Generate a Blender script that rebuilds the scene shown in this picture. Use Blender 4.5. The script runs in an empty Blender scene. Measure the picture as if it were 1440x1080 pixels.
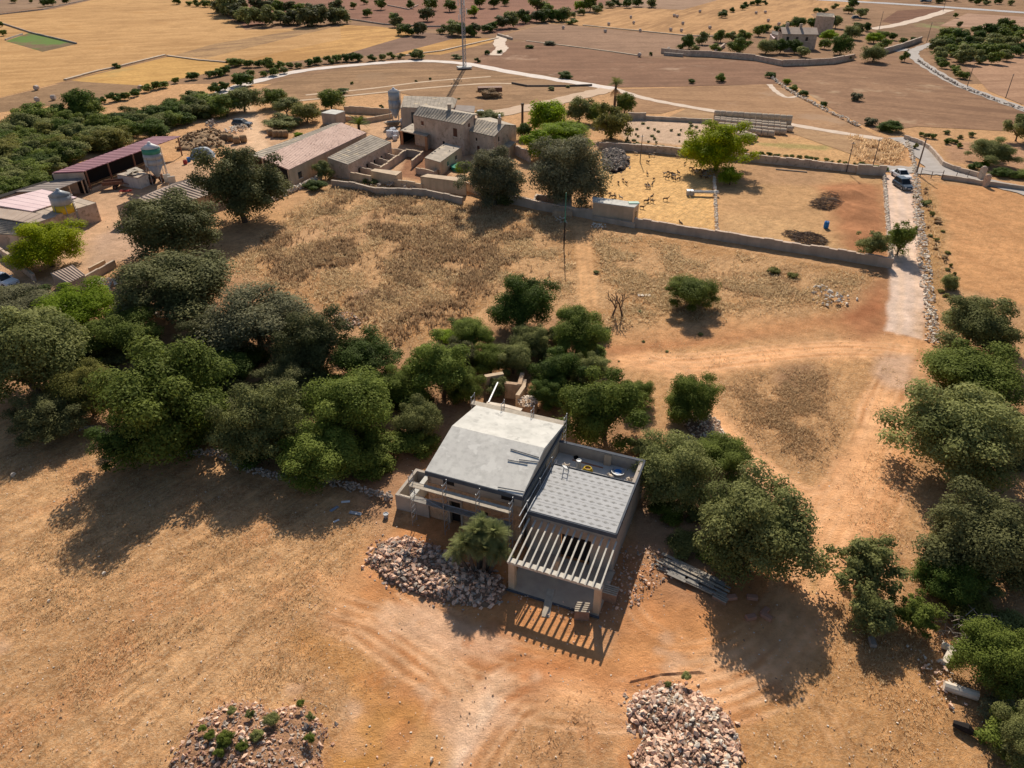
import bpy, bmesh, math, random
import numpy as np
from mathutils import Vector, Matrix
random.seed(7); RNG = np.random.default_rng(7)
R_ = math.radians
scn = bpy.context.scene

# ------------------------------------------------------------------ camera, world, sun, exposure
CAM_H, PITCH, FPX = 40.0, 32.5, 1028.0
cam = bpy.data.cameras.new('camera'); camo = bpy.data.objects.new('camera', cam)
scn.collection.objects.link(camo); scn.camera = camo
camo.location = (0, 0, CAM_H); camo.rotation_euler = (R_(90 - PITCH), 0, 0)
cam.sensor_width = 36; cam.lens = 36 * FPX / 1440; cam.clip_end = 20000; cam.clip_start = 0.5
w = bpy.data.worlds.new('World'); scn.world = w; w.use_nodes = True
nt = w.node_tree; bg = nt.nodes['Background']
sky = nt.nodes.new('ShaderNodeTexSky'); sky.sky_type = 'NISHITA'; sky.sun_disc = False
SUN_EL, SUN_AZ = 37.0, 2.5                 # azimuth east of +Y
sky.sun_elevation = R_(SUN_EL); sky.sun_rotation = R_(SUN_AZ)
nt.links.new(sky.outputs[0], bg.inputs[0]); bg.inputs[1].default_value = 0.075
sl = bpy.data.lights.new('sun', 'SUN'); so = bpy.data.objects.new('sun', sl); scn.collection.objects.link(so)
sl.energy = 5.0; sl.angle = R_(0.5); sl.color = (1.0, 0.93, 0.82)
so.rotation_euler = (-R_(90 - SUN_EL), 0, -R_(SUN_AZ)); sl.color = (1.0, 0.90, 0.76); so.location = (0, 300, 200)
scn.view_settings.view_transform = 'Standard'; scn.view_settings.look = 'None'
scn.view_settings.exposure = 0.2; scn.view_settings.gamma = 1
scn.render.film_transparent = False

# ------------------------------------------------------------------ survey: a ray of the camera met with a level plane
_c, _s = math.cos(R_(PITCH)), math.sin(R_(PITCH))
def g(px, py, h=0.0):
    a = (px - 720) / FPX; b = (540 - py) / FPX
    t = (h - CAM_H) / (-_s + b * _c)
    return Vector((a * t, (_c + b * _s) * t, h))
def depth(p): return p.y * _c - (p.z - CAM_H) * _s

# ------------------------------------------------------------------ noise for numpy arrays
_tab = RNG.random((8, 256, 256))
def vn(x, y, s, k=0):
    x = x / s + 1000.3 * (k + 1); y = y / s + 517.7 * (k + 1)
    xi = np.floor(x).astype(int); yi = np.floor(y).astype(int); fx = x - xi; fy = y - yi
    fx = fx * fx * (3 - 2 * fx); fy = fy * fy * (3 - 2 * fy); T = _tab[k % 8]
    a = T[xi & 255, yi & 255]; b = T[(xi + 1) & 255, yi & 255]; c = T[xi & 255, (yi + 1) & 255]; d = T[(xi + 1) & 255, (yi + 1) & 255]
    return (a * (1 - fx) + b * fx) * (1 - fy) + (c * (1 - fx) + d * fx) * fy
def fbm(x, y, s, k=0, o=4):
    r = 0; a = .5; t = 0
    for i in range(o): r = r + a * vn(x, y, s, k + i); t += a; a *= .55; s /= 2.1
    return r / t

# ------------------------------------------------------------------ materials
def nodes(name):
    m = bpy.data.materials.new(name); m.use_nodes = True
    n = m.node_tree; return m, n, n.nodes['Principled BSDF']
def N(n, t, **kw):
    o = n.nodes.new(t)
    for k, v in kw.items():
        if k.startswith('i_'): o.inputs[int(k[2:])].default_value = v
        else: setattr(o, k, v)
    return o
def ramp(n, fac, stops):
    r = n.nodes.new('ShaderNodeValToRGB'); e = r.color_ramp.elements
    while len(e) < len(stops): e.new(0.5)
    for el, (p, c) in zip(e, stops): el.position = p; el.color = (*c, 1) if len(c) == 3 else c
    n.links.new(fac, r.inputs[0]); return r.outputs[0]
def noise(n, co, scale, detail=4, rough=.6):
    o = N(n, 'ShaderNodeTexNoise'); o.inputs['Scale'].default_value = scale; o.inputs['Detail'].default_value = detail
    o.inputs['Roughness'].default_value = rough; n.links.new(co, o.inputs['Vector']); return o.outputs[0]
def mixc(n, f, a, b, mode='MIX'):
    o = N(n, 'ShaderNodeMix', data_type='RGBA', blend_type=mode)
    for s, v in ((0, f), (6, a), (7, b)):
        if isinstance(v, (int, float)): o.inputs[s].default_value = v
        elif isinstance(v, tuple): o.inputs[s].default_value = (*v, 1)
        else: n.links.new(v, o.inputs[s])
    return o.outputs[2]
def bumpit(n, b, h, dist=.05, st=.6):
    o = N(n, 'ShaderNodeBump'); o.inputs['Strength'].default_value = st; o.inputs['Distance'].default_value = dist
    n.links.new(h, o.inputs['Height']); n.links.new(o.outputs[0], b.inputs['Normal'])
def mat(name, col, col2=None, scale=1.0, rough=.9, metal=0, spots=None, bump=.02, streak=None):
    """col / col2 blended by a noise field; spots = (colour, scale, threshold) of wear."""
    m, n, b = nodes(name)
    co = N(n, 'ShaderNodeTexCoord').outputs['Object']
    col2 = col2 or tuple(c * .72 for c in col)
    f = noise(n, co, scale)
    c = ramp(n, f, [(.32, col2), (.66, col)])
    if streak:
        mp = N(n, 'ShaderNodeMapping'); mp.inputs['Scale'].default_value = (streak, streak, streak * .08)
        n.links.new(co, mp.inputs[0]); f2 = noise(n, mp.outputs[0], 1, 3)
        c = mixc(n, ramp(n, f2, [(.45, (0, 0, 0)), (.7, (.45, .45, .45))]), c, tuple(x * .55 for x in col))
    if spots:
        f3 = noise(n, co, spots[1], 3)
        t = spots[2]; c = mixc(n, ramp(n, f3, [(t, (0, 0, 0)), (t + .06, (1, 1, 1))]), c, spots[0])
    n.links.new(c, b.inputs['Base Color']); b.inputs['Roughness'].default_value = rough; b.inputs['Metallic'].default_value = metal
    b.inputs['Specular IOR Level'].default_value = .25
    if bump: bumpit(n, b, noise(n, co, scale * 5, 4), bump, .5)
    return m
def leafmat(name, ca, cb, trans=.25):
    m, n, b = nodes(name)
    at = N(n, 'ShaderNodeAttribute', attribute_name='tone'); oi = N(n, 'ShaderNodeObjectInfo')
    c = ramp(n, at.outputs['Fac'], [(.0, ca), (1., cb)])
    mr = N(n, 'ShaderNodeMapRange'); n.links.new(oi.outputs['Random'], mr.inputs[0]); mr.inputs[3].default_value = .82; mr.inputs[4].default_value = 1.2
    hs = N(n, 'ShaderNodeHueSaturation'); n.links.new(c, hs.inputs['Color']); n.links.new(mr.outputs[0], hs.inputs['Value'])
    n.links.new(hs.outputs[0], b.inputs['Base Color']); b.inputs['Roughness'].default_value = .7; b.inputs['Specular IOR Level'].default_value = .08
    tr = N(n, 'ShaderNodeBsdfTranslucent'); n.links.new(hs.outputs[0], tr.inputs[0])
    mx = N(n, 'ShaderNodeMixShader'); mx.inputs[0].default_value = trans
    out = n.nodes['Material Output']; n.links.new(b.outputs[0], mx.inputs[1]); n.links.new(tr.outputs[0], mx.inputs[2]); n.links.new(mx.outputs[0], out.inputs[0])
    return m
def fieldmat(name, c1, c2, ang, period, contrast=.5, patch=None, soft=.5):
    """dry field: c1/c2 rows at angle ang (deg) and period (m), mottled, optional patches of a third colour"""
    m, n, b = nodes(name)
    c1, c2 = [tuple(a * k for a, k in zip(q, (.97, .86, .74) if c1[0] > .5 else (.86, .76, .68))) for q in (c1, c2)]
    co = N(n, 'ShaderNodeTexCoord').outputs['Object']
    mp = N(n, 'ShaderNodeMapping'); mp.inputs['Rotation'].default_value = (0, 0, -R_(ang)); mp.inputs['Scale'].default_value = (1, 1, 1)
    n.links.new(co, mp.inputs[0])
    sc = N(n, 'ShaderNodeMapping'); sc.inputs['Scale'].default_value = (.02, 1. / period, 1); n.links.new(mp.outputs[0], sc.inputs[0])
    f = noise(n, sc.outputs[0], 1.0, 3, .7)
    big = noise(n, co, .018, 5, .6); fine = noise(n, co, .9, 4, .75); med = noise(n, co, .12, 4, .7)
    mid = tuple((a + b_) / 2 for a, b_ in zip(c1, c2))
    rows = ramp(n, f, [(.46 - .06 * (1.1 - contrast), tuple(x * .85 for x in c2)), (.54 + .06 * (1.1 - contrast), c1)])
    c = mixc(n, min(1, contrast + .35), mid, rows)
    c = mixc(n, ramp(n, big, [(.35, (0, 0, 0)), (.68, (.75, .75, .75))]), c, tuple(x * 1.18 for x in c1))
    c = mixc(n, ramp(n, med, [(.46, (0, 0, 0)), (.7, (.6, .6, .6))]), c, tuple(x * .72 for x in c2))
    c = mixc(n, ramp(n, fine, [(.42, (0, 0, 0)), (.65, (.45, .45, .45))]), c, tuple(x * .66 for x in c2))
    if patch: c = mixc(n, ramp(n, noise(n, co, .035, 5, .65), [(patch[1], (0, 0, 0)), (patch[1] + .08, (.8, .8, .8))]), c, patch[0])
    n.links.new(c, b.inputs['Base Color']); b.inputs['Roughness'].default_value = 1; b.inputs['Specular IOR Level'].default_value = .05
    bumpit(n, b, fine, .3, .5)
    return m

M = {}
M['concrete'] = mat('pale_concrete', (.64, .62, .57), (.50, .49, .45), .45, spots=((.42, .41, .38), 1.0, .58), streak=1.2)
M['concrete_new'] = mat('fresh_concrete', (.64, .62, .57), (.57, .55, .51), .5, spots=((.67, .65, .60), .8, .57), streak=2)
M['render'] = mat('grey_render', (.44, .38, .32), (.35, .30, .25), 1.2)
M['fascia'] = mat('dark_bitumen_edge', (.10, .11, .13), (.07, .08, .1), 2)
M['block'] = mat('sandstone_block', (.60, .46, .32), (.50, .37, .25), 1.5)
M['terrace'] = mat('dusty_floor', (.74, .68, .60), (.58, .53, .46), 1.0, spots=((.55, .52, .46), 2, .6))
M['membrane'] = mat('white_membrane', (.45, .45, .45), (.40, .40, .40), 1.5, rough=.8, spots=((.39, .38, .37), 3.0, .63))
M['print'] = mat('grey_print', (.32, .315, .30), (.28, .275, .265), 4, bump=0)
M['rafter'] = mat('concrete_rafter', (.62, .58, .50), (.5, .46, .4), 3)
M['plank'] = mat('weathered_plank', (.50, .43, .34), (.36, .31, .25), 2.5, streak=4)
M['plank_grey'] = mat('grey_plank', (.33, .31, .28), (.22, .20, .18), 2.5, streak=4)
M['steel'] = mat('galvanised_tube', (.42, .44, .47), (.28, .29, .31), 4, rough=.5, metal=.5)
M['rust'] = mat('rusty_steel', (.25, .12, .07), (.14, .07, .05), 4, rough=.8)
M['stonewall'] = mat('rubble_masonry', (.54, .38, .25), (.38, .25, .16), 2.2, bump=.08)
M['farmwall'] = mat('farm_plaster', (.64, .50, .39), (.46, .34, .26), .7, streak=.9, spots=((.36, .27, .2), 1.6, .58), bump=.06)
M['farmwall2'] = mat('grey_farm_plaster', (.54, .44, .35), (.40, .32, .25), .5, streak=.8)
M['block2'] = mat('sand_block_wall', (.60, .46, .32), (.48, .36, .25), .7, streak=1)
M['roof_grey'] = mat('weathered_grey_tiles', (.46, .39, .31), (.27, .23, .185), .8, spots=((.58, .47, .32), .7, .60), bump=.05)
M['roof_pink'] = mat('pink_clay_tiles', (.76, .54, .44), (.60, .41, .33), .4, spots=((.28, .18, .14), .9, .66))
M['roof_maroon'] = mat('maroon_sheet', (.34, .15, .18), (.28, .125, .15), .3, rough=.6)
M['roof_rose'] = mat('rose_sheet', (.76, .58, .57), (.68, .50, .50), .3, rough=.7)
M['roof_brown'] = mat('brown_fibre_sheet', (.50, .39, .31), (.38, .29, .23), .4)
M['roof_dark'] = mat('dark_fibre_sheet', (.30, .25, .22), (.22, .18, .16), .5)
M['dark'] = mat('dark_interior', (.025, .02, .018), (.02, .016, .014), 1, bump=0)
M['shutter'] = mat('brown_shutter', (.16, .07, .045), None, 2)
M['glass'] = mat('window_dark_glass', (.03, .035, .04), (.02, .025, .03), 1, rough=.15, bump=0)
M['white'] = mat('white_paint', (.78, .78, .78), (.68, .68, .68), 1, rough=.5)
M['bag'] = mat('white_bag_fabric', (.70, .72, .76), (.55, .57, .62), 2)
M['green'] = mat('green_net', (.05, .30, .20), (.04, .22, .15), 2)
M['blue'] = mat('blue_plastic', (.02, .20, .55), (.015, .15, .42), 3, rough=.4)
M['tarp'] = mat('blue_grey_tarp', (.30, .35, .42), (.2, .24, .3), 1, rough=.6)
M['red'] = mat('faded_red_paint', (.38, .06, .05), None, 3)
M['yellow'] = mat('yellow_paint', (.70, .48, .03), (.6, .4, .03), 1, rough=.5)
M['silo'] = mat('grey_fibreglass', (.40, .43, .46), (.33, .35, .38), .8, rough=.4, streak=1)
M['silo_low'] = mat('cream_fibreglass', (.50, .42, .30), (.42, .35, .25), .8, rough=.5)
M['silo_green'] = mat('green_band', (.05, .26, .20), None, 1, rough=.5)
M['stone'] = mat('quarried_stone', (.84, .57, .41), (.64, .40, .28), 1.5, spots=((.80, .70, .58), .9, .57))
M['stone_pale'] = mat('pale_limestone', (.80, .71, .59), (.64, .54, .43), 1.2)
M['stone_dark'] = mat('grey_fieldstone', (.46, .38, .32), (.28, .23, .19), 1.2, spots=((.5, .45, .4), 1., .6))
M['stone_red'] = mat('red_clay_block', (.46, .24, .16), (.36, .18, .12), 2)
M['soil_red'] = mat('red_soil', (.40, .22, .12), (.24, .125, .065), 1.6, bump=.3)
M['soil_brown'] = mat('brown_soil', (.27, .17, .11), (.18, .11, .07), .8, bump=.1)
M['bark'] = mat('bark', (.14, .10, .075), (.09, .065, .05), 3, bump=.05)
M['hay'] = mat('weathered_hay', (.60, .48, .36), (.42, .33, .24), 1.5, bump=.08)
M['hay_brown'] = mat('brown_hay', (.36, .23, .12), (.24, .15, .08), 1.5, bump=.08)
M['hay_far'] = mat('grey_hay_bale', (.62, .52, .44), (.5, .4, .34), 1)
M['goat_dark'] = mat('dark_brown_wool', (.11, .065, .04), (.06, .035, .025), 5)
M['goat_mid'] = mat('mottled_brown_wool', (.20, .12, .07), (.05, .03, .02), 3)
M['goat_pale'] = mat('cream_wool', (.50, .42, .32), (.36, .28, .2), 4)
M['brush'] = mat('dead_branches', (.20, .14, .105), (.12, .085, .06), 3)
M['branch_pale'] = mat('dead_pale_branches', (.40, .33, .27), (.3, .24, .2), 3)
M['road'] = mat('pale_worn_asphalt', (.42, .38, .35), (.34, .30, .27), .5)
M['highway'] = mat('bleached_asphalt', (.40, .39, .40), (.35, .34, .35), .3)
M['tyre'] = mat('tyre_rubber', (.03, .03, .03), None, 4)
M['car_white'] = mat('white_car_paint', (.75, .76, .78), (.7, .71, .73), 1, rough=.25, bump=0)
M['car_grey'] = mat('slate_car_paint', (.10, .13, .16), (.09, .115, .145), 1, rough=.25, metal=.4, bump=0)
M['lamp'] = mat('headlamp_lens', (.6, .62, .65), None, 1, rough=.15, bump=0)
M['wood'] = mat('old_pole_wood', (.20, .15, .12), (.14, .11, .09), 3)
M['pallet'] = mat('pallet_wood', (.36, .22, .15), (.26, .16, .11), 4)
M['orange'] = mat('orange_brick', (.50, .24, .12), (.4, .19, .1), 2)
L = {}
L['olive'] = leafmat('olive_leaf', (0.125, 0.14, 0.042), (0.31, 0.32, 0.115), 0.35)
L['green'] = leafmat('mid_green_leaf', (0.085, 0.12, 0.018), (0.235, 0.28, 0.055), 0.34)
L['bright'] = leafmat('fresh_green_leaf', (0.14, 0.22, 0.01), (0.32, 0.42, 0.03), 0.5)
L['lime'] = leafmat('yellow_green_leaf', (0.18, 0.24, 0.006), (0.42, 0.46, 0.012), 0.42)
L['dark'] = leafmat('dark_oak_leaf', (0.075, 0.08, 0.03), (0.17, 0.17, 0.065), 0.25)
L['grey'] = leafmat('grey_green_leaf', (0.12, 0.118, 0.06), (0.25, 0.24, 0.13), 0.3)
L['deep'] = leafmat('deep_green_leaf', (0.045, 0.075, 0.014), (0.13, 0.185, 0.035), 0.32)
L['yellowish'] = leafmat('yellowing_leaf', (.15, .15, .035), (.28, .26, .07), .4)
L['weed'] = leafmat('dry_weed', (0.55, 0.4, 0.22), (0.86, 0.67, 0.42), 0.5)
L['weed_brown'] = leafmat('brown_weed', (0.44, 0.3, 0.165), (0.74, 0.54, 0.33), 0.5)
L['weed_dark'] = leafmat('dark_thistle', (.27, .175, .10), (.50, .35, .21), .45)
L['agave'] = leafmat('palm_frond', (0.2, 0.235, 0.08), (0.38, 0.4, 0.18), 0.4)

# ------------------------------------------------------------------ mesh helpers
def link(o): scn.collection.objects.link(o); return o
def fastmesh(name, V, F, tone=None):
    """V: (n,3) array, F: (m,k) array of equal-size faces"""
    V = np.asarray(V, np.float32); F = np.asarray(F, np.int32); m, k = F.shape
    me = bpy.data.meshes.new(name); me.vertices.add(len(V)); me.vertices.foreach_set('co', V.ravel())
    me.loops.add(m * k); me.loops.foreach_set('vertex_index', F.ravel())
    me.polygons.add(m); me.polygons.foreach_set('loop_start', np.arange(m, dtype=np.int32) * k)
    me.update(calc_edges=True)
    if tone is not None:
        a = me.attributes.new('tone', 'FLOAT', 'FACE'); a.data.foreach_set('value', np.asarray(tone, np.float32))
    return me
class MB:
    def __init__(s): s.v = []; s.f = []
    def add(s, vs, fs):
        n = len(s.v); s.v += [tuple(v) for v in vs]; s.f += [tuple(i + n for i in f) for f in fs]; return s
    def hexa(s, b, t):                       # bottom 4, top 4 points (same order)
        return s.add(list(b) + list(t), [(3, 2, 1, 0), (4, 5, 6, 7), (0, 1, 5, 4), (1, 2, 6, 5), (2, 3, 7, 6), (3, 0, 4, 7)])
    def box(s, x0, x1, y0, y1, z0, z1):
        return s.hexa([(x0, y0, z0), (x1, y0, z0), (x1, y1, z0), (x0, y1, z0)], [(x0, y0, z1), (x1, y0, z1), (x1, y1, z1), (x0, y1, z1)])
    def bar(s, p, q, w=.1, h=None, up=(0, 0, 1)):
        p = Vector(p); q = Vector(q); h = h or w; d = (q - p).normalized(); u = Vector(up)
        if abs(d.dot(u)) > .95: u = Vector((1, 0, 0))
        a = d.cross(u).normalized() * w / 2; b = a.cross(d).normalized() * h / 2
        return s.hexa([p - a - b, p + a - b, p + a + b, p - a + b], [q - a - b, q + a - b, q + a + b, q - a + b])
    def tube(s, pts, rad, n=6):
        pts = [Vector(p) for p in pts]; rings = []
        if not hasattr(rad, '__len__'): rad = [rad] * len(pts)
        for i, p in enumerate(pts):
            d = (pts[min(i + 1, len(pts) - 1)] - pts[max(i - 1, 0)]).normalized(); u = Vector((0, 0, 1)) if abs(d.z) < .9 else Vector((1, 0, 0))
            a = d.cross(u).normalized(); b = a.cross(d)
            rings.append([p + (a * math.cos(t) + b * math.sin(t)) * rad[i] for t in [2 * math.pi * k / n for k in range(n)]])
        vs = [v for r in rings for v in r]; fs = []
        for i in range(len(pts) - 1):
            for k in range(n): fs.append((i * n + k, i * n + (k + 1) % n, (i + 1) * n + (k + 1) % n, (i + 1) * n + k))
        fs += [tuple(range(n))[::-1], tuple((len(pts) - 1) * n + k for k in range(n))]
        return s.add(vs, fs)
    def lathe(s, c, prof, n=16):
        vs = []; fs = []
        for r, z in prof:
            for k in range(n): t = 2 * math.pi * k / n; vs.append((c[0] + r * math.cos(t), c[1] + r * math.sin(t), c[2] + z))
        for i in range(len(prof) - 1):
            for k in range(n): fs.append((i * n + k, i * n + (k + 1) % n, (i + 1) * n + (k + 1) % n, (i + 1) * n + k))
        fs.append(tuple(range(n))[::-1]); fs.append(tuple((len(prof) - 1) * n + k for k in range(n)))
        return s.add(vs, fs)
    def slab(s, pts, th):                    # polygon of 3-D points, extruded down by th
        n = len(pts); t = [Vector(p) for p in pts]; b = [p - Vector((0, 0, th)) for p in t]
        return s.add(t + b, [tuple(range(n)), tuple(range(2 * n - 1, n - 1, -1))] + [(i, i + n, (i + 1) % n + n, (i + 1) % n) for i in range(n)])
    def mesh(s, name):
        me = bpy.data.meshes.new(name); me.from_pydata(s.v, [], s.f)
        bm = bmesh.new(); bm.from_mesh(me); bmesh.ops.recalc_face_normals(bm, faces=bm.faces); bm.to_mesh(me); bm.free()
        return me
    def build(s, name, m, parent=None, smooth=False):
        me = s.mesh(name); me.materials.append(m)
        if smooth:
            for p in me.polygons: p.use_smooth = True
        o = bpy.data.objects.new(name, me); link(o)
        if parent: o.parent = parent
        return o
def tag(o, label=None, cat=None, group=None, kind=None):
    if label: o['label'] = label
    if cat: o['category'] = cat
    if group: o['group'] = group
    if kind: o['kind'] = kind
    return o
def empty(name, loc=(0, 0, 0), rz=0, label=None, cat=None, group=None):
    o = bpy.data.objects.new(name, None); o.location = loc; o.rotation_euler = (0, 0, rz); o.empty_display_size = .3
    return tag(link(o), label, cat, group)
def inst(name, me, loc, rot=(0, 0, 0), sc=(1, 1, 1), parent=None, m=None):
    o = bpy.data.objects.new(name, me); o.location = loc; o.rotation_euler = rot; o.scale = sc; link(o)
    if parent: o.parent = parent
    if m is not None and me.materials:
        o.material_slots[0].link = 'OBJECT'; o.material_slots[0].material = m
    return o

# ------------------------------------------------------------------ ground
def sdf_poly(X, Y, P):
    d = np.full(X.shape, 1e9); ins = np.zeros(X.shape, bool)
    for i in range(len(P)):
        ax, ay = P[i]; bx, by = P[(i + 1) % len(P)]; ex, ey = bx - ax, by - ay
        wx, wy = X - ax, Y - ay; t = np.clip((wx * ex + wy * ey) / (ex * ex + ey * ey + 1e-9), 0, 1)
        d = np.minimum(d, np.hypot(wx - ex * t, wy - ey * t))
        c = ((ay <= Y) & (by > Y)) | ((by <= Y) & (ay > Y))
        xi = ax + (Y - ay) / (ey if abs(ey) > 1e-9 else 1e-9) * ex
        ins ^= c & (X < xi)
    return np.where(ins, -d, d)
def dist_line(X, Y, P):
    d = np.full(X.shape, 1e9)
    for i in range(len(P) - 1):
        ax, ay = P[i]; bx, by = P[i + 1]; ex, ey = bx - ax, by - ay
        wx, wy = X - ax, Y - ay; t = np.clip((wx * ex + wy * ey) / (ex * ex + ey * ey + 1e-9), 0, 1)
        d = np.minimum(d, np.hypot(wx - ex * t, wy - ey * t))
    return d
def W2(pts): return [tuple(g(x, y)[:2]) for x, y in pts]
def smooth_line(pts, k=8):
    P = [np.array(p, float) for p in pts]; P = [P[0]] + P + [P[-1]]; out = []
    for i in range(1, len(P) - 2):
        for j in range(k):
            t = j / k; a, b, c, d = P[i - 1], P[i], P[i + 1], P[i + 2]
            out.append(tuple(.5 * (2 * b + (c - a) * t + (2 * a - 5 * b + 4 * c - d) * t * t + (3 * b - a - 3 * c + d) * t ** 3)))
    out.append(tuple(P[-1])); return out
def axis(segs):
    a = []
    for lo, hi, st in segs: a += list(np.arange(lo, hi, st))
    return a
ax = axis([(0, 32, .2), (32, 60, .33), (60, 100, .55), (100, 170, 1.2)]) + [170, 180, 200, 240, 300, 400, 600, 1000, 2000, 5000]
ax = np.array([-v for v in ax[:0:-1]] + ax)
ay = np.array([-3000, -500, -100, 0, 8] + axis([(14, 50, .2), (50, 76, .29), (76, 105, .45), (105, 170, .7), (170, 260, 1.4)]) + [262, 275, 300, 350, 450, 700, 1200, 2500, 6000])
X, Y = np.meshgrid(ax, ay)
wx = (fbm(X, Y, 3, 1) - .5) * 2.2; wy = (fbm(X, Y, 3, 2) - .5) * 2.2; XX, YY = X + wx, Y + wy
col = np.empty(X.shape + (4,)); col[...] = (.50, .34, .20, .5)
def paint(mask, c, straw=None):
    m = np.clip(mask, 0, 1)[..., None]; cc = np.array(list(c) + [straw if straw is not None else 0.])
    k = col.copy(); col[..., :3] = k[..., :3] * (1 - m) + cc[:3] * m
    if straw is not None: col[..., 3:] = k[..., 3:] * (1 - m) + cc[3] * m
def area(pts, c, straw=None, soft=1.2, op=1., warp=1.):
    d = sdf_poly(X + wx * warp, Y + wy * warp, W2(pts)); paint(op * np.clip(.5 - d / soft, 0, 1), c, straw)
def line(pts, wd, c, straw=None, soft=.6, op=1., warp=.35):
    d = dist_line(X + wx * warp, Y + wy * warp, smooth_line(W2(pts))); paint(op * np.clip((wd / 2 - d) / soft + .5, 0, 1), c, straw)
f1 = fbm(X, Y, 9, 3); f2 = fbm(X, Y, 2.2, 4)
# lower left stubble field with diagonal combing
area([(-300, 560), (0, 590), (330, 660), (560, 720), (560, 900), (470, 1200), (-300, 1200)], (.60, .41, .235), .9, 3)
th = R_(52); sU = X * math.cos(th) + Y * math.sin(th); sV = -X * math.sin(th) + Y * math.cos(th)
st = fbm(sU / 9, sV, .55, 5, 3)
paint(np.clip((st - .5) * 3, 0, .45) * (sdf_poly(X, Y, W2([(-300, 560), (0, 590), (560, 720), (900, 1200), (-300, 1200)])) < 0), (.30, .165, .075))
paint(np.clip((f1 - .52) * 4, 0, .6) * (Y < 60), (.44, .28, .15), .7)
paint(np.clip((fbm(X, Y, 5, 6) - .55) * 5, 0, .5) * (Y < 62), (.56, .32, .17))
# building yard and orange dirt
ORA = (.56, .31, .155); ORB = (.76, .49, .29)
area([(520, 760), (600, 720), (900, 760), (1130, 790), (1180, 900), (1130, 1000), (1200, 1200), (400, 1200), (500, 1020), (560, 930), (480, 850)], ORA, .1, 3)
area([(1130, 800), (1330, 940), (1440, 1200), (1000, 1200), (1050, 980)], (.54, .34, .17), .6, 3)
area([(700, 950), (860, 960), (890, 1100), (660, 1200), (620, 1020)], (.50, .32, .18), .5, 2)
# dry grass right and middle
area([(860, 480), (1240, 480), (1300, 560), (1330, 700), (1180, 830), (1120, 800), (1130, 700), (1010, 620), (900, 560)], (.50, .33, .18), .7, 2)
line([(1300, 480), (1270, 560), (1240, 640), (1200, 720), (1160, 800)], 5.5, (.60, .36, .20), .2, 2.5)
line([(850, 497), (960, 512), (1100, 500), (1200, 490), (1270, 490)], 4.2, ORB, .1, 2)
line([(950, 520), (1000, 570), (1050, 645), (1110, 690), (1165, 705), (1215, 650), (1240, 560)], 3.2, ORB, .1, 1.2)
for off in (-.7, .7):
    line([(950 + off * 14, 515), (1002 + off * 14, 570), (1054 + off * 12, 640), (1112, 686 - off * 14), (1165 - off * 8, 700 - off * 12), (1215 - off * 12, 640), (1238 - off * 12, 560)], .5, (.74, .52, .34), 0, .4, .75)
    line([(1210 + off * 14, 680), (1165 + off * 16, 770), (1140 + off * 16, 850), (1090, 925 + off * 18), (960, 962 + off * 16), (760, 935 + off * 16), (600, 890 + off * 16)], .6, (.72, .48, .30), 0, .5, .75)
line([(1215, 640), (1175, 730), (1140, 810), (1120, 880), (1060, 935), (930, 965), (740, 945)], 4.0, ORB, .05, 1.6)
line([(1148, 770), (1142, 830)], .5, (.64, .45, .25), .8, .4)
line([(740, 945), (660, 1010), (600, 1120)], 4.2, (.54, .31, .18), 0, 2)
line([(480, 870), (560, 915), (640, 980), (600, 1060), (500, 1140)], 2.6, (.55, .34, .2), 0, 1.5, .7)
line([(560, 900), (740, 925), (900, 945)], 3.0, (.53, .27, .13), 0, 1.5, .8)
def ruts(pts, offs, wd, c, op=.6):
    P = [np.array(p, float) for p in W2(pts)]
    for o in offs:
        Q = []
        for i, p in enumerate(P):
            d = P[min(i + 1, len(P) - 1)] - P[max(i - 1, 0)]; d = d / (np.hypot(*d) + 1e-9); Q.append((p[0] - d[1] * o, p[1] + d[0] * o))
        d_ = dist_line(X + wx * .15, Y + wy * .15, smooth_line(Q)); paint(op * np.clip((wd / 2 - d_) / .18 + .5, 0, 1) * np.clip(fbm(X, Y, 7, 6) * 3 - .7, 0, 1), c, 0)
RU, RD = (.78, .56, .38), (.44, .22, .10)
T1 = [(1290, 490), (1262, 560), (1238, 620), (1210, 680), (1178, 740), (1150, 800), (1130, 860), (1090, 915), (1000, 952), (860, 960), (740, 945), (620, 905), (540, 850)]
ruts(T1, (-2.6, -1.9, -1.2, -.2, .9, 1.6, 2.4, 3.3), .28, RU, .8); ruts(T1, (-2.2, -.7, .4, 1.25, 2.9), .25, RD, .5)
T2 = [(1285, 500), (1200, 492), (1100, 498), (960, 512), (860, 500)]
ruts(T2, (-2, -1.2, -.3, .5, 1.4), .28, RU, .7); ruts(T2, (-.8, .9), .25, RD, .5)
T3 = [(900, 505), (955, 530), (1002, 580), (1046, 640), (1090, 684), (1140, 705), (1185, 690), (1215, 640), (1240, 560)]
ruts(T3, (-1.7, -.9, -.1, .8, 1.6), .28, RU, .8); ruts(T3, (-.5, 1.2), .22, RD, .5)
T4 = [(1160, 780), (1060, 930), (900, 975), (760, 960), (690, 1000), (640, 1080), (610, 1150)]
ruts(T4, (-1.8, -1, -.2, .7, 1.5, 2.2), .26, RU, .8); ruts(T4, (-.6, .3, 1.8), .25, RD, .5)
T5 = [(420, 850), (520, 880), (610, 940), (640, 990), (590, 1070), (520, 1140)]
ruts(T5, (-1.6, -.8, 0, .8, 1.6), .25, RU, .6); ruts(T5, (-.4, 1.2), .25, RD, .5)
T6 = [(850, 800), (900, 880), (1000, 930), (1130, 960), (1200, 1060)]
ruts(T6, (-1, 0, 1.), .25, RU, .5)
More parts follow.
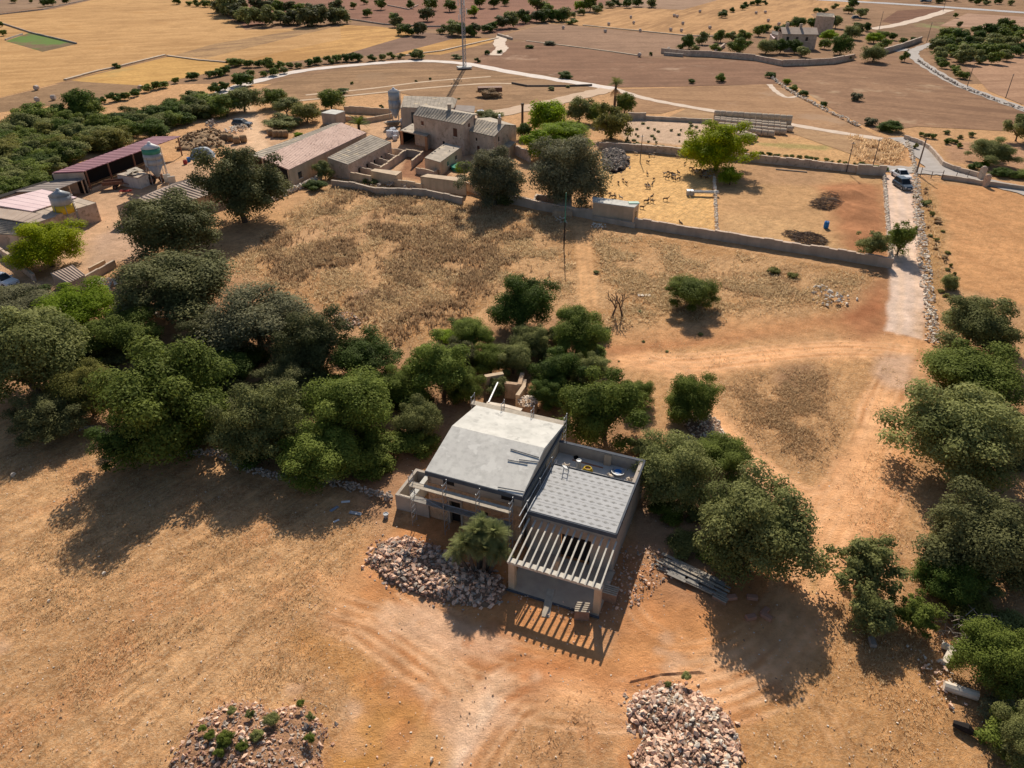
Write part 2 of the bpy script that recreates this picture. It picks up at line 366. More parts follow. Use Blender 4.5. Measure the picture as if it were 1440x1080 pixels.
ruts([(940, 512), (1000, 560), (1052, 632), (1108, 684), (1165, 700), (1212, 655), (1245, 560)], (0,), 2.2, (.80, .52, .31), .5)
ruts([(1295, 480), (1250, 590), (1205, 690), (1160, 780), (1125, 870), (1050, 940)], (-.9, 1.), .9, (.82, .55, .34), .55)
T7 = [(460, 760), (380, 800), (300, 900), (180, 1040)]
ruts(T7, (-1, 0, 1., 2), .25, (.66, .48, .3), .4)
for (pts, wd, c_, op_) in [([(540, 860), (600, 905), (650, 960), (655, 1010), (600, 1040), (540, 1035), (490, 1000)], 1.6, (.72, .55, .40), .5), ([(700, 960), (660, 1020), (625, 1100)], 1.3, (.78, .66, .55), .7), ([(690, 990), (640, 1090)], .6, (.84, .76, .68), .6),
    ([(760, 900), (850, 925), (960, 905), (1060, 880)], 2.4, (.62, .36, .18), .6), ([(430, 900), (520, 960), (500, 1080)], 2.0, (.52, .30, .12), .6), ([(500, 1080), (560, 1020), (600, 1080)], 3, (.50, .30, .10), .5),
    ([(560, 870), (600, 880), (640, 900), (690, 905)], 2.6, (.66, .52, .42), .55), ([(470, 840), (520, 800), (545, 760)], 1.6, (.66, .42, .24), .6)]:
    line(pts, wd, c_, 0, 1.0, op_, .5)
area([(1000, 545), (1040, 522), (1160, 508), (1190, 545), (1192, 620), (1160, 668), (1110, 665), (1060, 630), (1020, 585)], (.45, .30, .165), 1., 2.)
area([(1085, 515), (1150, 515), (1160, 545), (1100, 560)], (.25, .17, .12), .4, 1.5, .7)
# red turned soil strip along the south field edge
line([(850, 492), (980, 480), (1100, 462), (1190, 445), (1240, 430)], 2.3, (.38, .19, .10), .1, 1.6, .75)
area([(1180, 385), (1250, 380), (1255, 470), (1215, 478), (1150, 455)], (.36, .17, .095), .0, 3, .75)
area([(850, 440), (1000, 440), (1180, 440), (1200, 470), (860, 485)], (.50, .30, .16), .5, 2.5, .7)
# north dry field
FIELD_A = [(300, 380), (400, 300), (480, 250), (560, 262), (650, 285), (800, 305), (830, 320), (1000, 345), (1235, 388), (1180, 440), (1000, 450), (850, 470), (800, 430), (700, 420), (640, 460), (560, 500), (470, 440), (330, 400)]
area(FIELD_A, (.47, .325, .185), 1., 3)
paint(np.clip((fbm(X, Y, 6, 7) - .5) * 4, 0, .7) * (sdf_poly(X, Y, W2(FIELD_A)) < 0), (.34, .20, .085))
area([(390, 320), (480, 300), (560, 300), (520, 330), (400, 360)], (.52, .37, .24), .5, 4, .7)
for dx in (-7, 0, 8): line([(817 + dx, 318), (822 + dx, 360), (828 + dx * 1.2, 430)], .7, (.62, .42, .24), .3, .5, .8, .2)
area([(500, 405), (560, 410), (545, 425), (500, 420)], (.40, .33, .28), .1, 1.5, .8)
# pens
area([(846, 212), (1003, 226), (1008, 331), (893, 314), (850, 290), (840, 250)], (.66, .47, .22), .9, .8, 1, .2)
area([(1003, 226), (1245, 244), (1252, 375), (1008, 331)], (.47, .33, .19), .35, .8, 1, .2)
area([(1010, 228), (1180, 240), (1150, 262), (1010, 255)], (.37, .26, .18), .2, 3, .6)
area([(1150, 262), (1200, 255), (1243, 262), (1250, 372), (1190, 350), (1170, 310)], (.36, .19, .11), .05, 3, .9)
area([(1020, 300), (1120, 310), (1190, 350), (1010, 330)], (.52, .38, .22), .5, 3, .7)
# gravel lane
area([(1244, 246), (1283, 243), (1292, 330), (1303, 420), (1300, 478), (1245, 465), (1251, 400)], (.70, .63, .60), .0, .5, 1, .3)
for dx in (-8, 9): line([(1264 + dx * .8, 250), (1270 + dx, 330), (1277 + dx * 1.3, 400), (1277 + dx * 1.6, 470)], .7, (.76, .66, .58), 0, .4, .8, .3)
area([(1235, 500), (1275, 498), (1297, 530), (1285, 552), (1250, 550), (1225, 525)], (.58, .47, .40), 0, 1.5, .8)
# right hand field and verge
area([(1286, 256), (1310, 258), (1333, 330), (1330, 400), (1318, 430), (1300, 400)], (.40, .26, .12), .9, 1.5)
area([(1312, 256), (1700, 300), (1700, 480), (1440, 430), (1345, 405), (1335, 330)], (.55, .34, .18), .35, 1.5)
th2 = R_(-72); s2 = fbm((X * math.cos(th2) + Y * math.sin(th2)) / 10, -X * math.sin(th2) + Y * math.cos(th2), .8, 5, 3)
paint(np.clip((s2 - .5) * 3, 0, .5) * (sdf_poly(X, Y, W2([(1312, 256), (1700, 300), (1700, 480), (1440, 430), (1345, 405), (1335, 330)])) < 0), (.43, .25, .125))
# farmyard dust
area([(330, 230), (300, 170), (360, 150), (400, 200), (470, 180), (560, 165), (600, 190), (700, 210), (640, 262), (480, 240), (420, 250), (330, 290), (160, 330), (130, 400), (90, 430), (-60, 440), (-60, 330), (100, 270), (250, 225)], (.52, .39, .28), 0, 1.5)
area([(575, 215), (612, 205), (640, 262), (560, 250)], (.30, .18, .12), 0, 1)
area([(130, 340), (190, 300), (260, 290), (200, 360), (120, 380)], (.43, .35, .30), 0, 2, .8)
line([(340, 150), (352, 175), (365, 205), (400, 225)], 4., (.62, .50, .38), 0, 1.2)
# pale garden soil behind pens
area([(875, 170), (905, 166), (1000, 170), (1000, 212), (960, 204), (880, 198)], (.52, .44, .37), .1, 2)
area([(780, 190), (850, 200), (1000, 214), (1245, 238), (1245, 242), (840, 208)], (.60, .44, .32), 0, 1)
area([(1040, 190), (1200, 195), (1240, 235), (1060, 218)], (.50, .35, .19), .6, 2)
area([(1060, 200), (1170, 205), (1160, 211), (1080, 206)], (.20, .26, .09), .5, 1.5, .6)
area([(1190, 185), (1275, 200), (1270, 235), (1210, 232)], (.36, .21, .10), .9, 2, .8)
area([(1330, 200), (1440, 200), (1500, 240), (1440, 250), (1330, 225)], (.40, .27, .19), .4, 2)
# litter under the tree belts
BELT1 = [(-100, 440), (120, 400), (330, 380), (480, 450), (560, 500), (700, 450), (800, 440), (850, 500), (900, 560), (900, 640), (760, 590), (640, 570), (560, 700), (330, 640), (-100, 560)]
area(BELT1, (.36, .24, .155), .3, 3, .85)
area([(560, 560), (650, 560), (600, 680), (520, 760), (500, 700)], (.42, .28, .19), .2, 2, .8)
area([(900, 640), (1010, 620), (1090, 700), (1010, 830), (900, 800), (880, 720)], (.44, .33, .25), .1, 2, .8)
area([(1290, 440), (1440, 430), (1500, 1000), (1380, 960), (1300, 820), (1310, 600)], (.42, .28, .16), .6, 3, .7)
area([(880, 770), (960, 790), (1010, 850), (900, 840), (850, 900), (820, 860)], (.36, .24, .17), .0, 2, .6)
# dust and cement stains
for x, y, r in ((600, 868, 2.0), (640, 892, 1.6), (640, 998, 1.3), (600, 975, .9), (500, 995, .8), (745, 955, .7), (935, 895, .9), (925, 915, .6), (945, 925, .8), (935, 940, .7), (700, 1010, 1.2), (0, 915, 1.0), (660, 1040, 1.2), (410, 970, .9)):
    p = g(x, y); dd = np.hypot(X + wx - p.x, Y + wy * .8 - p.y); dd = dd * (.6 + .8 * fbm(X, Y, 1.0, 4)); paint(np.clip(1.0 - dd / r, 0, .6), (.62, .47, .36), 0)
for k in range(40):
    x, y = random.uniform(480, 1120), random.uniform(780, 1080); p = g(x, y); dd = np.hypot(X + wx - p.x, (Y + wy - p.y))
    paint(np.clip(1 - dd / random.uniform(.4, 1.2), 0, .45), random.choice([(.6, .42, .28), (.42, .19, .08), (.56, .3, .15)]))
col[..., :3] *= np.array([1.13, .94, .78])
v = 1 + (fbm(X, Y, 1.1, 0, 3) - .5) * .5; col[..., :3] *= v[..., None]
v = 1 + (fbm(X, Y, 22, 2, 3) - .5) * .35; col[..., :3] *= v[..., None]
Z = (fbm(X, Y, 4, 5) - .5) * .16 + (fbm(X, Y, .9, 6, 2) - .5) * .05
def mound(px, py, r, h, ell=1., ang=0):
    p = g(px, py); c, s = math.cos(ang), math.sin(ang); dx, dy = X - p.x, Y - p.y
    u = dx * c + dy * s; v_ = (-dx * s + dy * c) / ell
    d = np.hypot(u, v_) * (1 + .35 * (fbm(X, Y, 1.7, 3) - .5))
    return h * np.exp(-(d / r) ** 2 * 1.6)
for px, py, r, h, e in ((1185, 275, 5, 1.0, .8), (1205, 300, 4, .9, 1.2), (1215, 335, 4, .7, 1.2), (1165, 290, 3, .4, 1)): Z += mound(px, py, r, h, e) * (.7 + .6 * fbm(X, Y, 1., 4))
Z = Z * np.clip((152 - Y) / 26, 0, 1) * np.clip((175 - np.abs(X)) / 15, 0, 1)
ny, nx = X.shape
V = np.stack([X, Y, Z], -1).reshape(-1, 3)
idx = np.arange(nx * ny).reshape(ny, nx); F = np.stack([idx[:-1, :-1], idx[:-1, 1:], idx[1:, 1:], idx[1:, :-1]], -1).reshape(-1, 4)
me = fastmesh('ground', V, F)
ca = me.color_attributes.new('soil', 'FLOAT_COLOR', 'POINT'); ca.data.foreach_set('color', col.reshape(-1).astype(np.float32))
me.polygons.foreach_set('use_smooth', np.ones(len(F), bool))
m, n, b = nodes('dry_ground')
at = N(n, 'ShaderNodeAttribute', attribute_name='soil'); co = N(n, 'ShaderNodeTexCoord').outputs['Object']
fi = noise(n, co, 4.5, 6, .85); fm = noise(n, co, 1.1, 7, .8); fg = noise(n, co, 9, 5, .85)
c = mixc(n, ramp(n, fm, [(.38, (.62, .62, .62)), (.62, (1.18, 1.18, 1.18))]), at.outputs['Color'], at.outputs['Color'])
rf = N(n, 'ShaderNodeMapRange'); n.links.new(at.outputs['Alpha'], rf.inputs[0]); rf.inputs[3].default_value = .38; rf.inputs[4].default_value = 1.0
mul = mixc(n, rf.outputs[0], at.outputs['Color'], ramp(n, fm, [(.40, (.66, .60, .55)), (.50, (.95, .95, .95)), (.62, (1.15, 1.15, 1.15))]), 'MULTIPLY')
strawmask = N(n, 'ShaderNodeMath', operation='MULTIPLY'); r1 = N(n, 'ShaderNodeSeparateColor')
n.links.new(ramp(n, fi, [(.5, (0, 0, 0)), (.62, (1, 1, 1))]), r1.inputs[0]); n.links.new(r1.outputs[0], strawmask.inputs[0]); n.links.new(at.outputs['Alpha'], strawmask.inputs[1])
c = mixc(n, strawmask.outputs[0], mul, mixc(n, .6, mul, (.80, .62, .40)))
mpc = N(n, 'ShaderNodeMapping'); mpc.inputs['Rotation'].default_value = (0, 0, -R_(52)); n.links.new(co, mpc.inputs[0]); mps = N(n, 'ShaderNodeMapping'); mps.inputs['Scale'].default_value = (.35, 3.2, 1); n.links.new(mpc.outputs[0], mps.inputs[0])
comb = N(n, 'ShaderNodeMath', operation='MULTIPLY'); cs = N(n, 'ShaderNodeSeparateColor'); n.links.new(ramp(n, noise(n, mps.outputs[0], 1.0, 5, .7), [(.5, (0, 0, 0)), (.62, (1, 1, 1))]), cs.inputs[0]); n.links.new(cs.outputs[0], comb.inputs[0]); n.links.new(at.outputs['Alpha'], comb.inputs[1])
c = mixc(n, comb.outputs[0], c, mixc(n, .5, c, (.30, .17, .08)))
dk = mixc(n, 1.0, ramp(n, fg, [(.30, (.65, .65, .65)), (.44, (0, 0, 0))]), rf.outputs[0], 'MULTIPLY')
c = mixc(n, dk, c, mixc(n, .6, c, (.16, .09, .045)))
c = mixc(n, ramp(n, fg, [(.66, (0, 0, 0)), (.72, (.7, .7, .7))]), c, (.68, .52, .38))
n.links.new(c, b.inputs['Base Color']); b.inputs['Roughness'].default_value = 1; b.inputs['Specular IOR Level'].default_value = .05
bumpit(n, b, mixc(n, .5, fi, fm), .3, .9)
me.materials.append(m)
tag(link(bpy.data.objects.new('ground', me)), 'dry tan and orange earth of the plot and fields', kind='structure')

# ------------------------------------------------------------------ far fields, roads
def sheet(name, pts, m, z, label=None, world=False):
    P = [g(x, y) for x, y in pts] if not world else [Vector((x, y, 0)) for x, y in pts]
    me = bpy.data.meshes.new(name)
    from mathutils.geometry import tessellate_polygon
    tri = tessellate_polygon([[Vector((p.x, p.y, 0)) for p in P]])
    me.from_pydata([(p.x, p.y, z) for p in P], [], [t for t in tri])
    bm = bmesh.new(); bm.from_mesh(me); bmesh.ops.recalc_face_normals(bm, faces=bm.faces)
    if bm.faces and sum(f.normal.z for f in bm.faces) < 0: bmesh.ops.reverse_faces(bm, faces=bm.faces)
    bm.to_mesh(me); bm.free(); me.materials.append(m)
    return tag(link(bpy.data.objects.new(name, me)), label, kind='structure')
def ribbon(name, pts, wd, m, z, label=None):
    P = [Vector((x, y, 0)) for x, y in smooth_line(W2(pts))]; vs = []; fs = []
    for i, p in enumerate(P):
        d = (P[min(i + 1, len(P) - 1)] - P[max(i - 1, 0)]).normalized(); a = Vector((-d.y, d.x, 0)); k = wd / 2 * (1 + .12 * math.sin(i * 1.7) + random.uniform(-.05, .05))
        vs += [(p.x + a.x * k, p.y + a.y * k, z), (p.x - a.x * k, p.y - a.y * k, z)]
        if i: fs.append((2 * i - 2, 2 * i - 1, 2 * i + 1, 2 * i))
    me = bpy.data.meshes.new(name); me.from_pydata(vs, [], fs); me.materials.append(m)
    return tag(link(bpy.data.objects.new(name, me)), label, kind='structure')
GOLD = (.57, .385, .20); GOLD2 = (.46, .29, .14); BR = (.31, .20, .135); BR2 = (.25, .155, .10); TAN = (.45, .31, .20); TAN2 = (.35, .23, .145)
z = .024
FARBASE = fieldmat('far_brown_field', (.38, .26, .17), (.28, .185, .12), 8, 5, .3)
sheet('far_plain', [(-1200, -60), (2600, -60), (2600, 110), (1700, 118), (-300, 118), (-1200, 110)], FARBASE, .02, 'brown farmland stretching away to the horizon')
def field(pts, c1, c2, ang, per, con=.5, patch=None, label=''):
    global z; z += .0018
    return sheet('field', pts, fieldmat('field_%d' % int(z * 1000), c1, c2, ang, per, con, patch), z, label)
field([(-160, 160), (-160, 45), (0, 21), (75, 13), (130, 0), (180, -10), (300, -5), (320, 25), (345, 42), (480, 38), (480, 78), (400, 88), (325, 89), (236, 78), (100, 112), (0, 137)], GOLD, GOLD2, 20, 5, .45, ((.45, .25, .10), .6), 'large golden stubble field at the far left')
field([(478, 35), (530, 37), (592, 45), (540, 60), (480, 78), (400, 88), (330, 88), (400, 72), (480, 55)], (.60, .39, .17), (.42, .25, .11), 42, 4, .9, None, 'golden strip of cut stubble before the brown wedge')
field([(480, 78), (592, 45), (640, 50), (636, 56), (570, 74), (540, 79)], (.30, .21, .17), (.24, .165, .13), 35, 4, .3, None, 'grey brown ploughed wedge between two stubble strips')
field([(556, 76), (640, 54), (700, 54), (690, 60), (620, 77)], (.60, .39, .17), (.46, .28, .12), 32, 4, .8, None, 'narrow golden stubble strip left of the mast')
field([(100, 113), (236, 80), (325, 90), (318, 97), (270, 108), (206, 120), (150, 120)], (.62, .42, .17), (.50, .31, .12), 20, 3, .4, ((.42, .28, .11), .62), 'bright golden field wedge under the hedge line')
field([(245, 78), (300, 62), (420, 42), (470, 38), (400, 55), (290, 82)], (.50, .35, .19), (.32, .22, .14), 34, 4.5, 1., None, 'striped part-harvested strip in the golden field')
field([(-160, 190), (-160, 162), (0, 138), (100, 114), (206, 121), (190, 127), (135, 140), (60, 150), (0, 158)], (.38, .27, .17), (.29, .20, .125), 15, 4, .4, None, 'pinkish brown strip with hay bales at the far left')
field([(8, 58), (42, 46), (108, 62), (60, 73)], (.25, .19, .13), (.17, .15, .09), 20, 3, .3, ((.12, .22, .05), .47), 'small green vegetable plot in the golden field')
field([(-160, 40), (0, 18), (120, 0), (120, -15), (-160, -15)], (.38, .28, .2), (.3, .22, .16), 10, 6, .3, None, 'pale pasture with scattered trees at the top left corner')
field([(300, -15), (900, -15), (862, 5), (790, 20), (700, 48), (600, 40), (500, 28), (420, 22), (345, 40)], (.33, .19, .145), (.26, .15, .115), 12, 6, .4, None, 'reddish brown orchard ground at the top centre')
field([(700, 50), (770, 33), (862, 10), (960, 14), (1010, 0), (1230, 0), (1140, 20), (1150, 30), (1060, 47), (960, 50), (830, 38), (790, 33), (720, 52)], (.54, .35, .19), (.40, .25, .135), 62, 6, .8, None, 'golden stubble field dotted with round bales')
field([(880, 0), (1010, 0), (960, 14), (862, 9)], (.42, .31, .24), (.36, .26, .19), 10, 6, .3, None, 'pale pink field beyond the bale field')
field([(695, 52), (770, 33), (830, 39), (960, 51), (1040, 62), (960, 80), (918, 81), (820, 68), (740, 57)], (.37, .26, .19), (.30, .205, .15), 5, 5, .4, None, 'greyish brown field with two round bales')
field([(660, 92), (700, 60), (740, 58), (918, 82), (1100, 86), (1140, 98), (1100, 118), (960, 122), (870, 123), (760, 104)], (.32, .205, .145), (.25, .155, .11), 4, 5, .5, ((.42, .29, .2), .58), 'dark brown ploughed field beyond the farmhouse')
field([(862, 126), (960, 123), (1090, 118), (1140, 140), (1230, 190), (1275, 200), (1120, 178), (960, 152), (930, 160), (870, 160)], (.46, .31, .19), (.37, .24, .15), 172, 3, .4, ((.38, .25, .16), .55), 'tan fallow field behind the stacked bales')
field([(940, 165), (965, 153), (1120, 179), (1270, 201), (1275, 208), (1240, 232), (1120, 190), (1000, 170)], (.50, .36, .22), (.40, .27, .17), 172, 3, .4, None, 'dusty tan paddock beside the stacked bales')
field([(1100, 108), (1160, 92), (1260, 78), (1300, 92), (1350, 118), (1440, 155), (1520, 180), (1440, 186), (1290, 178), (1235, 186), (1180, 160), (1145, 138)], (.36, .24, .16), (.28, .18, .125), 148, 5, .6, ((.47, .33, .21), .58), 'broad brown field between the stone wall and the lane')
field([(1345, 78), (1440, 70), (1600, 80), (1600, 190), (1440, 148), (1390, 128)], (.50, .34, .24), (.40, .26, .18), 10, 4, .4, None, 'pinkish tan field right of the lane')
field([(1240, 30), (1262, 15), (1330, 11), (1322, 17), (1262, 35)], (.24, .14, .10), (.19, .11, .08), 20, 5, .3, None, 'dark reddish field below the highway')
field([(1225, 42), (1270, 36), (1335, 17), (1350, 18), (1320, 38), (1380, 42), (1330, 55), (1240, 50)], (.30, .20, .14), (.22, .16, .1), 20, 5, .4, ((.24, .24, .10), .58), 'brown and green fallow beside the dirt track')
field([(1322, 36), (1360, 19), (1440, 24), (1600, 34), (1600, 50), (1440, 43)], (.50, .36, .28), (.42, .29, .22), 10, 5, .3, None, 'pale pink field under the highway on the right')
field([(590, 98), (700, 100), (850, 125), (780, 142), (700, 160), (640, 150), (560, 130), (480, 135), (330, 150), (300, 148), (400, 112), (520, 92)], (.42, .29, .18), (.31, .21, .13), 14, 3, .7, ((.29, .185, .11), .56), 'bare tan pasture behind the farmhouse')
PALE = mat('pale_dust_track', (.62, .50, .40), (.52, .40, .31), .6, bump=.03)
PALE2 = mat('white_lime_track', (.68, .60, .55), (.58, .50, .44), .6, bump=.03)
ribbon('track', [(245, 162), (275, 148), (320, 127), (370, 112), (430, 99), (520, 90), (590, 86), (655, 90), (720, 102), (800, 115), (862, 125)], 4.2, PALE2, 0.0820, 'white farm lane curving behind the farm')
ribbon('track', [(862, 125), (905, 138), (960, 149), (1060, 166), (1150, 182), (1240, 196)], 2.6, PALE, 0.0830, 'thin pale track crossing the tan field')
ribbon('track', [(856, 126), (820, 134), (770, 146), (700, 160), (650, 172)], 6, mat('tan_track', (.52, .37, .25), (.44, .3, .2), .6), 0.0840, 'broad tan track leading to the farmhouse')
PALE3 = mat('faint_track', (.58, .43, .30), (.46, .33, .22), .3)
ribbon('track', [(420, 142), (500, 134), (600, 124), (680, 118), (720, 118)], 1.3, PALE3, 0.0850, 'narrow pale wheel track behind the farm')
ribbon('track', [(430, 134), (520, 125), (600, 115), (690, 108)], 1.2, PALE3, 0.0845, 'second pale wheel track behind the farm')
ribbon('track', [(707, 50), (702, 62), (706, 68), (695, 78)], 4.5, PALE, 0.0850, 'short pale track between the fields')
ribbon('track', [(1225, 41), (1262, 35), (1300, 25), (1335, 14)], 5, PALE, 0.0850, 'dirt track climbing to the highway')
ribbon('track', [(1082, 119), (1090, 128), (1105, 137), (1120, 136)], 1.5, PALE, 0.0850, 'light cattle path by the stone wall')
ribbon('road', [(1330, 57), (1298, 66), (1284, 74), (1290, 84), (1310, 98), (1345, 118), (1395, 138), (1440, 154), (1540, 190)], 3.6, M['road'], .10, 'narrow paved lane curving down the right side')
ribbon('road', [(1255, 72), (1275, 70), (1288, 72)], 4, M['road'], .104, 'paved spur at the lane bend')
hw = ribbon('road', [(1080, -6), (1160, 0), (1250, 5), (1340, 11), (1440, 18), (1600, 30)], 8.5, M['highway'], .10, 'pale highway across the top right')
for off in (-3.6, 0, 3.6):
    P = smooth_line(W2([(1080, -6), (1160, 0), (1250, 5), (1340, 11), (1440, 18), (1600, 30)])); mb = MB()
    for i in range(len(P) - 1):
        a = Vector((*P[i], .106)); b_ = Vector((*P[i + 1], .106)); nrm = Vector((-(b_ - a).y, (b_ - a).x, 0)).normalized()
        if off == 0:
            L_ = (b_ - a).length; k = int(L_ / 12)
            for j in range(k):
                p, q = a.lerp(b_, j / k), a.lerp(b_, (j + .35) / k); mb.add([p - nrm * .1, q - nrm * .1, q + nrm * .1, p + nrm * .1], [(0, 1, 2, 3)])
        else: mb.add([a + nrm * (off - .1), b_ + nrm * (off - .1), b_ + nrm * (off + .1), a + nrm * (off + .1)], [(0, 1, 2, 3)])
    tag(mb.build('road_marking', M['white']), kind='structure')
ribbon('road', [(1500, 285), (1420, 264), (1370, 254), (1340, 247), (1318, 236), (1300, 216), (1283, 203), (1262, 194)], 4.6, M['road'], .13, 'pale paved road passing the gate')
ribbon('road', [(1212, 237), (1250, 238), (1290, 240), (1325, 243)], 4.4, M['road'], .125, 'paved junction above the gravel lane')

# ------------------------------------------------------------------ foliage: unit crowns (radius 1) shared by many trees
def crown_mesh(name, seed, nlobe, nleaf, ls, lobe_r=(.22, .40), zmin=-.45, ragged=.25):
    r = np.random.default_rng(seed)
    d = r.normal(size=(nlobe * 4, 3)); d /= np.linalg.norm(d, axis=1)[:, None]; d = d[d[:, 2] > zmin][:nlobe]
    lr = r.uniform(*lobe_r, len(d)) * np.where(r.random(len(d)) < .15, 1.25, 1)
    off = r.uniform(1 - ragged, 1.04, len(d)) - lr * .75
    C = d * off[:, None]; C[:, :2] *= 1 + .12 * r.normal(size=(len(d), 1))
    tone_l = r.normal(.5, .2, len(d))
    k = max(3, nlobe // 3); inner = r.normal(size=(k, 3)) * .22; C = np.vstack([C, inner]); lr = np.append(lr, [.42] * k); tone_l = np.append(tone_l, [.45] * k)
    wts = lr ** 2; wts[-k:] *= .5; wts /= wts.sum()
    li = r.choice(len(C), nleaf, p=wts)
    q = r.normal(size=(nleaf, 3)); q /= np.linalg.norm(q, axis=1)[:, None]; q[:, 2] = np.where(r.random(nleaf) < .5, np.abs(q[:, 2]), q[:, 2])
    rad = lr[li] * (r.random(nleaf) ** .45) * (1 + .22 * (r.random(nleaf) < .10) * r.random(nleaf) * 2)
    P = C[li] + q * rad[:, None] * np.array([1, 1, .85])
    # leaf frame
    nrm = q * 1.1 + r.normal(size=(nleaf, 3)) * .5 + np.array([0, 0, .55]); nrm /= np.linalg.norm(nrm, axis=1)[:, None]
    t = np.cross(nrm, r.normal(size=(nleaf, 3))); t /= np.linalg.norm(t, axis=1)[:, None] + 1e-9; bt = np.cross(nrm, t)
    s = ls * r.uniform(.6, 1.4, nleaf)[:, None]; a = t * s; b_ = bt * s * .55
    V = np.stack([P - a, P - b_, P + a, P + b_], 1).reshape(-1, 3)
    F = np.arange(nleaf * 4).reshape(-1, 4)
    tone = np.clip(tone_l[li] + r.normal(0, .2, nleaf), 0, 1)
    me = fastmesh(name, V, F, tone); me.materials.append(L['olive']); return me
NEARC = [crown_mesh('crown', 10 + i, [38, 50, 32, 44, 54, 36, 46, 28][i], 44000, .0225, (.16, .30), -.7, .34 + .06 * (i % 4)) for i in range(8)]
MIDC = [crown_mesh('crown', 40 + i, [18, 24, 30, 14, 22][i], 8000, .05, (.24, .40), -.5, .3) for i in range(5)]
FARC = [crown_mesh('crown', 60 + i, [10, 14, 8, 12][i], 1500, .11, (.3, .46), -.5, .3) for i in range(4)]
OPENC = [crown_mesh('crown', 80 + i, 40, 9500, .04, (.11, .22), -.4, .5) for i in range(3)]
def trunk_mesh(seed, n=7):
    r = random.Random(seed); mb = MB()
    lean = (r.uniform(-.08, .08), r.uniform(-.08, .08))
    fork = (lean[0], lean[1], .38)
    mb.tube([(0, 0, -.03), (lean[0] * .4, lean[1] * .4, .15), fork], [.075, .06, .052], 7)
    for i in range(n):
        t = 2 * math.pi * i / n + r.uniform(-.4, .4); rr = r.uniform(.35, .75); zz = r.uniform(.85, 1.3)
        m1 = (fork[0] + math.cos(t) * rr * .35, fork[1] + math.sin(t) * rr * .35, .38 + (zz - .38) * .4)
        e = (math.cos(t) * rr, math.sin(t) * rr, zz)
        mb.tube([fork, m1, e], [.04, .026, .01], 5)
        t2 = t + r.uniform(.5, 1.); mb.tube([m1, (m1[0] + math.cos(t2) * .3, m1[1] + math.sin(t2) * .3, zz * .95)], [.02, .008], 4)
    me = mb.mesh('trunk'); me.materials.append(M['bark']); return me
TRUNKS = [trunk_mesh(i) for i in range(5)]
def tree(cx, cy, wpx, hpx, leaf, label, name='olive_tree', cat='tree', lod=0, group=None, clear=.25, rzr=None, trunk=True, seed=None):
    rr = random.Random(seed if seed is not None else int(cx * 13 + cy * 7))
    hc = 2.5; Rz = 2
    if cy > 390 and lod != 3: wpx *= 1.1; hpx *= 1.12
    if 120 < cy <= 390 and group is None and lod != 3: wpx *= 1.16; hpx *= 1.2
    for _ in range(6):
        p = g(cx, cy, hc); s = FPX / depth(p); R = wpx / 2 / s; al = math.atan2(CAM_H - hc, p.y)
        v = (hpx / 2 / s) ** 2 - (R * math.sin(al)) ** 2
        Rz = max(math.sqrt(max(v, 0)), .5 * R) / math.cos(al); Rz = min(Rz, .92 * R if cy > 390 else 1.1 * R)
        hc = Rz * .62 + clear * R * .6
    t = empty(name, (p.x, p.y, 0), rr.uniform(0, 6.28), label, cat, group)
    pool = [NEARC, MIDC, FARC, OPENC][lod]
    me = pool[rr.randrange(len(pool))]
    inst('crown', me, (0, 0, hc), (0, 0, 0), (R, R, Rz), t, L[leaf])
    if trunk: inst('trunk', TRUNKS[rr.randrange(5)], (0, 0, 0), (0, 0, 0), (R * .85, R * .85, hc), t)
    return t
def bush(cx, cy, wpx, hpx, leaf, label, name='bush', lod=1, group=None, cat='bush'):
    """ground-hugging shrub: one mesh"""
    rr = random.Random(int(cx * 31 + cy * 17)); hc = 1
    for _ in range(5):
        p = g(cx, cy, hc); s = FPX / depth(p); R = wpx / 2 / s; al = math.atan2(CAM_H - hc, p.y)
        v = (hpx / 2 / s) ** 2 - (R * math.sin(al)) ** 2; Rz = min(max(math.sqrt(max(v, 0)), .4 * R) / math.cos(al), 1.2 * R); hc = Rz * .55
    pool = [NEARC, MIDC, FARC, OPENC][lod]
    o = inst(name, pool[rr.randrange(len(pool))], (p.x, p.y, hc), (0, 0, rr.uniform(0, 6.28)), (R, R, Rz), None, L[leaf])
    return tag(o, label, cat, group)

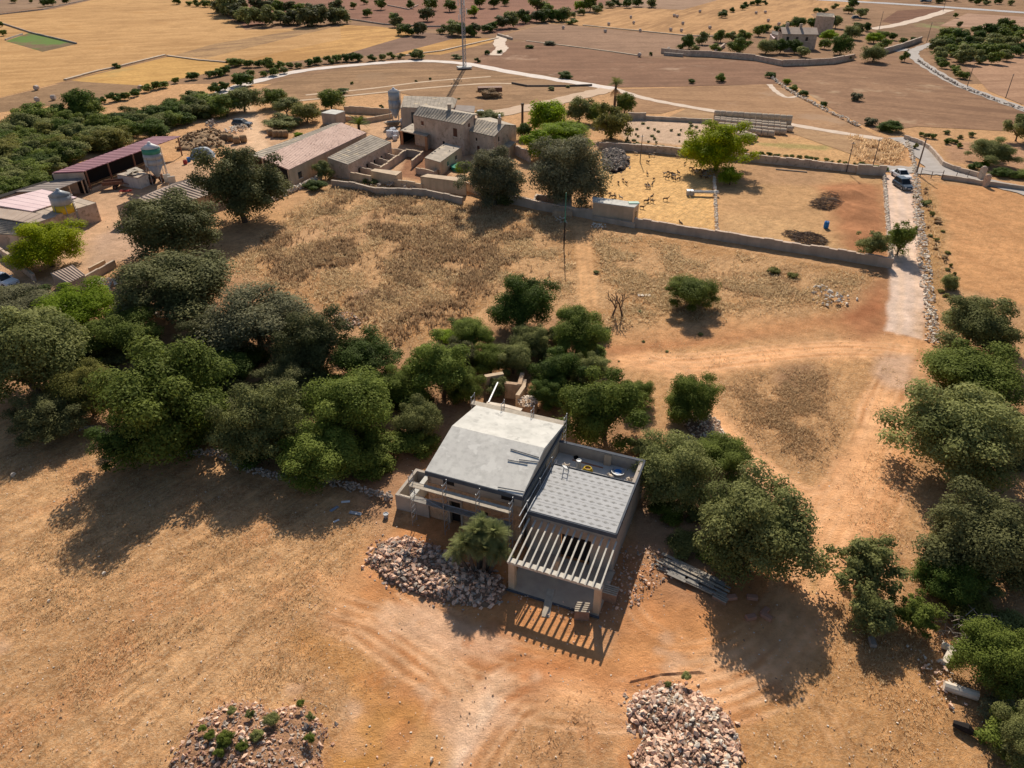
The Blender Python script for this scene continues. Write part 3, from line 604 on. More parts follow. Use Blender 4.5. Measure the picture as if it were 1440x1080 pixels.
NEAR = [
 (35, 500, 180, 160, 'olive', 'big grey green olive tree at the left edge above the shaded field'),
 (228, 562, 185, 195, 'green', 'largest green tree of the left belt, casting a long jagged shadow'),
 (122, 552, 95, 95, 'yellowish', 'yellowish green tree left of the largest belt tree'),
 (112, 432, 120, 70, 'bright', 'bright green bushy tree below the small corrugated shed'),
 (28, 432, 100, 60, 'grey', 'pale grey olive crown at the left edge above the big olive'),
 (172, 468, 110, 70, 'green', 'rounded mid green tree between the bright bush and the dark oak'),
 (246, 402, 175, 115, 'dark', 'wide dark oak between the farm rubble and the dry field'),
 (360, 452, 155, 112, 'grey', 'brownish grey olive tree at the corner of the dry field'),
 (438, 480, 116, 112, 'dark', 'dark rounded oak on the edge of the dry field'),
 (514, 502, 104, 80, 'deep', 'low dark round tree nearest the dry field edge'),
 (368, 590, 140, 130, 'olive', 'soft grey olive tree in the middle of the left belt'),
 (492, 575, 135, 130, 'green', 'green pine-like tree left of the unfinished house'),
 (448, 640, 130, 85, 'green', 'low spreading tree over the dry stone wall left of the house'),
 (622, 520, 112, 112, 'green', 'green tree directly behind the left end of the roof'),
 (735, 428, 96, 96, 'deep', 'tall dense green tree standing at the edge of the dry field'),
 (665, 472, 62, 55, 'green', 'small green tree left of the tall dense one'),
 (812, 470, 84, 80, 'green', 'light green tree right of the tall dense one'),
 (786, 520, 76, 72, 'deep', 'glossy dark green fruit tree behind the house ruins'),
 (852, 572, 130, 130, 'green', 'large green olive tree behind the walled roof terrace'),
 (722, 505, 60, 56, 'olive', 'loose pale shrub tree among the ruins'),
 (972, 562, 84, 78, 'green', 'round olive tree beside the pink stone pile'),
 (948, 665, 120, 125, 'olive', 'silvery olive tree touching the right corner of the house'),
 (1062, 742, 180, 190, 'olive', 'widest olive tree right of the house above the lumber pile'),
 (1018, 640, 90, 60, 'green', 'low green tree between the silvery olive and the track'),
 (1372, 455, 125, 95, 'olive', 'olive tree at the foot of the stone bank by the lane'),
 (1372, 530, 150, 100, 'green', 'deep green tree in the middle of the right hand belt'),
 (1355, 610, 195, 160, 'olive', 'broadest tree of the right hand belt beside the track'),
 (1382, 758, 165, 160, 'dark', 'dark grey green carob tree at the right edge'),
 (1400, 925, 115, 120, 'green', 'shaggy green tree low on the right edge'),
 (1440, 1030, 90, 110, 'olive', 'olive shrub tree in the lower right corner'),
 (238, 318, 140, 105, 'dark', 'open dark oak in front of the tan farm shed', ),
 (335, 262, 125, 112, 'dark', 'big spreading oak left of the pink tiled barn'),
 (655, 545, 60, 60, 'green', 'green tree screening the left end of the ruins'),
 (772, 556, 60, 50, 'deep', 'dark tree beside the round well behind the house'),
 (590, 590, 70, 66, 'olive', 'loose olive tree at the left corner of the concrete roof'),
 (690, 505, 56, 60, 'green', 'green tree between the ruins and the tall dense tree'),
 (745, 480, 60, 60, 'olive', 'olive tree in the middle of the thicket below the tall dense tree'),
 (835, 520, 60, 60, 'olive', 'olive tree rising behind the large one at the terrace'),
 (895, 555, 50, 60, 'green', 'small ragged green tree right of the large terrace tree'),
 (645, 500, 60, 50, 'dark', 'dark tree left of the ruins'),
 (300, 470, 90, 70, 'dark', 'dark low oak hidden between the dark oak and the brownish olive'),
 (310, 520, 90, 64, 'deep', 'dark green tree in the gap behind the largest belt tree'),
 (405, 540, 90, 60, 'dark', 'blackish low tree between the belt and the rounded oak'),
 (560, 545, 80, 66, 'green', 'green tree filling the gap left of the tree behind the roof'),
 (60, 590, 110, 60, 'dark', 'dark low tree at the foot of the big left edge olive'),
 (180, 620, 110, 56, 'deep', 'dark low tree under the largest belt tree'),
 (1340, 815, 90, 70, 'deep', 'dark low crown below the carob tree'),
]
for t in NEAR: tree(*t[:4], t[4], t[5], name='tree')
for t in [(1215, 795, 120, 110, 'olive', 'open crowned olive tree with visible dark limbs right of the track'),
          (1290, 862, 78, 66, 'green', 'smaller olive tree just right of the open crowned one'),
          (1225, 860, 84, 60, 'olive', 'low olive crown below the open crowned one'),
          (1268, 336, 50, 56, 'green', 'small wind-bent olive leaning over the gravel lane'),
          (1228, 344, 54, 46, 'olive', 'small olive at the pen corner beside the gravel lane'),
          (700, 545, 40, 34, 'olive', 'thin scrubby tree in the ruins behind the house')]:
    tree(*t[:4], t[4], t[5], name='olive_tree', lod=3, clear=.5)
for t in [(64, 346, 100, 70, 'lime', 'bright yellow green jacaranda beside the yellow banded silo'),
          (696, 250, 94, 86, 'grey', 'grey olive tree in front of the farm garden wall'),
          (800, 244, 108, 100, 'grey', 'huge domed holm oak left of the goat pen'),
          (1010, 206, 96, 74, 'lime', 'bright green carob shading the goats'),
          (770, 165, 52, 50, 'bright', 'vivid green tree right of the farmhouse'),
          (790, 192, 84, 40, 'bright', 'low vivid green trees between farmhouse and domed oak'),
          (760, 205, 50, 40, 'bright', 'vivid green tree left of the low vivid crowns'),
          (815, 155, 36, 36, 'olive', 'small olive tree by the bend of the tan track'),
          (861, 172, 50, 60, 'yellowish', 'tall yellow green pine at the pen corner'),
          (879, 146, 28, 38, 'green', 'slim green tree right of the tall palm'),
          (840, 160, 30, 30, 'green', 'small green tree left of the tall pine'),
          (975, 412, 78, 58, 'green', 'fig tree alone on the dry field casting a round shadow'),
          (492, 197, 28, 24, 'green', 'small round tree growing between the two barn roofs'),
          (457, 240, 30, 26, 'olive', 'small olive bush against the pink tiled barn'),
          (1392, 212, 66, 38, 'olive', 'wide grey olive tree behind the oleander hedge'),
          (1434, 182, 40, 36, 'olive', 'olive tree at the right edge above the road'),
          (341, 140, 48, 34, 'olive', 'wide dark tree by the pale lane left of the farm'),
          (385, 138, 34, 28, 'green', 'light green tree above the farm entrance track'),
          (402, 150, 40, 26, 'olive', 'low olive thicket tree right of the farm entrance track'),
          (430, 158, 40, 28, 'yellowish', 'yellowish thicket tree behind the pink tiled barn'),
          (465, 140, 36, 28, 'green', 'round tree left of the small concrete hut'),
          (690, 165, 40, 18, 'olive', 'olive bushes behind the farmhouse roof'),
          (735, 185, 22, 36, 'deep', 'dark narrow tree at the farmhouse gable'),
          (652, 238, 24, 20, 'bright', 'small bright bush beside the green garden net'),
          (1028, 248, 32, 26, 'bright', 'scrubby fig by the low white pen divider')]:
    tree(*t[:4], t[4], t[5], name='tree', lod=(0 if t[2] > 60 else 1), clear=.2)
def scrub(poly, n, size, leafs, label, group, lod=1, seed=1):
    r = random.Random(seed); P = np.array(poly, float); k = 0
    while k < n:
        x, y = r.uniform(P[:, 0].min(), P[:, 0].max()), r.uniform(P[:, 1].min(), P[:, 1].max())
        if sdf_poly(np.array([x]), np.array([y]), [tuple(q) for q in poly])[0] < 0:
            s_ = r.uniform(*size) * (y / 500) ** .5; bush(x, y, s_, s_ * .7, r.choice(leafs), label, name='undergrowth_bush', lod=lod, group=group); k += 1
scrub([(-20, 420), (110, 430), (200, 480), (330, 470), (430, 520), (600, 540), (640, 600), (560, 660), (400, 650), (200, 600), (60, 560), (-20, 540)], 52, (46, 84), ['olive', 'green', 'dark', 'deep', 'green'], 'scrubby bush filling the gaps between the trees of the left belt', 'undergrowth of the left belt', 1, 1)
scrub([(640, 450), (850, 455), (840, 540), (760, 560), (640, 520)], 14, (26, 50), ['green', 'olive', 'deep'], 'bush in the thicket behind the house ruins', 'thicket behind the house', 1, 2)
scrub([(900, 620), (1010, 640), (1060, 800), (990, 780), (920, 740)], 8, (34, 60), ['olive', 'green'], 'bush under the trees right of the house', 'undergrowth right of the house', 1, 3)
scrub([(1340, 430), (1440, 430), (1460, 1080), (1390, 1080), (1350, 850), (1320, 700), (1310, 560)], 20, (40, 74), ['green', 'olive', 'dark', 'deep'], 'bush filling the right hand tree belt', 'undergrowth of the right belt', 1, 4)
scrub([(-30, 215), (30, 172), (110, 155), (150, 168), (235, 152), (320, 135), (255, 176), (190, 180), (80, 228), (-30, 275)], 46, (44, 70), ['green', 'olive', 'deep'], 'low bush under the trees of the wood beyond the maroon barn', 'bushes of the wood beyond the maroon barn', 2, 9)
# forest on the left behind the farm: each tree its own object
def fill(poly, sp, size, leafs, label, group, name='forest_tree', lod=1, hr=.72, jit=.35, prob=1.):
    P = np.array(poly, float); k = 0
    y = P[:, 1].min()
    while y < P[:, 1].max():
        x = P[:, 0].min() + random.uniform(0, sp)
        while x < P[:, 0].max():
            xx, yy = x + random.uniform(-jit, jit) * sp, y + random.uniform(-jit, jit) * sp * .5
            d = sdf_poly(np.array([xx]), np.array([yy]), [tuple(q) for q in poly])[0]
            if d < 0 and random.random() < prob:
                sz = random.uniform(*size) * (.6 + .4 * (yy / max(P[:, 1].max(), 1)) if lod == 1 else 1)
                tree(xx, yy, sz, sz * hr, random.choice(leafs), label, name=name, lod=lod, group=group, trunk=(lod < 2), clear=.05); k += 1
            x += sp
        y += sp * .42
fill([(-40, 215), (30, 165), (110, 150), (150, 165), (235, 150), (330, 128), (320, 150), (255, 180), (190, 185), (80, 232), (-40, 280)], 25, (44, 64), ['green', 'olive', 'olive', 'green', 'yellowish', 'deep'],
     'dark green woodland tree in the dense wood beyond the maroon barn', 'trees of the wood beyond the maroon barn')
fill([(-40, 300), (-40, 230), (70, 240), (60, 262), (0, 275)], 27, (46, 60), ['green', 'olive'], 'olive green tree in the wood corner left of the maroon barn', 'trees left of the maroon barn', prob=.9)
tree(113, 146, 44, 40, 'deep', 'tallest dark round tree at the top of the left wood', name='tree', lod=1)
tree(50, 162, 52, 32, 'green', 'wide round tree at the left end of the hedge line', name='tree', lod=1)
def belt(pts, n, size, leafs, label, group, lod=2, name='hedgerow_tree', hr=.8, jit=4, trunk=False):
    P = smooth_line(pts, 12); 
    for i in range(n):
        q = P[min(int((i + random.uniform(-.3, .3)) / max(n - 1, 1) * (len(P) - 1)), len(P) - 1)] if i else P[0]
        sz = random.uniform(*size)
        tree(q[0] + random.uniform(-jit, jit), q[1] + random.uniform(-jit, jit) * .35, sz, sz * hr * random.uniform(.8, 1.15), random.choice(leafs), label, name=name, lod=lod, group=group, trunk=trunk, clear=.05)
belt([(140, 142), (175, 135), (215, 122), (270, 108), (320, 99)], 16, (12, 20), ['deep', 'green'], 'dark hedge tree between the golden wedge and the brown strip', 'hedge below the golden wedge')
belt([(270, 138), (310, 122), (345, 112)], 6, (18, 34), ['deep', 'green'], 'dark green clump tree left of the white lane', 'clump by the white lane')
belt([(325, 88), (360, 90), (410, 92), (455, 84), (500, 82), (545, 80), (590, 76)], 22, (13, 24), ['deep', 'olive', 'green'], 'dark tree in the hedge above the white curving lane', 'hedge above the white lane')
belt([(350, 103), (380, 104), (400, 100)], 4, (12, 20), ['olive', 'green'], 'small olive tree just above the bend of the white lane', 'small olives at the lane bend')
belt([(315, 8), (330, 14), (350, 24), (400, 26), (440, 24), (475, 22)], 20, (26, 38), ['dark', 'olive'], 'dark tree of the dense wood strip between gold field and orchard', 'wood strip at the top', hr=.9)
belt([(335, 5), (400, 12), (470, 12)], 10, (20, 28), ['dark', 'green'], 'tree at the back of the wood strip', 'back of the wood strip', hr=.9)
belt([(250, 2), (290, 6), (320, 8)], 6, (12, 18), ['deep', 'green'], 'small tree on the field edge at the very top', 'top edge hedge')
belt([(560, 26), (572, 44), (625, 40), (650, 44), (680, 42), (710, 32), (740, 24), (770, 22), (790, 22)], 22, (18, 28), ['deep', 'olive', 'dark'], 'dark tree in the hedge behind the lattice mast', 'hedge behind the mast', hr=.9)
belt([(790, 24), (830, 16), (850, 8), (880, 4), (920, 6)], 10, (10, 20), ['deep', 'olive'], 'small tree on the edge of the bale field', 'bale field edge trees')
for (x, y, s_, lf) in [(497, 8, 12, 'green'), (517, 18, 16, 'green'), (512, 2, 12, 'green'), (535, 6, 20, 'green'), (553, 24, 15, 'olive'), (576, 6, 16, 'green'), (601, 20, 26, 'dark'), (605, 6, 24, 'green'), (632, 8, 22, 'green'), (667, 16, 22, 'bright'), (675, 3, 22, 'green'), (695, 4, 20, 'deep'), (710, 2, 16, 'green'), (757, 6, 34, 'green'), (770, 14, 22, 'green'), (815, 8, 20, 'bright'), (830, 6, 26, 'green'), (862, 4, 14, 'deep'), (882, 5, 16, 'deep'), (62, 4, 14, 'deep'), (73, 3, 14, 'deep'), (92, 1, 12, 'deep'), (2, 34, 10, 'deep'), (4, 46, 12, 'green'), (20, 0, 12, 'olive'), (44, 2, 6, 'green')]:
    tree(x, y, s_, s_ * .85, lf, 'round orchard tree on the reddish brown field at the top' if x > 400 else 'lone tree on the pale pasture at the top left corner', name='orchard_tree', lod=2, group='orchard trees at the top' if x > 400 else 'trees at the top left corner', trunk=True)
for (x, y, w_, h_, lf, lb) in [(163, 93, 14, 10, 'deep', 'single dark bush on the hedge line of the golden field'), (329, 86, 9, 8, 'olive', 'single round bush at the corner of the golden wedge'),
    (797, 106, 26, 13, 'deep', 'dark evergreen bush above the white lane'), (775, 125, 12, 7, 'olive', 'low bush below the white lane'), (799, 122, 8, 5, 'olive', 'tiny bush below the white lane, the righthand one'),
    (806, 31, 20, 11, 'green', 'green bush at the corner of the bale field'), (774, 61, 20, 8, 'brown' if 0 else 'grey', 'brown grey thicket between two brown fields'), (744, 66, 14, 7, 'deep', 'dark low bush right of the short pale track'),
    (685, 74, 9, 9, 'deep', 'round dark bush left of the short pale track'), (703, 73, 10, 6, 'deep', 'low dark bush right beside the short pale track'), (671, 85, 10, 9, 'deep', 'dark bush right of the mast foot'), (641, 80, 20, 9, 'olive', 'low bushes left of the mast foot'),
    (915, 76, 6, 10, 'deep', 'small upright bush on the brown field edge'), (957, 66, 12, 10, 'green', 'light bush by the low stone wall end'), (1014, 110, 19, 17, 'green', 'round bush alone on the tan field'), (972, 115, 11, 8, 'deep', 'small dark bush left of the round one on the tan field'),
    (1083, 106, 18, 12, 'deep', 'conical dark bush at the head of the stone wall'), (1107, 115, 14, 11, 'bright', 'bright green bush at the top of the stone wall'), (1117, 124, 18, 12, 'green', 'green bush second along the stone wall'), (1130, 131, 16, 11, 'deep', 'dark bush third along the stone wall'), (1158, 147, 12, 12, 'deep', 'round dark bush on the stone wall alone'),
    (495, 117, 6, 5, 'green', 'tiny green bush in the pasture left of the mast shadow'), (536, 150, 8, 7, 'deep', 'small bush behind the metal silo'), (605, 111, 5, 5, 'deep', 'tiny dark bush in the pasture near the mast'), (585, 114, 5, 4, 'deep', 'tiniest dark bush in the pasture near the mast'), (645, 139, 5, 3, 'deep', 'low dark bush behind the back roof'),
    (690, 131, 40, 4, 'weed_brown', 'long strip of dry weeds behind the farmhouse'), (480, 128, 24, 7, 'deep', 'dark low hedge piece left of the silo'),
    (1255, 179, 36, 22, 'deep', 'dark green bush left of the road junction'), (1225, 172, 22, 16, 'grey', 'bare purplish grey shrub beside the dark green bush'), (1245, 178, 20, 16, 'bright', 'bright green bush at the field corner by the junction'),
    (1205, 137, 20, 16, 'grey', 'lone bare almond tree on the brown field'), (1020, 165, 26, 12, 'olive', 'grey bush behind the stacked bales'), (1436, 163, 14, 8, 'deep', 'dark bush by the lane at the right edge'),
    (1373, 234, 24, 16, 'deep', 'dark oleander bush left of the stone gate pillar'), (1386, 229, 20, 12, 'bright', 'bright green climber behind the stone gate pillar'), (1410, 243, 34, 18, 'deep', 'flowering oleander right of the gate pillar'), (1438, 246, 36, 16, 'green', 'green oleander at the right edge beside the road'),
    (1288, 206, 10, 16, 'yellowish', 'yellow weeds at the end of the white lane wall'), (1336, 398, 26, 34, 'olive', 'dark scrub olive on the verge below the stone bank'), (1302, 286, 16, 10, 'olive', 'small scrub on the stone bank'),
    (1370, 870, 60, 50, 'green', 'green shrub left of the dead branches'), (1322, 760, 34, 26, 'yellowish', 'yellow green shrub at the foot of the carob'), (1360, 850, 70, 40, 'yellowish', 'scrubby shrub below the dark low crown'), (1420, 880, 60, 50, 'olive', 'olive shrub above the shaggy tree'), (1410, 1000, 60, 50, 'grey', 'dry grey shrub below the shaggy tree'),
    (1215, 838, 30, 24, 'olive', 'small shrub at the foot of the open crowned olive'), (480, 215, 60, 14, 'olive', 'x'), (398, 172, 60, 18, 'olive', 'grey green scrub in front of the concrete hut'), (420, 190, 16, 10, 'bright', 'bright green plant behind the pink tiled barn'),
    (386, 268, 30, 14, 'olive', 'scrub at the foot of the farm wall left'), (440, 262, 40, 14, 'deep', 'low dark scrub on the farm rubble wall'), (520, 255, 26, 10, 'olive', 'scrub against the farm boundary wall'), (742, 345, 1, 1, 'olive', 'x'),
    (1237, 343, 20, 14, 'olive', 'x'), (600, 440, 1, 1, 'olive', 'x'), (628, 472, 36, 18, 'bright', 'fig scrub with large leaves behind the roof tree'), (905, 628, 50, 30, 'olive', 'olive shrub behind the terrace corner'), (1045, 610, 0, 0, 'olive', 'x'),
    (660, 290, 0, 0, 'olive', 'x'), (700, 275, 60, 16, 'olive', 'low scrub under the grey olive tree')]:
    if lb == 'x': continue
    bush(x, y, w_, h_, lf, lb, lod=1 if w_ > 24 else 2)
# trees round the far farmhouse and by the lane
for (x, y, w_, h_, lf) in [(970, 60, 26, 24, 'deep'), (988, 54, 22, 22, 'olive'), (978, 70, 14, 14, 'olive'), (1006, 68, 20, 16, 'green'), (1014, 52, 24, 20, 'green'), (1030, 52, 20, 18, 'olive'), (1040, 64, 36, 28, 'green'), (1046, 50, 24, 20, 'green'), (1068, 44, 20, 18, 'green'), (1078, 40, 16, 14, 'green'), (1078, 66, 28, 26, 'olive'), (1098, 66, 26, 26, 'deep'), (1118, 66, 24, 24, 'deep'), (1128, 74, 20, 16, 'olive'), (1096, 42, 20, 14, 'deep'), (1108, 36, 16, 14, 'deep'), (1122, 32, 26, 20, 'deep'), (1142, 34, 20, 16, 'deep'), (1168, 50, 26, 18, 'bright'), (1176, 32, 22, 20, 'olive'), (1184, 64, 34, 34, 'deep'), (1160, 62, 20, 18, 'green'), (1198, 46, 26, 24, 'olive'), (1205, 40, 22, 20, 'olive'), (1219, 38, 14, 18, 'deep'), (1230, 54, 26, 18, 'bright'), (1244, 62, 22, 18, 'green'), (1240, 50, 24, 16, 'green'), (1229, 76, 36, 30, 'olive'), (1256, 52, 14, 12, 'deep'), (1270, 58, 14, 12, 'deep'), (1284, 56, 10, 8, 'deep'), (1193, 82, 10, 8, 'deep')]:
    tree(x, y, w_, h_, lf, 'green garden tree in the grove around the far stone farmhouse', name='garden_tree', lod=2 if w_ < 24 else 1, group='grove around the far farmhouse', clear=.12)
fill([(1310, 60), (1325, 48), (1350, 44), (1400, 42), (1440, 30), (1440, 60), (1425, 80), (1400, 84), (1320, 82)], 17, (20, 30), ['olive', 'olive', 'green', 'deep'], 'dark olive green tree in the wood right of the lane', 'wood right of the lane', lod=2, hr=.85)
tree(1410, 34, 20, 34, 'deep', 'tallest tree rising from the wood right of the lane', name='tree', lod=2)
tree(1440, 68, 20, 30, 'deep', 'dark tree at the right edge beside the lane wood', name='tree', lod=2)
belt([(1320, 86), (1335, 94), (1345, 100), (1360, 108)], 8, (12, 18), ['olive', 'yellowish', 'green'], 'low olive bush between lane and pinkish tan field', 'bushes along the lane')
for (x, y, w_, h_, lf, lb) in [(1273, 80, 16, 20, 'green', 'thin pale tree just left of the lane bend'), (1350, 35, 9, 11, 'olive', 'single small bush on the pale pink field'), (1344, 22, 8, 8, 'green', 'small bush at the highway junction'), (1212, 18, 20, 16, 'olive', 'round bush below the highway at the left'), (1200, 5, 18, 16, 'deep', 'dark tree by the start of the highway'), (1194, 14, 18, 10, 'yellowish', 'yellow green bush below the highway'),
    (1016, 20, 16, 10, 'deep', 'dark bush at the tip of the bale field hedge')]:
    tree(x, y, w_, h_, lf, lb, name='tree', lod=2, trunk=True)
belt([(1016, 20), (1030, 14), (1050, 8), (1062, 3), (1072, 3)], 9, (9, 14), ['deep'], 'dark hedge tree running into the bale field', 'hedge in the bale field')
belt([(1145, 14), (1160, 16), (1175, 8), (1190, 10), (1215, 14)], 8, (8, 14), ['green', 'olive', 'yellowish'], 'small garden bush below the highway', 'bushes below the highway')
belt([(1310, 0), (1340, -2), (1370, 2), (1400, 2), (1440, 4), (1480, 6)], 12, (10, 18), ['deep', 'olive'], 'dark roadside tree above the highway', 'trees above the highway')
belt([(1295, 188), (1310, 192), (1328, 186), (1348, 192), (1365, 190), (1325, 200), (1342, 198), (1352, 205)], 10, (9, 13), ['green', 'olive'], 'small round orchard bush behind the curved road wall', 'young orchard behind the road wall', lod=2)
belt([(1000, 200), (1060, 215), (1100, 219), (1160, 225), (1220, 233), (1245, 237)], 34, (7, 11), ['deep', 'green', 'yellowish'], 'clipped dark green hedge plant above the north pen wall', 'hedge above the north pen wall', lod=2, name='hedge_plant', hr=.7, jit=2)
belt([(880, 202), (930, 207), (975, 211)], 12, (7, 10), ['deep', 'olive'], 'dark hedge plant behind the goat pen wall', 'hedge behind the goat pen', lod=2, name='hedge_plant', hr=.7, jit=2)
for i in range(34):
    x = random.uniform(880, 995); y = random.uniform(172, 203)
    bush(x, y, random.uniform(3, 8), 4, 'olive', 'small grey green plant on the pale garden soil', name='garden_plant', lod=2, group='plants on the pale garden soil', cat='plant')
for i in range(26):
    t = i / 25; x = 1100 + 8 * math.sin(i) - 0; px = (1289 + 40 * t + random.uniform(-6, 22), 265 + 150 * t)
    bush(px[0], px[1], random.uniform(6, 13), random.uniform(4, 8), random.choice(['weed_brown', 'weed', 'yellowish', 'olive']), 'dry scrub tuft on the verge right of the gravel lane', name='scrub_tuft', lod=2, group='scrub on the lane verge', cat='scrub')
for (x, y, s_) in [(838, 383, 10), (1088, 382, 22), (1115, 388, 20), (985, 470, 9), (1265, 450, 0), (870, 508, 4), (905, 480, 6), (938, 494, 6), (900, 438, 9)]:
    if s_: bush(x, y, s_, s_ * .6, 'yellowish' if s_ > 15 else 'olive', 'low %s bush on dry ground by the %s' % ('tawny' if s_ > 15 else 'grey green', {838: 'cart track', 1088: 'south pen wall, left of two', 1115: 'south pen wall, right of two', 985: 'red soil strip', 870: 'far left of the red strip', 905: 'middle of the red strip', 938: 'fork of the tracks', 900: 'dead tree'}[x]), name='low_bush', lod=2)

# dry weeds and grass as ground cover
def tufts(name, poly, n, h, lf, label, seed, clump=3., thr=.5, blades=3, spread=.16):
    r = np.random.default_rng(seed); P = W2(poly); A = np.array(P)
    q = r.uniform(A.min(0), A.max(0), (n * 6, 2)); x, y = q[:, 0], q[:, 1]
    keep = (sdf_poly(x, y, P) < 0) & (r.random(len(x)) < np.clip((fbm(x, y, clump, seed % 5, 3) - thr) * 6 + .4, .03, 1) * np.clip(-sdf_poly(x, y, P) / 5, .04, 1) * np.clip(dist_line(x, y, W2([(810, 318), (824, 370), (832, 440)])) - 1.6, 0, 1))
    x, y = x[keep][:n], y[keep][:n]; k = len(x)
    x = np.repeat(x, blades); y = np.repeat(y, blades); m_ = len(x)
    hh = np.repeat(r.uniform(.5, 1.3, k), blades) * h * r.uniform(.6, 1.2, m_); a = r.uniform(0, 6.28, m_); wd = hh * r.uniform(.07, .18, m_)
    bx = x + r.normal(0, spread * .5, m_); by = y + r.normal(0, spread * .5, m_); tx = bx + r.normal(0, spread, m_); ty = by + r.normal(0, spread, m_)
    c, s_ = np.cos(a) * wd, np.sin(a) * wd
    z0 = np.full(m_, -.06)
    V = np.stack([np.stack([bx - c, by - s_, z0], -1), np.stack([bx + c, by + s_, z0], -1), np.stack([tx + c * .6, ty + s_ * .6, hh * .8], -1), np.stack([tx - c * .3, ty - s_ * .3, hh], -1)], 1).reshape(-1, 3)
    tone = np.clip(np.repeat(r.normal(.5, .25, k), blades) + r.normal(0, .12, m_), 0, 1)
    me = fastmesh(name, V, np.arange(m_ * 4).reshape(-1, 4), tone); me.materials.append(L[lf])
    return tag(link(bpy.data.objects.new(name, me)), label, 'weeds', kind='stuff')
tufts('dry_weeds', FIELD_A, 30000, .30, 'weed', 'tall dry golden weeds covering the field behind the house', 1, 3.5, .47, 4, .25)
tufts('dry_weeds', [(310, 385), (400, 300), (480, 255), (640, 285), (800, 320), (810, 400), (700, 420), (640, 460), (560, 500), (470, 430)], 6500, .5, 'weed_dark', 'brown thistle stalks in the field behind the house', 2, 5, .52, 5, .2)
tufts('dry_grass', [(1000, 548), (1040, 524), (1160, 508), (1188, 545), (1190, 618), (1160, 664), (1110, 662), (1060, 630), (1020, 585)], 6500, .2, 'weed_brown', 'brown dry grass island inside the loop of the track', 3, 2, .46)
tufts('dry_grass', [(-60, 600), (330, 660), (560, 740), (500, 860), (540, 1000), (300, 1090), (-60, 1090)], 15000, .13, 'weed', 'short dry stubble on the lower left field', 4, 4, .45, 3, .1)
tufts('dry_grass', [(1180, 640), (1300, 560), (1320, 820), (1380, 940), (1440, 1090), (1150, 1090), (1140, 900), (1170, 800)], 8000, .16, 'weed', 'short straw grass between the track and the right hand trees', 5, 2.5, .5, 3, .1)
tufts('dry_grass', [(860, 480), (1240, 480), (1300, 560), (1200, 640), (1190, 520), (1000, 525), (900, 540)], 2500, .14, 'weed', 'thin straw between the wheel tracks', 6, 3, .55)
tufts('dry_grass', [(700, 960), (870, 960), (880, 1090), (700, 1090)], 500, .14, 'weed_brown', 'sparse dry grass left of the big rubble pile', 7, 2, .55)
tufts('dry_weeds', [(1288, 258), (1308, 258), (1333, 330), (1332, 400), (1318, 430), (1304, 400)], 2600, .4, 'weed_brown', 'dry brown grass on the lane verge', 8, 2, .45)
tufts('dry_weeds', [(1190, 190), (1275, 203), (1270, 232), (1200, 228)], 700, .7, 'weed_brown', 'tall rusty weeds in the corner by the junction', 9, 3, .42, 4, .3)
tufts('dry_weeds', [(850, 400), (1100, 370), (1230, 395), (1180, 435), (900, 440)], 5000, .26, 'weed_brown', 'dry grass below the pen wall', 10, 3, .5)

# ------------------------------------------------------------------ stones: shared convex lumps
def stone_mesh(seed, m, name='stone', flat=.7, n=13):
    r = random.Random(seed); bm = bmesh.new()
    for i in range(n):
        v = Vector((r.gauss(0, 1), r.gauss(0, 1), r.gauss(0, 1))).normalized() * r.uniform(.75, 1.05); bm.verts.new((v.x, v.y * .8, v.z * flat))
    res = bmesh.ops.convex_hull(bm, input=bm.verts); 
    junk = [g_ for g_ in res['geom_interior'] if isinstance(g_, bmesh.types.BMVert)]
    if junk: bmesh.ops.delete(bm, geom=junk, context='VERTS')
    me = bpy.data.meshes.new(name); bm.to_mesh(me); bm.free(); me.materials.append(m); return me
ST = {k: [stone_mesh(i + 20 * j, M[k]) for i in range(7)] for j, k in enumerate(['stone', 'stone_pale', 'stone_dark'])}
def joined(name, items, m, parent=None):
    """items: (mesh, location, euler, scale) joined into one mesh"""
    vs = []; fs = []; n = 0
    for me, loc, rot, sc in items:
        A = Matrix.LocRotScale(Vector(loc), __import__('mathutils').Euler(rot), Vector(sc))
        vs += [tuple(A @ v.co) for v in me.vertices]; fs += [tuple(i + n for i in p.vertices) for p in me.polygons]; n = len(vs)
    me = bpy.data.meshes.new(name); me.from_pydata(vs, [], fs); me.materials.append(m)
    o = bpy.data.objects.new(name, me); link(o); o.parent = parent; return o
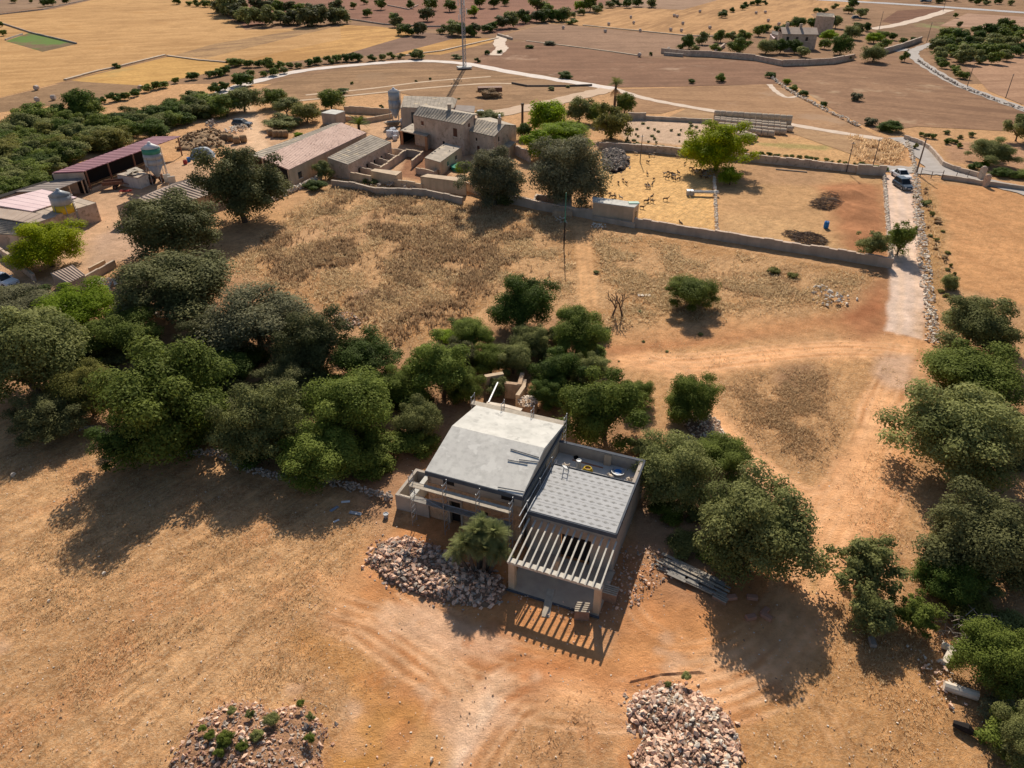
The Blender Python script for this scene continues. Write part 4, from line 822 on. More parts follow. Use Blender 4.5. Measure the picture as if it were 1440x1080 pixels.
def pile(outline, hgt, n, size, kinds, label, nbig=110, mound_mat='soil_brown', name='rubble_pile', mound_h=.7, peaks=None, core=True, far=False):
    P = W2(outline); cx = sum(p[0] for p in P) / len(P); cy = sum(p[1] for p in P) / len(P); r = random.Random(len(label) * 7)
    root = empty(name, (cx, cy, 0), 0, label, 'rubble' if 'block' not in name else 'stones')
    L_ = [(x - cx, y - cy) for x, y in P]; A = np.array(L_); lo, hi = A.min(0), A.max(0); md = None
    def hz(x, y):
        d = -sdf_poly(np.array([x], float), np.array([y], float), L_)[0]
        t = min(max(d / hz.w, 0), 1); nn = float(fbm(np.array([x + cx]), np.array([y + cy]), 1.6, 3, 3)[0])
        return hgt * math.sqrt(t) * (.55 + .9 * nn) if d > 0 else 0
    gx = np.linspace(lo[0] - .2, hi[0] + .2, 34); gy = np.linspace(lo[1] - .2, hi[1] + .2, 34)
    GX, GY = np.meshgrid(gx, gy); D = -sdf_poly(GX, GY, L_); hz.w = max(D.max() * .9, .3)
    if core:
        H = hgt * np.sqrt(np.clip(D / hz.w, 0, 1)) * (.55 + .9 * fbm(GX + cx, GY + cy, 1.6, 3, 3)) * mound_h + np.where(D > 0, 0, -.2)
        idx_ = np.arange(34 * 34).reshape(34, 34); F_ = np.stack([idx_[:-1, :-1], idx_[:-1, 1:], idx_[1:, 1:], idx_[1:, :-1]], -1).reshape(-1, 4)
        mm = fastmesh('earth_core', np.stack([GX, GY, H], -1).reshape(-1, 3), F_); mm.materials.append(M[mound_mat])
        o = bpy.data.objects.new('earth_core', mm); link(o); o.parent = root
    items = {k: [] for k in kinds}; bigs = []
    for i in range(n):
        for _ in range(30):
            x, y = r.uniform(lo[0] - .3, hi[0] + .3), r.uniform(lo[1] - .3, hi[1] + .3)
            d = -sdf_poly(np.array([x]), np.array([y]), L_)[0]
            if d > 0 or (d > -.7 and r.random() < .12): break
        s = size[0] * (size[1] / size[0]) ** (r.random() ** 2.0); k = r.choice(kinds)
        z_ = (hz(x, y) * (mound_h if core else .5) + s * .25) if d > 0 else s * .2
        if not core: z_ += r.random() * hz(x, y) * .4
        it = (r.choice(ST[k]), (x, y, z_), (r.uniform(-.6, .6), r.uniform(-.6, .6), r.uniform(0, 6.28)), (s * r.uniform(.8, 1.25), s * r.uniform(.7, 1), s * r.uniform(.6, .9)))
        bigs.append((s, k, it))
    bigs.sort(key=lambda q: -q[0])
    for s, k, it in bigs[:nbig]: inst('stone', it[0], it[1], it[2], it[3], root)
    for s, k, it in bigs[nbig:]: items[k].append(it)
    for k in kinds:
        if items[k]: tag(joined('small_stones', items[k], M[k], root), kind='stuff')
    return root
pile([(515, 790), (535, 762), (575, 756), (625, 775), (665, 798), (705, 812), (712, 835), (690, 856), (640, 850), (590, 838), (545, 820)], .95, 1600, (.09, .32), ['stone', 'stone', 'stone', 'stone_dark'],
     'long heap of rubble stones in front of the unfinished house beside the palm', 260)
pile([(885, 985), (925, 962), (960, 965), (1000, 985), (1030, 1015), (1042, 1050), (1040, 1110), (900, 1130), (888, 1070), (905, 1035), (882, 1010)], 1.3, 2000, (.08, .29), ['stone', 'stone', 'stone', 'stone', 'stone_pale'],
     'big heap of pink and cream rubble at the bottom right of the yard', 290, 'soil_brown')
pile([(238, 1075), (268, 1030), (300, 1000), (345, 985), (385, 1000), (430, 992), (462, 1030), (450, 1065), (470, 1110), (360, 1150), (250, 1130)], 1.05, 2600, (.035, .24), ['stone', 'stone', 'stone_dark'],
     'earth and stone mound with green weeds at the bottom left', 150, 'soil_red', name='earth_mound', mound_h=.8)
pile([(955, 585), (985, 578), (1010, 590), (1022, 615), (1010, 630), (985, 622), (965, 605)], .6, 300, (.08, .25), ['stone', 'stone_pale'], 'small pile of pink stones under the round olive tree', 90)
pile([(846, 214), (878, 214), (886, 228), (878, 240), (862, 244), (847, 238)], 1.6, 420, (.15, .5), ['stone_dark'], 'dark grey heap of fieldstones in the corner of the goat pen', 160, mound_mat='dark', mound_h=.8)
pile([(985, 240), (1003, 238), (1005, 250), (992, 252)], .5, 60, (.15, .35), ['stone_dark'], 'pale stones in the shade under the carob in the goat pen', 20, core=False)
pile([(465, 445), (495, 435), (512, 452), (490, 465), (470, 460)], .3, 140, (.1, .3), ['stone', 'stone_dark'], 'scattered brown stones at the edge of the dry field', 40, core=False)
pile([(1135, 408), (1150, 400), (1175, 410), (1200, 418), (1188, 432), (1155, 432), (1150, 415)], .5, 60, (.2, .5), ['stone_pale'], 'pile of pale cut stones on the dry field near the gravel lane', 60, core=False, name='block_pile')
pile([(112, 405), (135, 395), (160, 392), (165, 402), (140, 412)], .6, 140, (.15, .4), ['stone_pale'], 'white rubble beside the small corrugated shed', 60, core=False)
pile([(520, 262), (560, 250), (585, 262), (590, 272), (545, 270)], .8, 80, (.2, .5), ['stone_dark'], 'dark tumbled stones outside the farm boundary wall', 40, core=False)
pile([(833, 315), (852, 316), (852, 323), (836, 322)], .4, 30, (.15, .35), ['stone_pale'], 'white stones at the foot of the pen wall below the block hut', 30, core=False)
pile([(780, 306), (798, 308), (796, 315), (782, 313)], .4, 24, (.15, .35), ['stone_pale'], 'white stones at the foot of the stone ramp', 24, core=False)
pile([(1310, 930), (1330, 920), (1350, 970), (1340, 1000), (1300, 960), (1270, 900)], .25, 90, (.06, .25), ['stone_pale', 'stone'], 'scattered white stones below the right hand olives', 40, core=False)
pile([(870, 770), (920, 765), (960, 800), (900, 850), (860, 860), (850, 820)], .3, 420, (.05, .2), ['stone_dark', 'stone'], 'grey building rubble strewn along the right side of the house', 60, core=False)
pile([(700, 810), (850, 850), (880, 880), (860, 890), (800, 875), (700, 850)], .15, 160, (.04, .15), ['stone_dark', 'stone'], 'broken bits of rubble along the front of the pergola', 30, core=False)
# pebbles all over the lower yard
r = random.Random(5); items = []
for i in range(1500):
    x, y = r.uniform(-30, 1400), r.uniform(640, 1090)
    p = g(x, y); s = .03 + .07 * r.random() ** 3
    items.append((r.choice(ST['stone_pale']), (p.x, p.y, .03), (0, 0, r.uniform(0, 6)), (s, s, s * .7)))
tag(joined('pebbles', items, M['stone_pale']), 'small white pebbles scattered over the yard', 'pebbles', kind='stuff')
for (x, y, s, lb) in [(376 / 2.571, 680 + 328 / 2.571, .22, 'white stone lying alone in the lower left field'), (177 / 2.571, 680 + 426 / 2.571, .17, 'small white stone left of the lone field stone'), (171 / 2.571 + 540, 1069, .2, 'white stone at the bottom of the yard tracks'), (68 / 3.6, 380 + 1040 / 3.6, .3, 'pale stone at the edge of the belt shadow on the far left'), (580, 863, .0, '')]:
    if s: p = g(x, y); tag(inst('stone', ST['stone_pale'][0], (p.x, p.y, s * .4), (0, 0, 1), (s, s, s)), lb, 'stone')
cl = []
for i in range(3600):
    x, y = r.uniform(-60, 1480), r.uniform(470, 1090); p = g(x, y)
    s = .02 + .07 * r.random() ** 4 + .0004 * (1000 - y) * .05
    cl.append((r.choice(ST['stone_dark']), (p.x, p.y, .02), (0, 0, r.uniform(0, 6)), (s * 1.2, s, s * .7)))
tag(joined('clods', cl[:2200], M['soil_brown']), 'small brown clods scattered over the bare soil', 'soil clods', kind='stuff'); tag(joined('clods', cl[2200:], M['stone']), 'small pinkish stones scattered over the bare soil', 'pebbles', kind='stuff')
# weeds on the earth mound
for (x, y, s) in [(385, 1022, 22), (365, 1045, 20), (440, 1018, 14), (320, 1050, 26), (355, 1015, 14), (300, 1045, 16), (330, 1010, 14), (438, 1048, 16), (288, 1035, 12), (345, 1060, 18), (425, 1000, 12), (312, 1068, 16)]:
    bush(x, y, s * 1.05, s * .7, 'olive' if s in (22, 20, 14) else 'green', 'green weed growing on the earth mound at the bottom left', name='weed', lod=1, group='weeds on the earth mound', cat='weed').location.z += .75
for (x, y, s) in [(963, 962, 16), (938, 972, 12)]: bush(x, y, s, s * .7, 'olive', 'green weed at the top of the big rubble heap, the %s one' % ('right' if x > 950 else 'left'), name='weed', lod=2, cat='weed').location.z += .7
# cut blocks by the lumber
for i, (x, y, a, lb) in enumerate([(1028, 842, .2, 'pink block lying nearest the end of the lumber pile'), (1057, 842, -.1, 'pink block in the row beside the lumber, second from the pile'), (1055, 870, .3, 'pink block lying lowest below the tree edge'), (1075, 862, .8, 'upper of two pink blocks lying together'), (1077, 869, -.7, 'lower of two pink blocks lying together'), (1226, 905, 1.4, 'grey block in the tree shadow right of the track')]):
    p = g(x, y); mb = MB().box(-.38, .38, -.2, .2, 0, .3); o = mb.build('block', M['stone_red'] if i < 5 else M['stone_dark']); o.location = p; o.rotation_euler = (0, .05, a); tag(o, lb, 'block')
    bv = o.modifiers.new('bevel', 'BEVEL'); bv.width = .04
# fallen column, capital and pale slabs at the right
p = g(1332, 925); t = empty('stone_column', p, .8, 'fallen pale stone T piece below the right hand olives', 'stone')
MB().bar((-.8, 0, .2), (.5, 0, .22), .35).build('shaft', M['stone_pale'], t); MB().bar((.65, -.6, .22), (.65, .6, .22), .3).build('cross_piece', M['stone_pale'], t)
p = g(1350, 975); tag(MB().tube([p + Vector((-.9, .35, .3)), p + Vector((.8, -.4, .3))], .3, 9).build('stone_roller', M['stone_pale']), 'pale round stone roller lying on the right slope', 'roller')
p = g(1354, 1027); t = tag(MB().tube([p + Vector((-.5, .3, .25)), p + Vector((.1, -.1, .35)), p + Vector((.5, -.4, .15))], [.2, .3, .12], 7).build('burnt_stump', M['dark']), 'small burnt stump on the straw at the lower right', 'stump')

# ------------------------------------------------------------------ the unfinished house
PHI = -math.atan2(2.89, 7.26)
HO = g(600.2, 659.8, 4.8); HO.z = 0
house = empty('unfinished_house', HO, PHI, 'unfinished house with bare concrete gable roof, white flat roof and pergola', 'house')
U, VD, EV, RH = 7.8, 9.2, 4.8, 5.75
VR = 4.6
MB().slab([(-.05, -.15, EV - .03), (U, -.15, EV - .03), (U, VR, RH), (-.05, VR, RH)], .22).build('front_roof_slope', M['concrete_new'], house)
MB().slab([(-.05, VR + .01, RH), (U, VR + .01, RH), (U, VD + .1, EV - .03), (-.05, VD + .1, EV - .03)], .22).build('back_roof_slope', M['concrete'], house)
MB().box(-.07, U + .02, -.22, -.16, EV - .42, EV - .05).build('fascia', M['fascia'], house)
MB().box(U + .01, U + .06, -.1, VD, EV - .55, EV - .25).build('fascia', M['fascia'], house)
wl = MB().box(0, U - .1, 0, .35, 3.55, EV - .25).build('upper_wall', M['render'], house)
wl2 = MB()
# lower masonry wall with door and window openings
DO = (1.75, 2.75, 0, 2.35); WO = (4.2, 5.0, 1.1, 2.1)
for a, b_ in ((0, DO[0]), (DO[1], WO[0]), (WO[1], U - .1)): wl2.box(a, b_, -.03, .38, 0, 3.55)
wl2.box(DO[0], DO[1], -.03, .38, DO[3], 3.55); wl2.box(WO[0], WO[1], -.03, .38, 0, WO[2]); wl2.box(WO[0], WO[1], -.03, .38, WO[3], 3.55)
lw = wl2.build('stone_wall', M['stonewall'], house)
r = random.Random(3); items = []
for i in range(520):
    u, zz = r.uniform(.1, U - .2), r.uniform(.05, 3.5)
    if (DO[0] - .2 < u < DO[1] + .2 and zz < DO[3] + .2) or (WO[0] - .2 < u < WO[1] + .2 and WO[2] - .2 < zz < WO[3] + .2): continue
    s = r.uniform(.1, .2); items.append((r.choice(ST['stone']), (u, -.03, zz), (0, r.uniform(0, 6), 0), (s * 1.2, .06, s * .8)))
tag(joined('wall_stones', items, M['stonewall'], lw), kind='stuff')
dr = MB().box(DO[0] + .02, DO[1] - .02, .3, .36, 0, DO[3] - .02).build('doorway', M['dark'], house)
MB().box(DO[0] - .12, DO[0] + .04, -.1, .3, 0, DO[3]).build('door_jamb', M['render'], dr); MB().box(DO[1] - .04, DO[1] + .12, -.1, .3, 0, DO[3]).build('door_jamb', M['render'], dr)
MB().box(DO[0] - .14, DO[1] + .14, -.11, .3, DO[3] + .003, DO[3] + .2).build('lintel', M['render'], dr)
wn = MB().box(WO[0] + .02, WO[1] - .02, .25, .33, WO[2], WO[3]).build('window_opening', M['dark'], house)
MB().box(WO[0] - .1, WO[1] + .1, -.1, .2, WO[2] - .1, WO[2] - .005).build('sill', M['concrete'], wn)
for u0, u1 in ((1.35, 2.25), (6.1, 7.1)):
    o = MB().box(u0, u1, -.02, .02, 3.85, 4.3).build('window_opening', M['dark'], house); MB().box(u0 - .06, u1 + .06, -.05, .01, 3.78, 3.845).build('sill', M['render'], o)
s_ = MB(); s_.slab([(0, 0, EV - .3), (.3, 0, EV - .3), (.3, VD, EV - .3), (0, VD, EV - .3)], EV - .3); s_.build('side_wall', M['render'], house)
for u in (.0, U - .35):
    mb = MB(); mb.add([(u, .38, EV - .28), (u, VD, EV - .28), (u, VR, RH - .25), (u + .3, .38, EV - .28), (u + .3, VD, EV - .28), (u + .3, VR, RH - .25)], [(0, 1, 2), (3, 5, 4), (0, 2, 5, 3), (2, 1, 4, 5), (1, 0, 3, 4)]); mb.build('gable', M['render'], house)
MB().box(U - .35, U - .05, .38, VD, 0, EV - .28).build('side_wall', M['render'], house)
MB().box(.3, U - .35, VD - .35, VD - .003, 0, EV - .28).build('back_wall', M['stonewall'], house)
# planks and bars left on the roof
def roofz(v): return (EV + (RH - EV) * (v + .15) / (VR + .15)) if v < VR else RH
for (x0, y0, x1, y1) in [(718, 624.5, 758, 636), (714, 636.5, 742, 642), (730, 637, 757, 641), (700, 679, 737, 686)]:
    hh = 6.1 if y0 < 650 else 5.3; inv = Matrix.Rotation(-PHI, 3, 'Z')
    a = inv @ (g(x0, y0, hh) - Vector((HO.x, HO.y, 0))); b_ = inv @ (g(x1, y1, hh) - Vector((HO.x, HO.y, 0)))
    a.z = roofz(a.y) + .06; b_.z = roofz(b_.y) + .06
    A = Matrix.Rotation(PHI, 3, 'Z'); o = MB().bar(A @ a + HO, A @ b_ + HO, .07, .05).build('steel_bar', M['fascia']); tag(o, 'dark steel bar on the concrete roof, %s' % {624.5: 'topmost of the group near the right edge', 636.5: 'lower left near the right edge', 637: 'short one between two others', 679: 'single one near the front eave'}[y0], 'bar')
# annex enclosure on the left
for b_ in ((-2.95, -2.7, -.2, 3.3), (-2.7, -.003, -.22, .03), (-2.7, -.003, 3.05, 3.3)):
    MB().box(b_[0], b_[1], b_[2], b_[3], 0, 1.5).build('annex_wall', M['render'], house)
MB().box(-1.9, -1.5, .05, 3.03, 0, 1.35).build('annex_inner_wall', M['concrete'], house)
r = random.Random(8); tag(joined('coping_stones', [(r.choice(ST['stone_pale']), (-2.6 + i * .14, -.1, 1.52), (0, 0, r.uniform(0, 6)), (.1, .11, .06)) for i in range(19)], M['stone_pale'], house), kind='stuff')
# mid block with white roof
ML, MR, MF, MBk, MH = 8.35, 14.95, -.45, 5.35, 3.8
MB().box(ML, MR, MF, MBk, MH - .28, MH - .02).build('flat_roof_slab', M['fascia'], house)
rowp = (MBk - MF - .2) / 5
for i in range(5):
    v0 = MF + .1 + i * rowp; o = MB().box(ML + .08, MR - .1, v0 + .012, v0 + rowp - .012, MH - .015, MH + .012 + .003 * (i % 2)).build('membrane_sheet', M['membrane'], house)
    mb = MB(); zt = MH + .022
    for k in range(11):
        for rr_ in (0, 1):
            cu = ML + .3 + k * .62 + rr_ * .3; cv = v0 + .3 + rr_ * .5
            if cu > MR - .3: continue
            a = .24
            for (x0, x1, y0, y1) in ((-a, a, -.02, .02), (-.11, -.045, .026, .075), (.045, .11, .026, .075), (-.11, -.045, -.075, -.026), (.045, .11, -.075, -.026), (-.03, .03, .026, .115), (-.03, .03, -.115, -.026)):
                mb.add([(cu + x0, cv + y0, zt), (cu + x1, cv + y0, zt), (cu + x1, cv + y1, zt), (cu + x0, cv + y1, zt)], [(0, 1, 2, 3)])
    mb.build('printed_marks', M['print'], o)
for b_ in ((MR - .09, MR + .05, MF, 8.45, MH - .3, MH + .1), (ML, MR + .05, MF - .08, MF - .003, MH - .3, MH + .06), (ML, MR - .1, MBk - .02, MBk + .06, MH - .3, MH + .07)):
    MB().box(*b_).build('roof_upstand', M['fascia'], house)
MB().box(MR - .35, MR - .02, MF + .05, 8.4, 0, MH - .3).build('side_wall', M['render'], house)
MB().box(ML, ML + .3, MF, MBk, 0, MH - .3).build('side_wall', M['render'], house)
# front wall behind the pergola with a wide opening
for b_ in ((ML, 10.9, 0, MH - .3), (13.2, MR - .36, 0, MH - .3), (10.9, 13.2, 2.5, MH - .3)): MB().box(b_[0], b_[1], MF, MF + .3, b_[2], b_[3]).build('front_wall', M['render'], house)
MB().box(10.92, 13.18, MF + .32, MF + .36, .1, 2.5).build('wide_opening', M['dark'], house)
# terrace
TZ = 2.75
MB().box(ML - .5, MR - .36, MBk + .06, 8.3, TZ - .25, TZ).build('terrace_floor', M['terrace'], house)
MB().box(ML - .5, MR + .03, 8.2, 8.42, 0, MH).build('parapet', M['render'], house)
MB().box(ML - .51, MR + .04, 8.17, 8.45, MH + .003, MH + .06).build('coping', M['fascia'], house)
MB().box(ML - .75, ML - .52, MBk - .3, 8.42, 0, MH + .1).build('parapet', M['block'], house)
MB().box(MR - .36, MR - .12, MBk + .06, 8.19, TZ + .003, MH).build('parapet', M['render'], house)
MB().box(ML - .49, MR - .36, MBk + .07, MBk + .3, 0, TZ - .26).build('terrace_base_wall', M['render'], house)
def hp(u, v, z=0):
    c, s = math.cos(PHI), math.sin(PHI); return Vector((HO.x + u * c - v * s, HO.y + u * s + v * c, z))
# pergola
PF = -4.6
MB().box(8.5, 15.1, PF - .1, MF - .01, 0, .18).build('pergola_floor', mat('warm_screed', (.50, .41, .31), (.40, .32, .25), 1.0), house)
MB().box(8.42, 15.18, PF - .2, PF - .1, 0, .16).build('floor_edge', M['fascia'], house)
for u in (8.5, 14.65): MB().box(u, u + .45, PF, PF + .45, .18, 2.5).build('pillar', M['block'], house)
MB().box(11.1, 11.5, -2.6, -2.2, .18, 1.9).build('pillar', M['block'], house)
MB().box(8.45, 15.15, PF - .02, PF + .4, 2.503, 2.72).build('front_beam', M['rafter'], house)
for i in range(14):
    u = 8.53 + i * .5
    MB().bar((u, PF - .18, 2.79), (u, MF - .1, 3.22), .11, .13).build('rafter', M['rafter'], house)
# scaffolding
sc = empty('scaffold', hp(0, -1.1), PHI, 'galvanised scaffold with wooden planks along the front eave', 'scaffold')
def frame(u, v0, v1, zt, parent):
    mb = MB()
    for v in (v0, v1): mb.tube([(u, v, 0), (u, v, zt)], .03, 5)
    k = 0
    while k * .5 < zt - .3: mb.tube([(u, v0, .3 + k * .5), (u, v1, .3 + k * .5)], .022, 4); k += 1
    mb.build('frame', M['steel'], parent)
for u in (-.8, 2.0, 4.7, 7.3): frame(u, -.35, .35, 5.0, sc)
for z0, m_, w0 in ((3.95, 'plank', 0), (2.55, 'plank_grey', 0)):
    for j in range(2):
        a = -.85
        for ln in (2.85, 2.65, 2.75): MB().box(a, a + ln - .05, -.32 + j * .3, -.04 + j * .3, z0 + .01 * j, z0 + .06 + .01 * j).build('plank', M[m_], sc); a += ln - (.02)
for (a, b_, za, zb) in ((-.8, 2.0, 4.6, 4.6), (2.0, 4.7, 3.2, 3.2), (4.7, 7.3, 4.55, 4.55), (-.8, 2.0, 3.7, 2.7), (-.8, 2., 2.7, 3.7), (4.7, 7.3, 3.6, 2.4), (4.7, 7.3, 2.4, 3.6)):
    MB().tube([(a, -.38, za), (b_, -.38, zb)], .022, 4).build('brace', M['steel'], sc)
sb = empty('scaffold', hp(0, VD + .55), PHI, 'scaffold with one line of weathered planks along the back eave', 'scaffold')
for u in (-.6, 2.2, 4.9, 7.8): frame(u, -.3, .4, 5.4, sb)
a = -.7
for ln in (2.9, 2.7, 2.9): MB().box(a, a + ln - .04, -.25, .35, 4.55, 4.62).build('plank', M['plank'], sb); a += ln
ss = empty('scaffold', hp(U + .45, 0), PHI, 'narrow scaffold with long steel tubes in the gap between the two roofs', 'scaffold')
for v in (-.3, 2.4, 5.1): frame(0, v, v + .02, 4.6, ss)
for (u0, v0, z0, u1, v1, z1) in ((-.1, -1.6, 4.2, -.05, 5.6, 4.3), (.18, -2.4, 3.9, .15, 4.6, 4.0), (.05, -.3, 3.6, .05, 6.5, 3.6)):
    MB().tube([(u0, v0, z0), (u1, v1, z1)], .04, 5).build('tube', M['steel'], ss)
MB().box(-.3, .15, .2, 5.2, 3.35, 3.4).build('plank', M['plank_grey'], ss)
# terrace clutter
def at(u, v, z, rz=0, *a): return empty(a[0], hp(u, v, z), PHI + rz, a[1], a[2])
t = at(13.1, 7.3, TZ, .1, 'mixing_tub', 'grey mixing tub with blue water in the corner of the roof terrace', 'tub')
MB().lathe((0, 0, 0), [(.42, 0), (.5, .3), (.55, .3), (.55, .26), (.45, .24)], 12).build('tub_shell', M['silo'], t); MB().lathe((0, 0, 0), [(.3, .245), (.3, .26)], 10).build('water', M['blue'], t)
t = at(10.75, 6.8, TZ, 0, 'yellow_coil', 'bright yellow coil of hose on the roof terrace floor', 'hose')
mb = MB()
for k in range(4): mb.tube([((.38 - .03 * k) * math.cos(q), (.38 - .03 * k) * math.sin(q) * .85, .06 + .07 * k) for q in [i * math.pi / 8 for i in range(17)]], .05, 5)
mb.build('coil', M['yellow'], t); MB().lathe((0, 0, 0), [(.16, 0), (.16, .2)], 8).build('drum', M['rust'], t)
for (u, v, r0, h0, m_, lb) in ((9.95, 6.9, .2, .75, 'silo', 'tall grey bucket tube standing left of the yellow hose'), (12.75, 7.2, .2, .25, 'dark', 'black bucket behind the white sack pile on the terrace'), (9.4, 8.0, .2, .12, 'dark', 'black rubber tray at the back of the terrace')):
    t = at(u, v, TZ, 0, 'bucket', lb, 'bucket'); MB().lathe((0, 0, 0), [(r0, 0), (r0, h0), (r0 * .85, h0), (r0 * .85, h0 - .05)], 12).build('bucket_body', M[m_], t)
for (u, v, n_, lb) in ((9.0, 6.6, 9, 'white heap of broken plaster at the left end of the terrace'), (12.75, 6.7, 12, 'round white bag of sand and scraps near the right of the terrace'), (14.2, 6.9, 8, 'pale scattering of gravel in the right corner of the terrace')):
    t = at(u, v, TZ, 0, 'debris_heap', lb, 'debris')
    for k in range(n_):
        q = random.uniform(0, 6.28); d = random.uniform(0, .35); s = random.uniform(.1, .2); inst('chunk', ST['stone_pale'][k % 7], (d * math.cos(q), d * math.sin(q), .1), (0, 0, q), (s, s, s), t)
tag(MB().box(-.3, .3, -.03, .03, 0, .95).build('plywood_panel', M['block']), 'tan plywood panel leaning on the terrace back wall', 'panel'); o = bpy.data.objects['plywood_panel']; o.location = hp(12.0, 8.0, TZ); o.rotation_euler = (-.18, 0, PHI)
o = MB().box(-.2, .2, -.02, .02, 0, .9).build('board', M['white']); o.location = hp(8.2, 6.0, TZ); o.rotation_euler = (0, .2, PHI + 1.3); tag(o, 'white board leaning at the left end of the terrace', 'board')
o = MB().box(-1.3, 1.3, -.06, .06, 0, .06).build('timber', M['stone_red']); o.location = hp(10.5, 7.6, TZ); o.rotation_euler = (0, 0, PHI - .03); tag(o, 'long reddish timber along the terrace back wall', 'timber')
ld = empty('ladder', hp(9.45, 5.6, TZ), PHI, 'metal ladder leaning over the edge of the white roof', 'ladder')
for u in (-.2, .2): MB().bar((u, .5, 0), (u, -1.0, 1.75), .05).build('rail', M['steel'], ld)
for k in range(7): t_ = (k + .5) / 7; MB().bar((-.2, .5 - 1.5 * t_, 1.75 * t_), (.2, .5 - 1.5 * t_, 1.75 * t_), .04).build('rung', M['steel'], ld)
# pallets, plank, lumber
def pallet_stack(px, py, n, rz, label, top=True):
    t = empty('pallet_stack', g(px, py), rz, label, 'pallets')
    for k in range(n):
        z0 = k * .15
        for j in range(5): MB().box(-.5, .5, -.4 + j * .18, -.29 + j * .18, z0 + .11, z0 + .13).build('slat', M['pallet' if k < n - 1 else 'plank'], t)
        mb = MB()
        for j in (-.4, 0, .34): mb.box(-.5, .5, j, j + .08, z0, z0 + .108)
        for j in range(4): mb.box(-.5, .5, -.4 + j * .22, -.32 + j * .22, z0 - .012, z0 - .002)
        mb.build('runner', M['pallet'], t)
    return t
pallet_stack(818, 866, 6, PHI + .25, 'stack of pallets in the sun in front of the pergola')
pallet_stack(858, 842, 6, PHI, 'stack of pallets in the shade right of the pergola pillar')
pallet_stack(1014, 842, 2, PHI - .3, 'two worn pallets at the lower end of the lumber pile')
o = MB().bar((0, 0, 0.02), (0, 2.3, .25), .55, .06).build('plank_ramp', M['plank']); o.location = g(767, 868); o.rotation_euler = (0, 0, -.2); tag(o, 'wooden plank ramp lying against the pergola floor', 'plank')
lp = empty('lumber_pile', g(975, 812), -math.atan2(45, 85) - .12, 'long pile of grey planks and boards under the widest olive tree', 'lumber')
r = random.Random(4)
for k in range(26):
    a = r.uniform(-2.8, -1.6); b_ = r.uniform(1.2, 2.8); v = r.uniform(-.75, .6); dz = .05 + .09 * (k // 6)
    MB().bar((a, v + r.uniform(-.2, .2), dz), (b_, v + r.uniform(-.2, .2), dz + r.uniform(0, .06)), r.choice([.12, .18, .25]), .05).build('plank', M['plank_grey' if k % 2 else 'plank'], lp)
for (u, v, w_) in ((-.9, -.8, .7), (.1, -.6, .5)): MB().box(u - w_, u + w_, v - .3, v + .35, .3, .34).build('sheet', M['plank_grey'], lp)
o = MB(); 
for k in range(4): o.tube([g(885, 961) + Vector((.03 * k, k * .05, .04)), g(930, 951) + Vector((0, k * .05, .06)), g(992, 947) + Vector((-.1 * k, k * .05, .04))], .012, 4)
tag(o.build('rebar_bundle', M['rust']), 'thin bundle of rusty reinforcing bars above the big rubble heap', 'rebar')
for i, (x, y, rz, s, m_, lb) in enumerate([(486, 706, .2, .35, 'white', 'white board scrap left of the house, the largest'), (470, 716, .9, .4, 'tarp', 'blue plastic scrap on the ground left of the house'), (500, 722, -.2, .5, 'silo', 'grey strip of scrap left of the house'), (473, 733, .7, .25, 'white', 'small pale scrap lowest of the group left of the house'), (700 / 1., 848, .3, .3, 'plank', 'short board on the rubble before the palm')]):
    p = g(x, y); o = MB().box(-s, s, -s * .3, s * .3, .02, .06).build('scrap', M[m_]); o.location = p; o.rotation_euler = (.05, .05, rz); tag(o, lb, 'scrap')
p = g(543, 727); t = empty('bucket', p, 0, 'dark metal bucket at the corner of the house annex', 'bucket'); MB().lathe((0, 0, 0), [(.18, 0), (.22, .35), (.18, .35), (.17, .3)], 10).build('bucket_body', M['silo'], t)

# ruins and dry stone walls behind the house
def wall(pts, h, th, m_, label, name='wall', px=True, coping=None, closed=False, drop=.1):
    P = [g(x, y) for x, y in pts] if px else [Vector(p) for p in pts]
    root = empty(name, P[0], 0, label, 'wall'); mb = MB(); cp = MB()
    rw = random.Random(len(label) + len(P)); far = P[0].y > 215
    for i in range(len(P) - 1):
        a, b_ = P[i] - P[0], P[i + 1] - P[0]; L_ = (b_ - a).length; k = max(1, int(L_ / (6 if far else 1.1))); d = (b_ - a).normalized()
        for q in range(k):
            n_ = Vector((-d.y, d.x, 0)) * th / 2 * rw.uniform(.9, 1.1); a2 = a + d * (L_ * q / k - (.12 if q == 0 else .01)); b2 = a + d * (L_ * (q + 1) / k + (.12 if q == k - 1 else .01)); off = Vector((-d.y, d.x, 0)) * rw.uniform(-.03, .03)
            a2 = a2 + off; b2 = b2 + off; h1 = h * rw.uniform(.93, 1.05); h2 = h1 + rw.uniform(-.04, .04); u1, u2, dn = Vector((0, 0, h1)), Vector((0, 0, h2)), Vector((0, 0, -drop))
            mb.hexa([a2 - n_ + dn, b2 - n_ + dn, b2 + n_ + dn, a2 + n_ + dn], [a2 - n_ + u1, b2 - n_ + u2, b2 + n_ + u2, a2 + n_ + u1])
            if coping:
                n2 = n_ * rw.uniform(1.15, 1.35); up2 = Vector((0, 0, rw.uniform(.06, .12))); c1_, c2_ = d * rw.uniform(.0, .05), d * rw.uniform(-.05, 0)
                if rw.random() > .04: cp.hexa([a2 - n2 + u1 + c1_, b2 - n2 + u2 + c2_, b2 + n2 + u2 + c2_, a2 + n2 + u1 + c1_], [a2 - n2 + u1 + up2 + c1_, b2 - n2 + u2 + up2 + c2_, b2 + n2 + u2 + up2 + c2_, a2 + n2 + u1 + up2 + c1_])
    mb.build('wall_body', M[m_], root)
    if coping: cp.build('coping', M[coping], root)
    return root
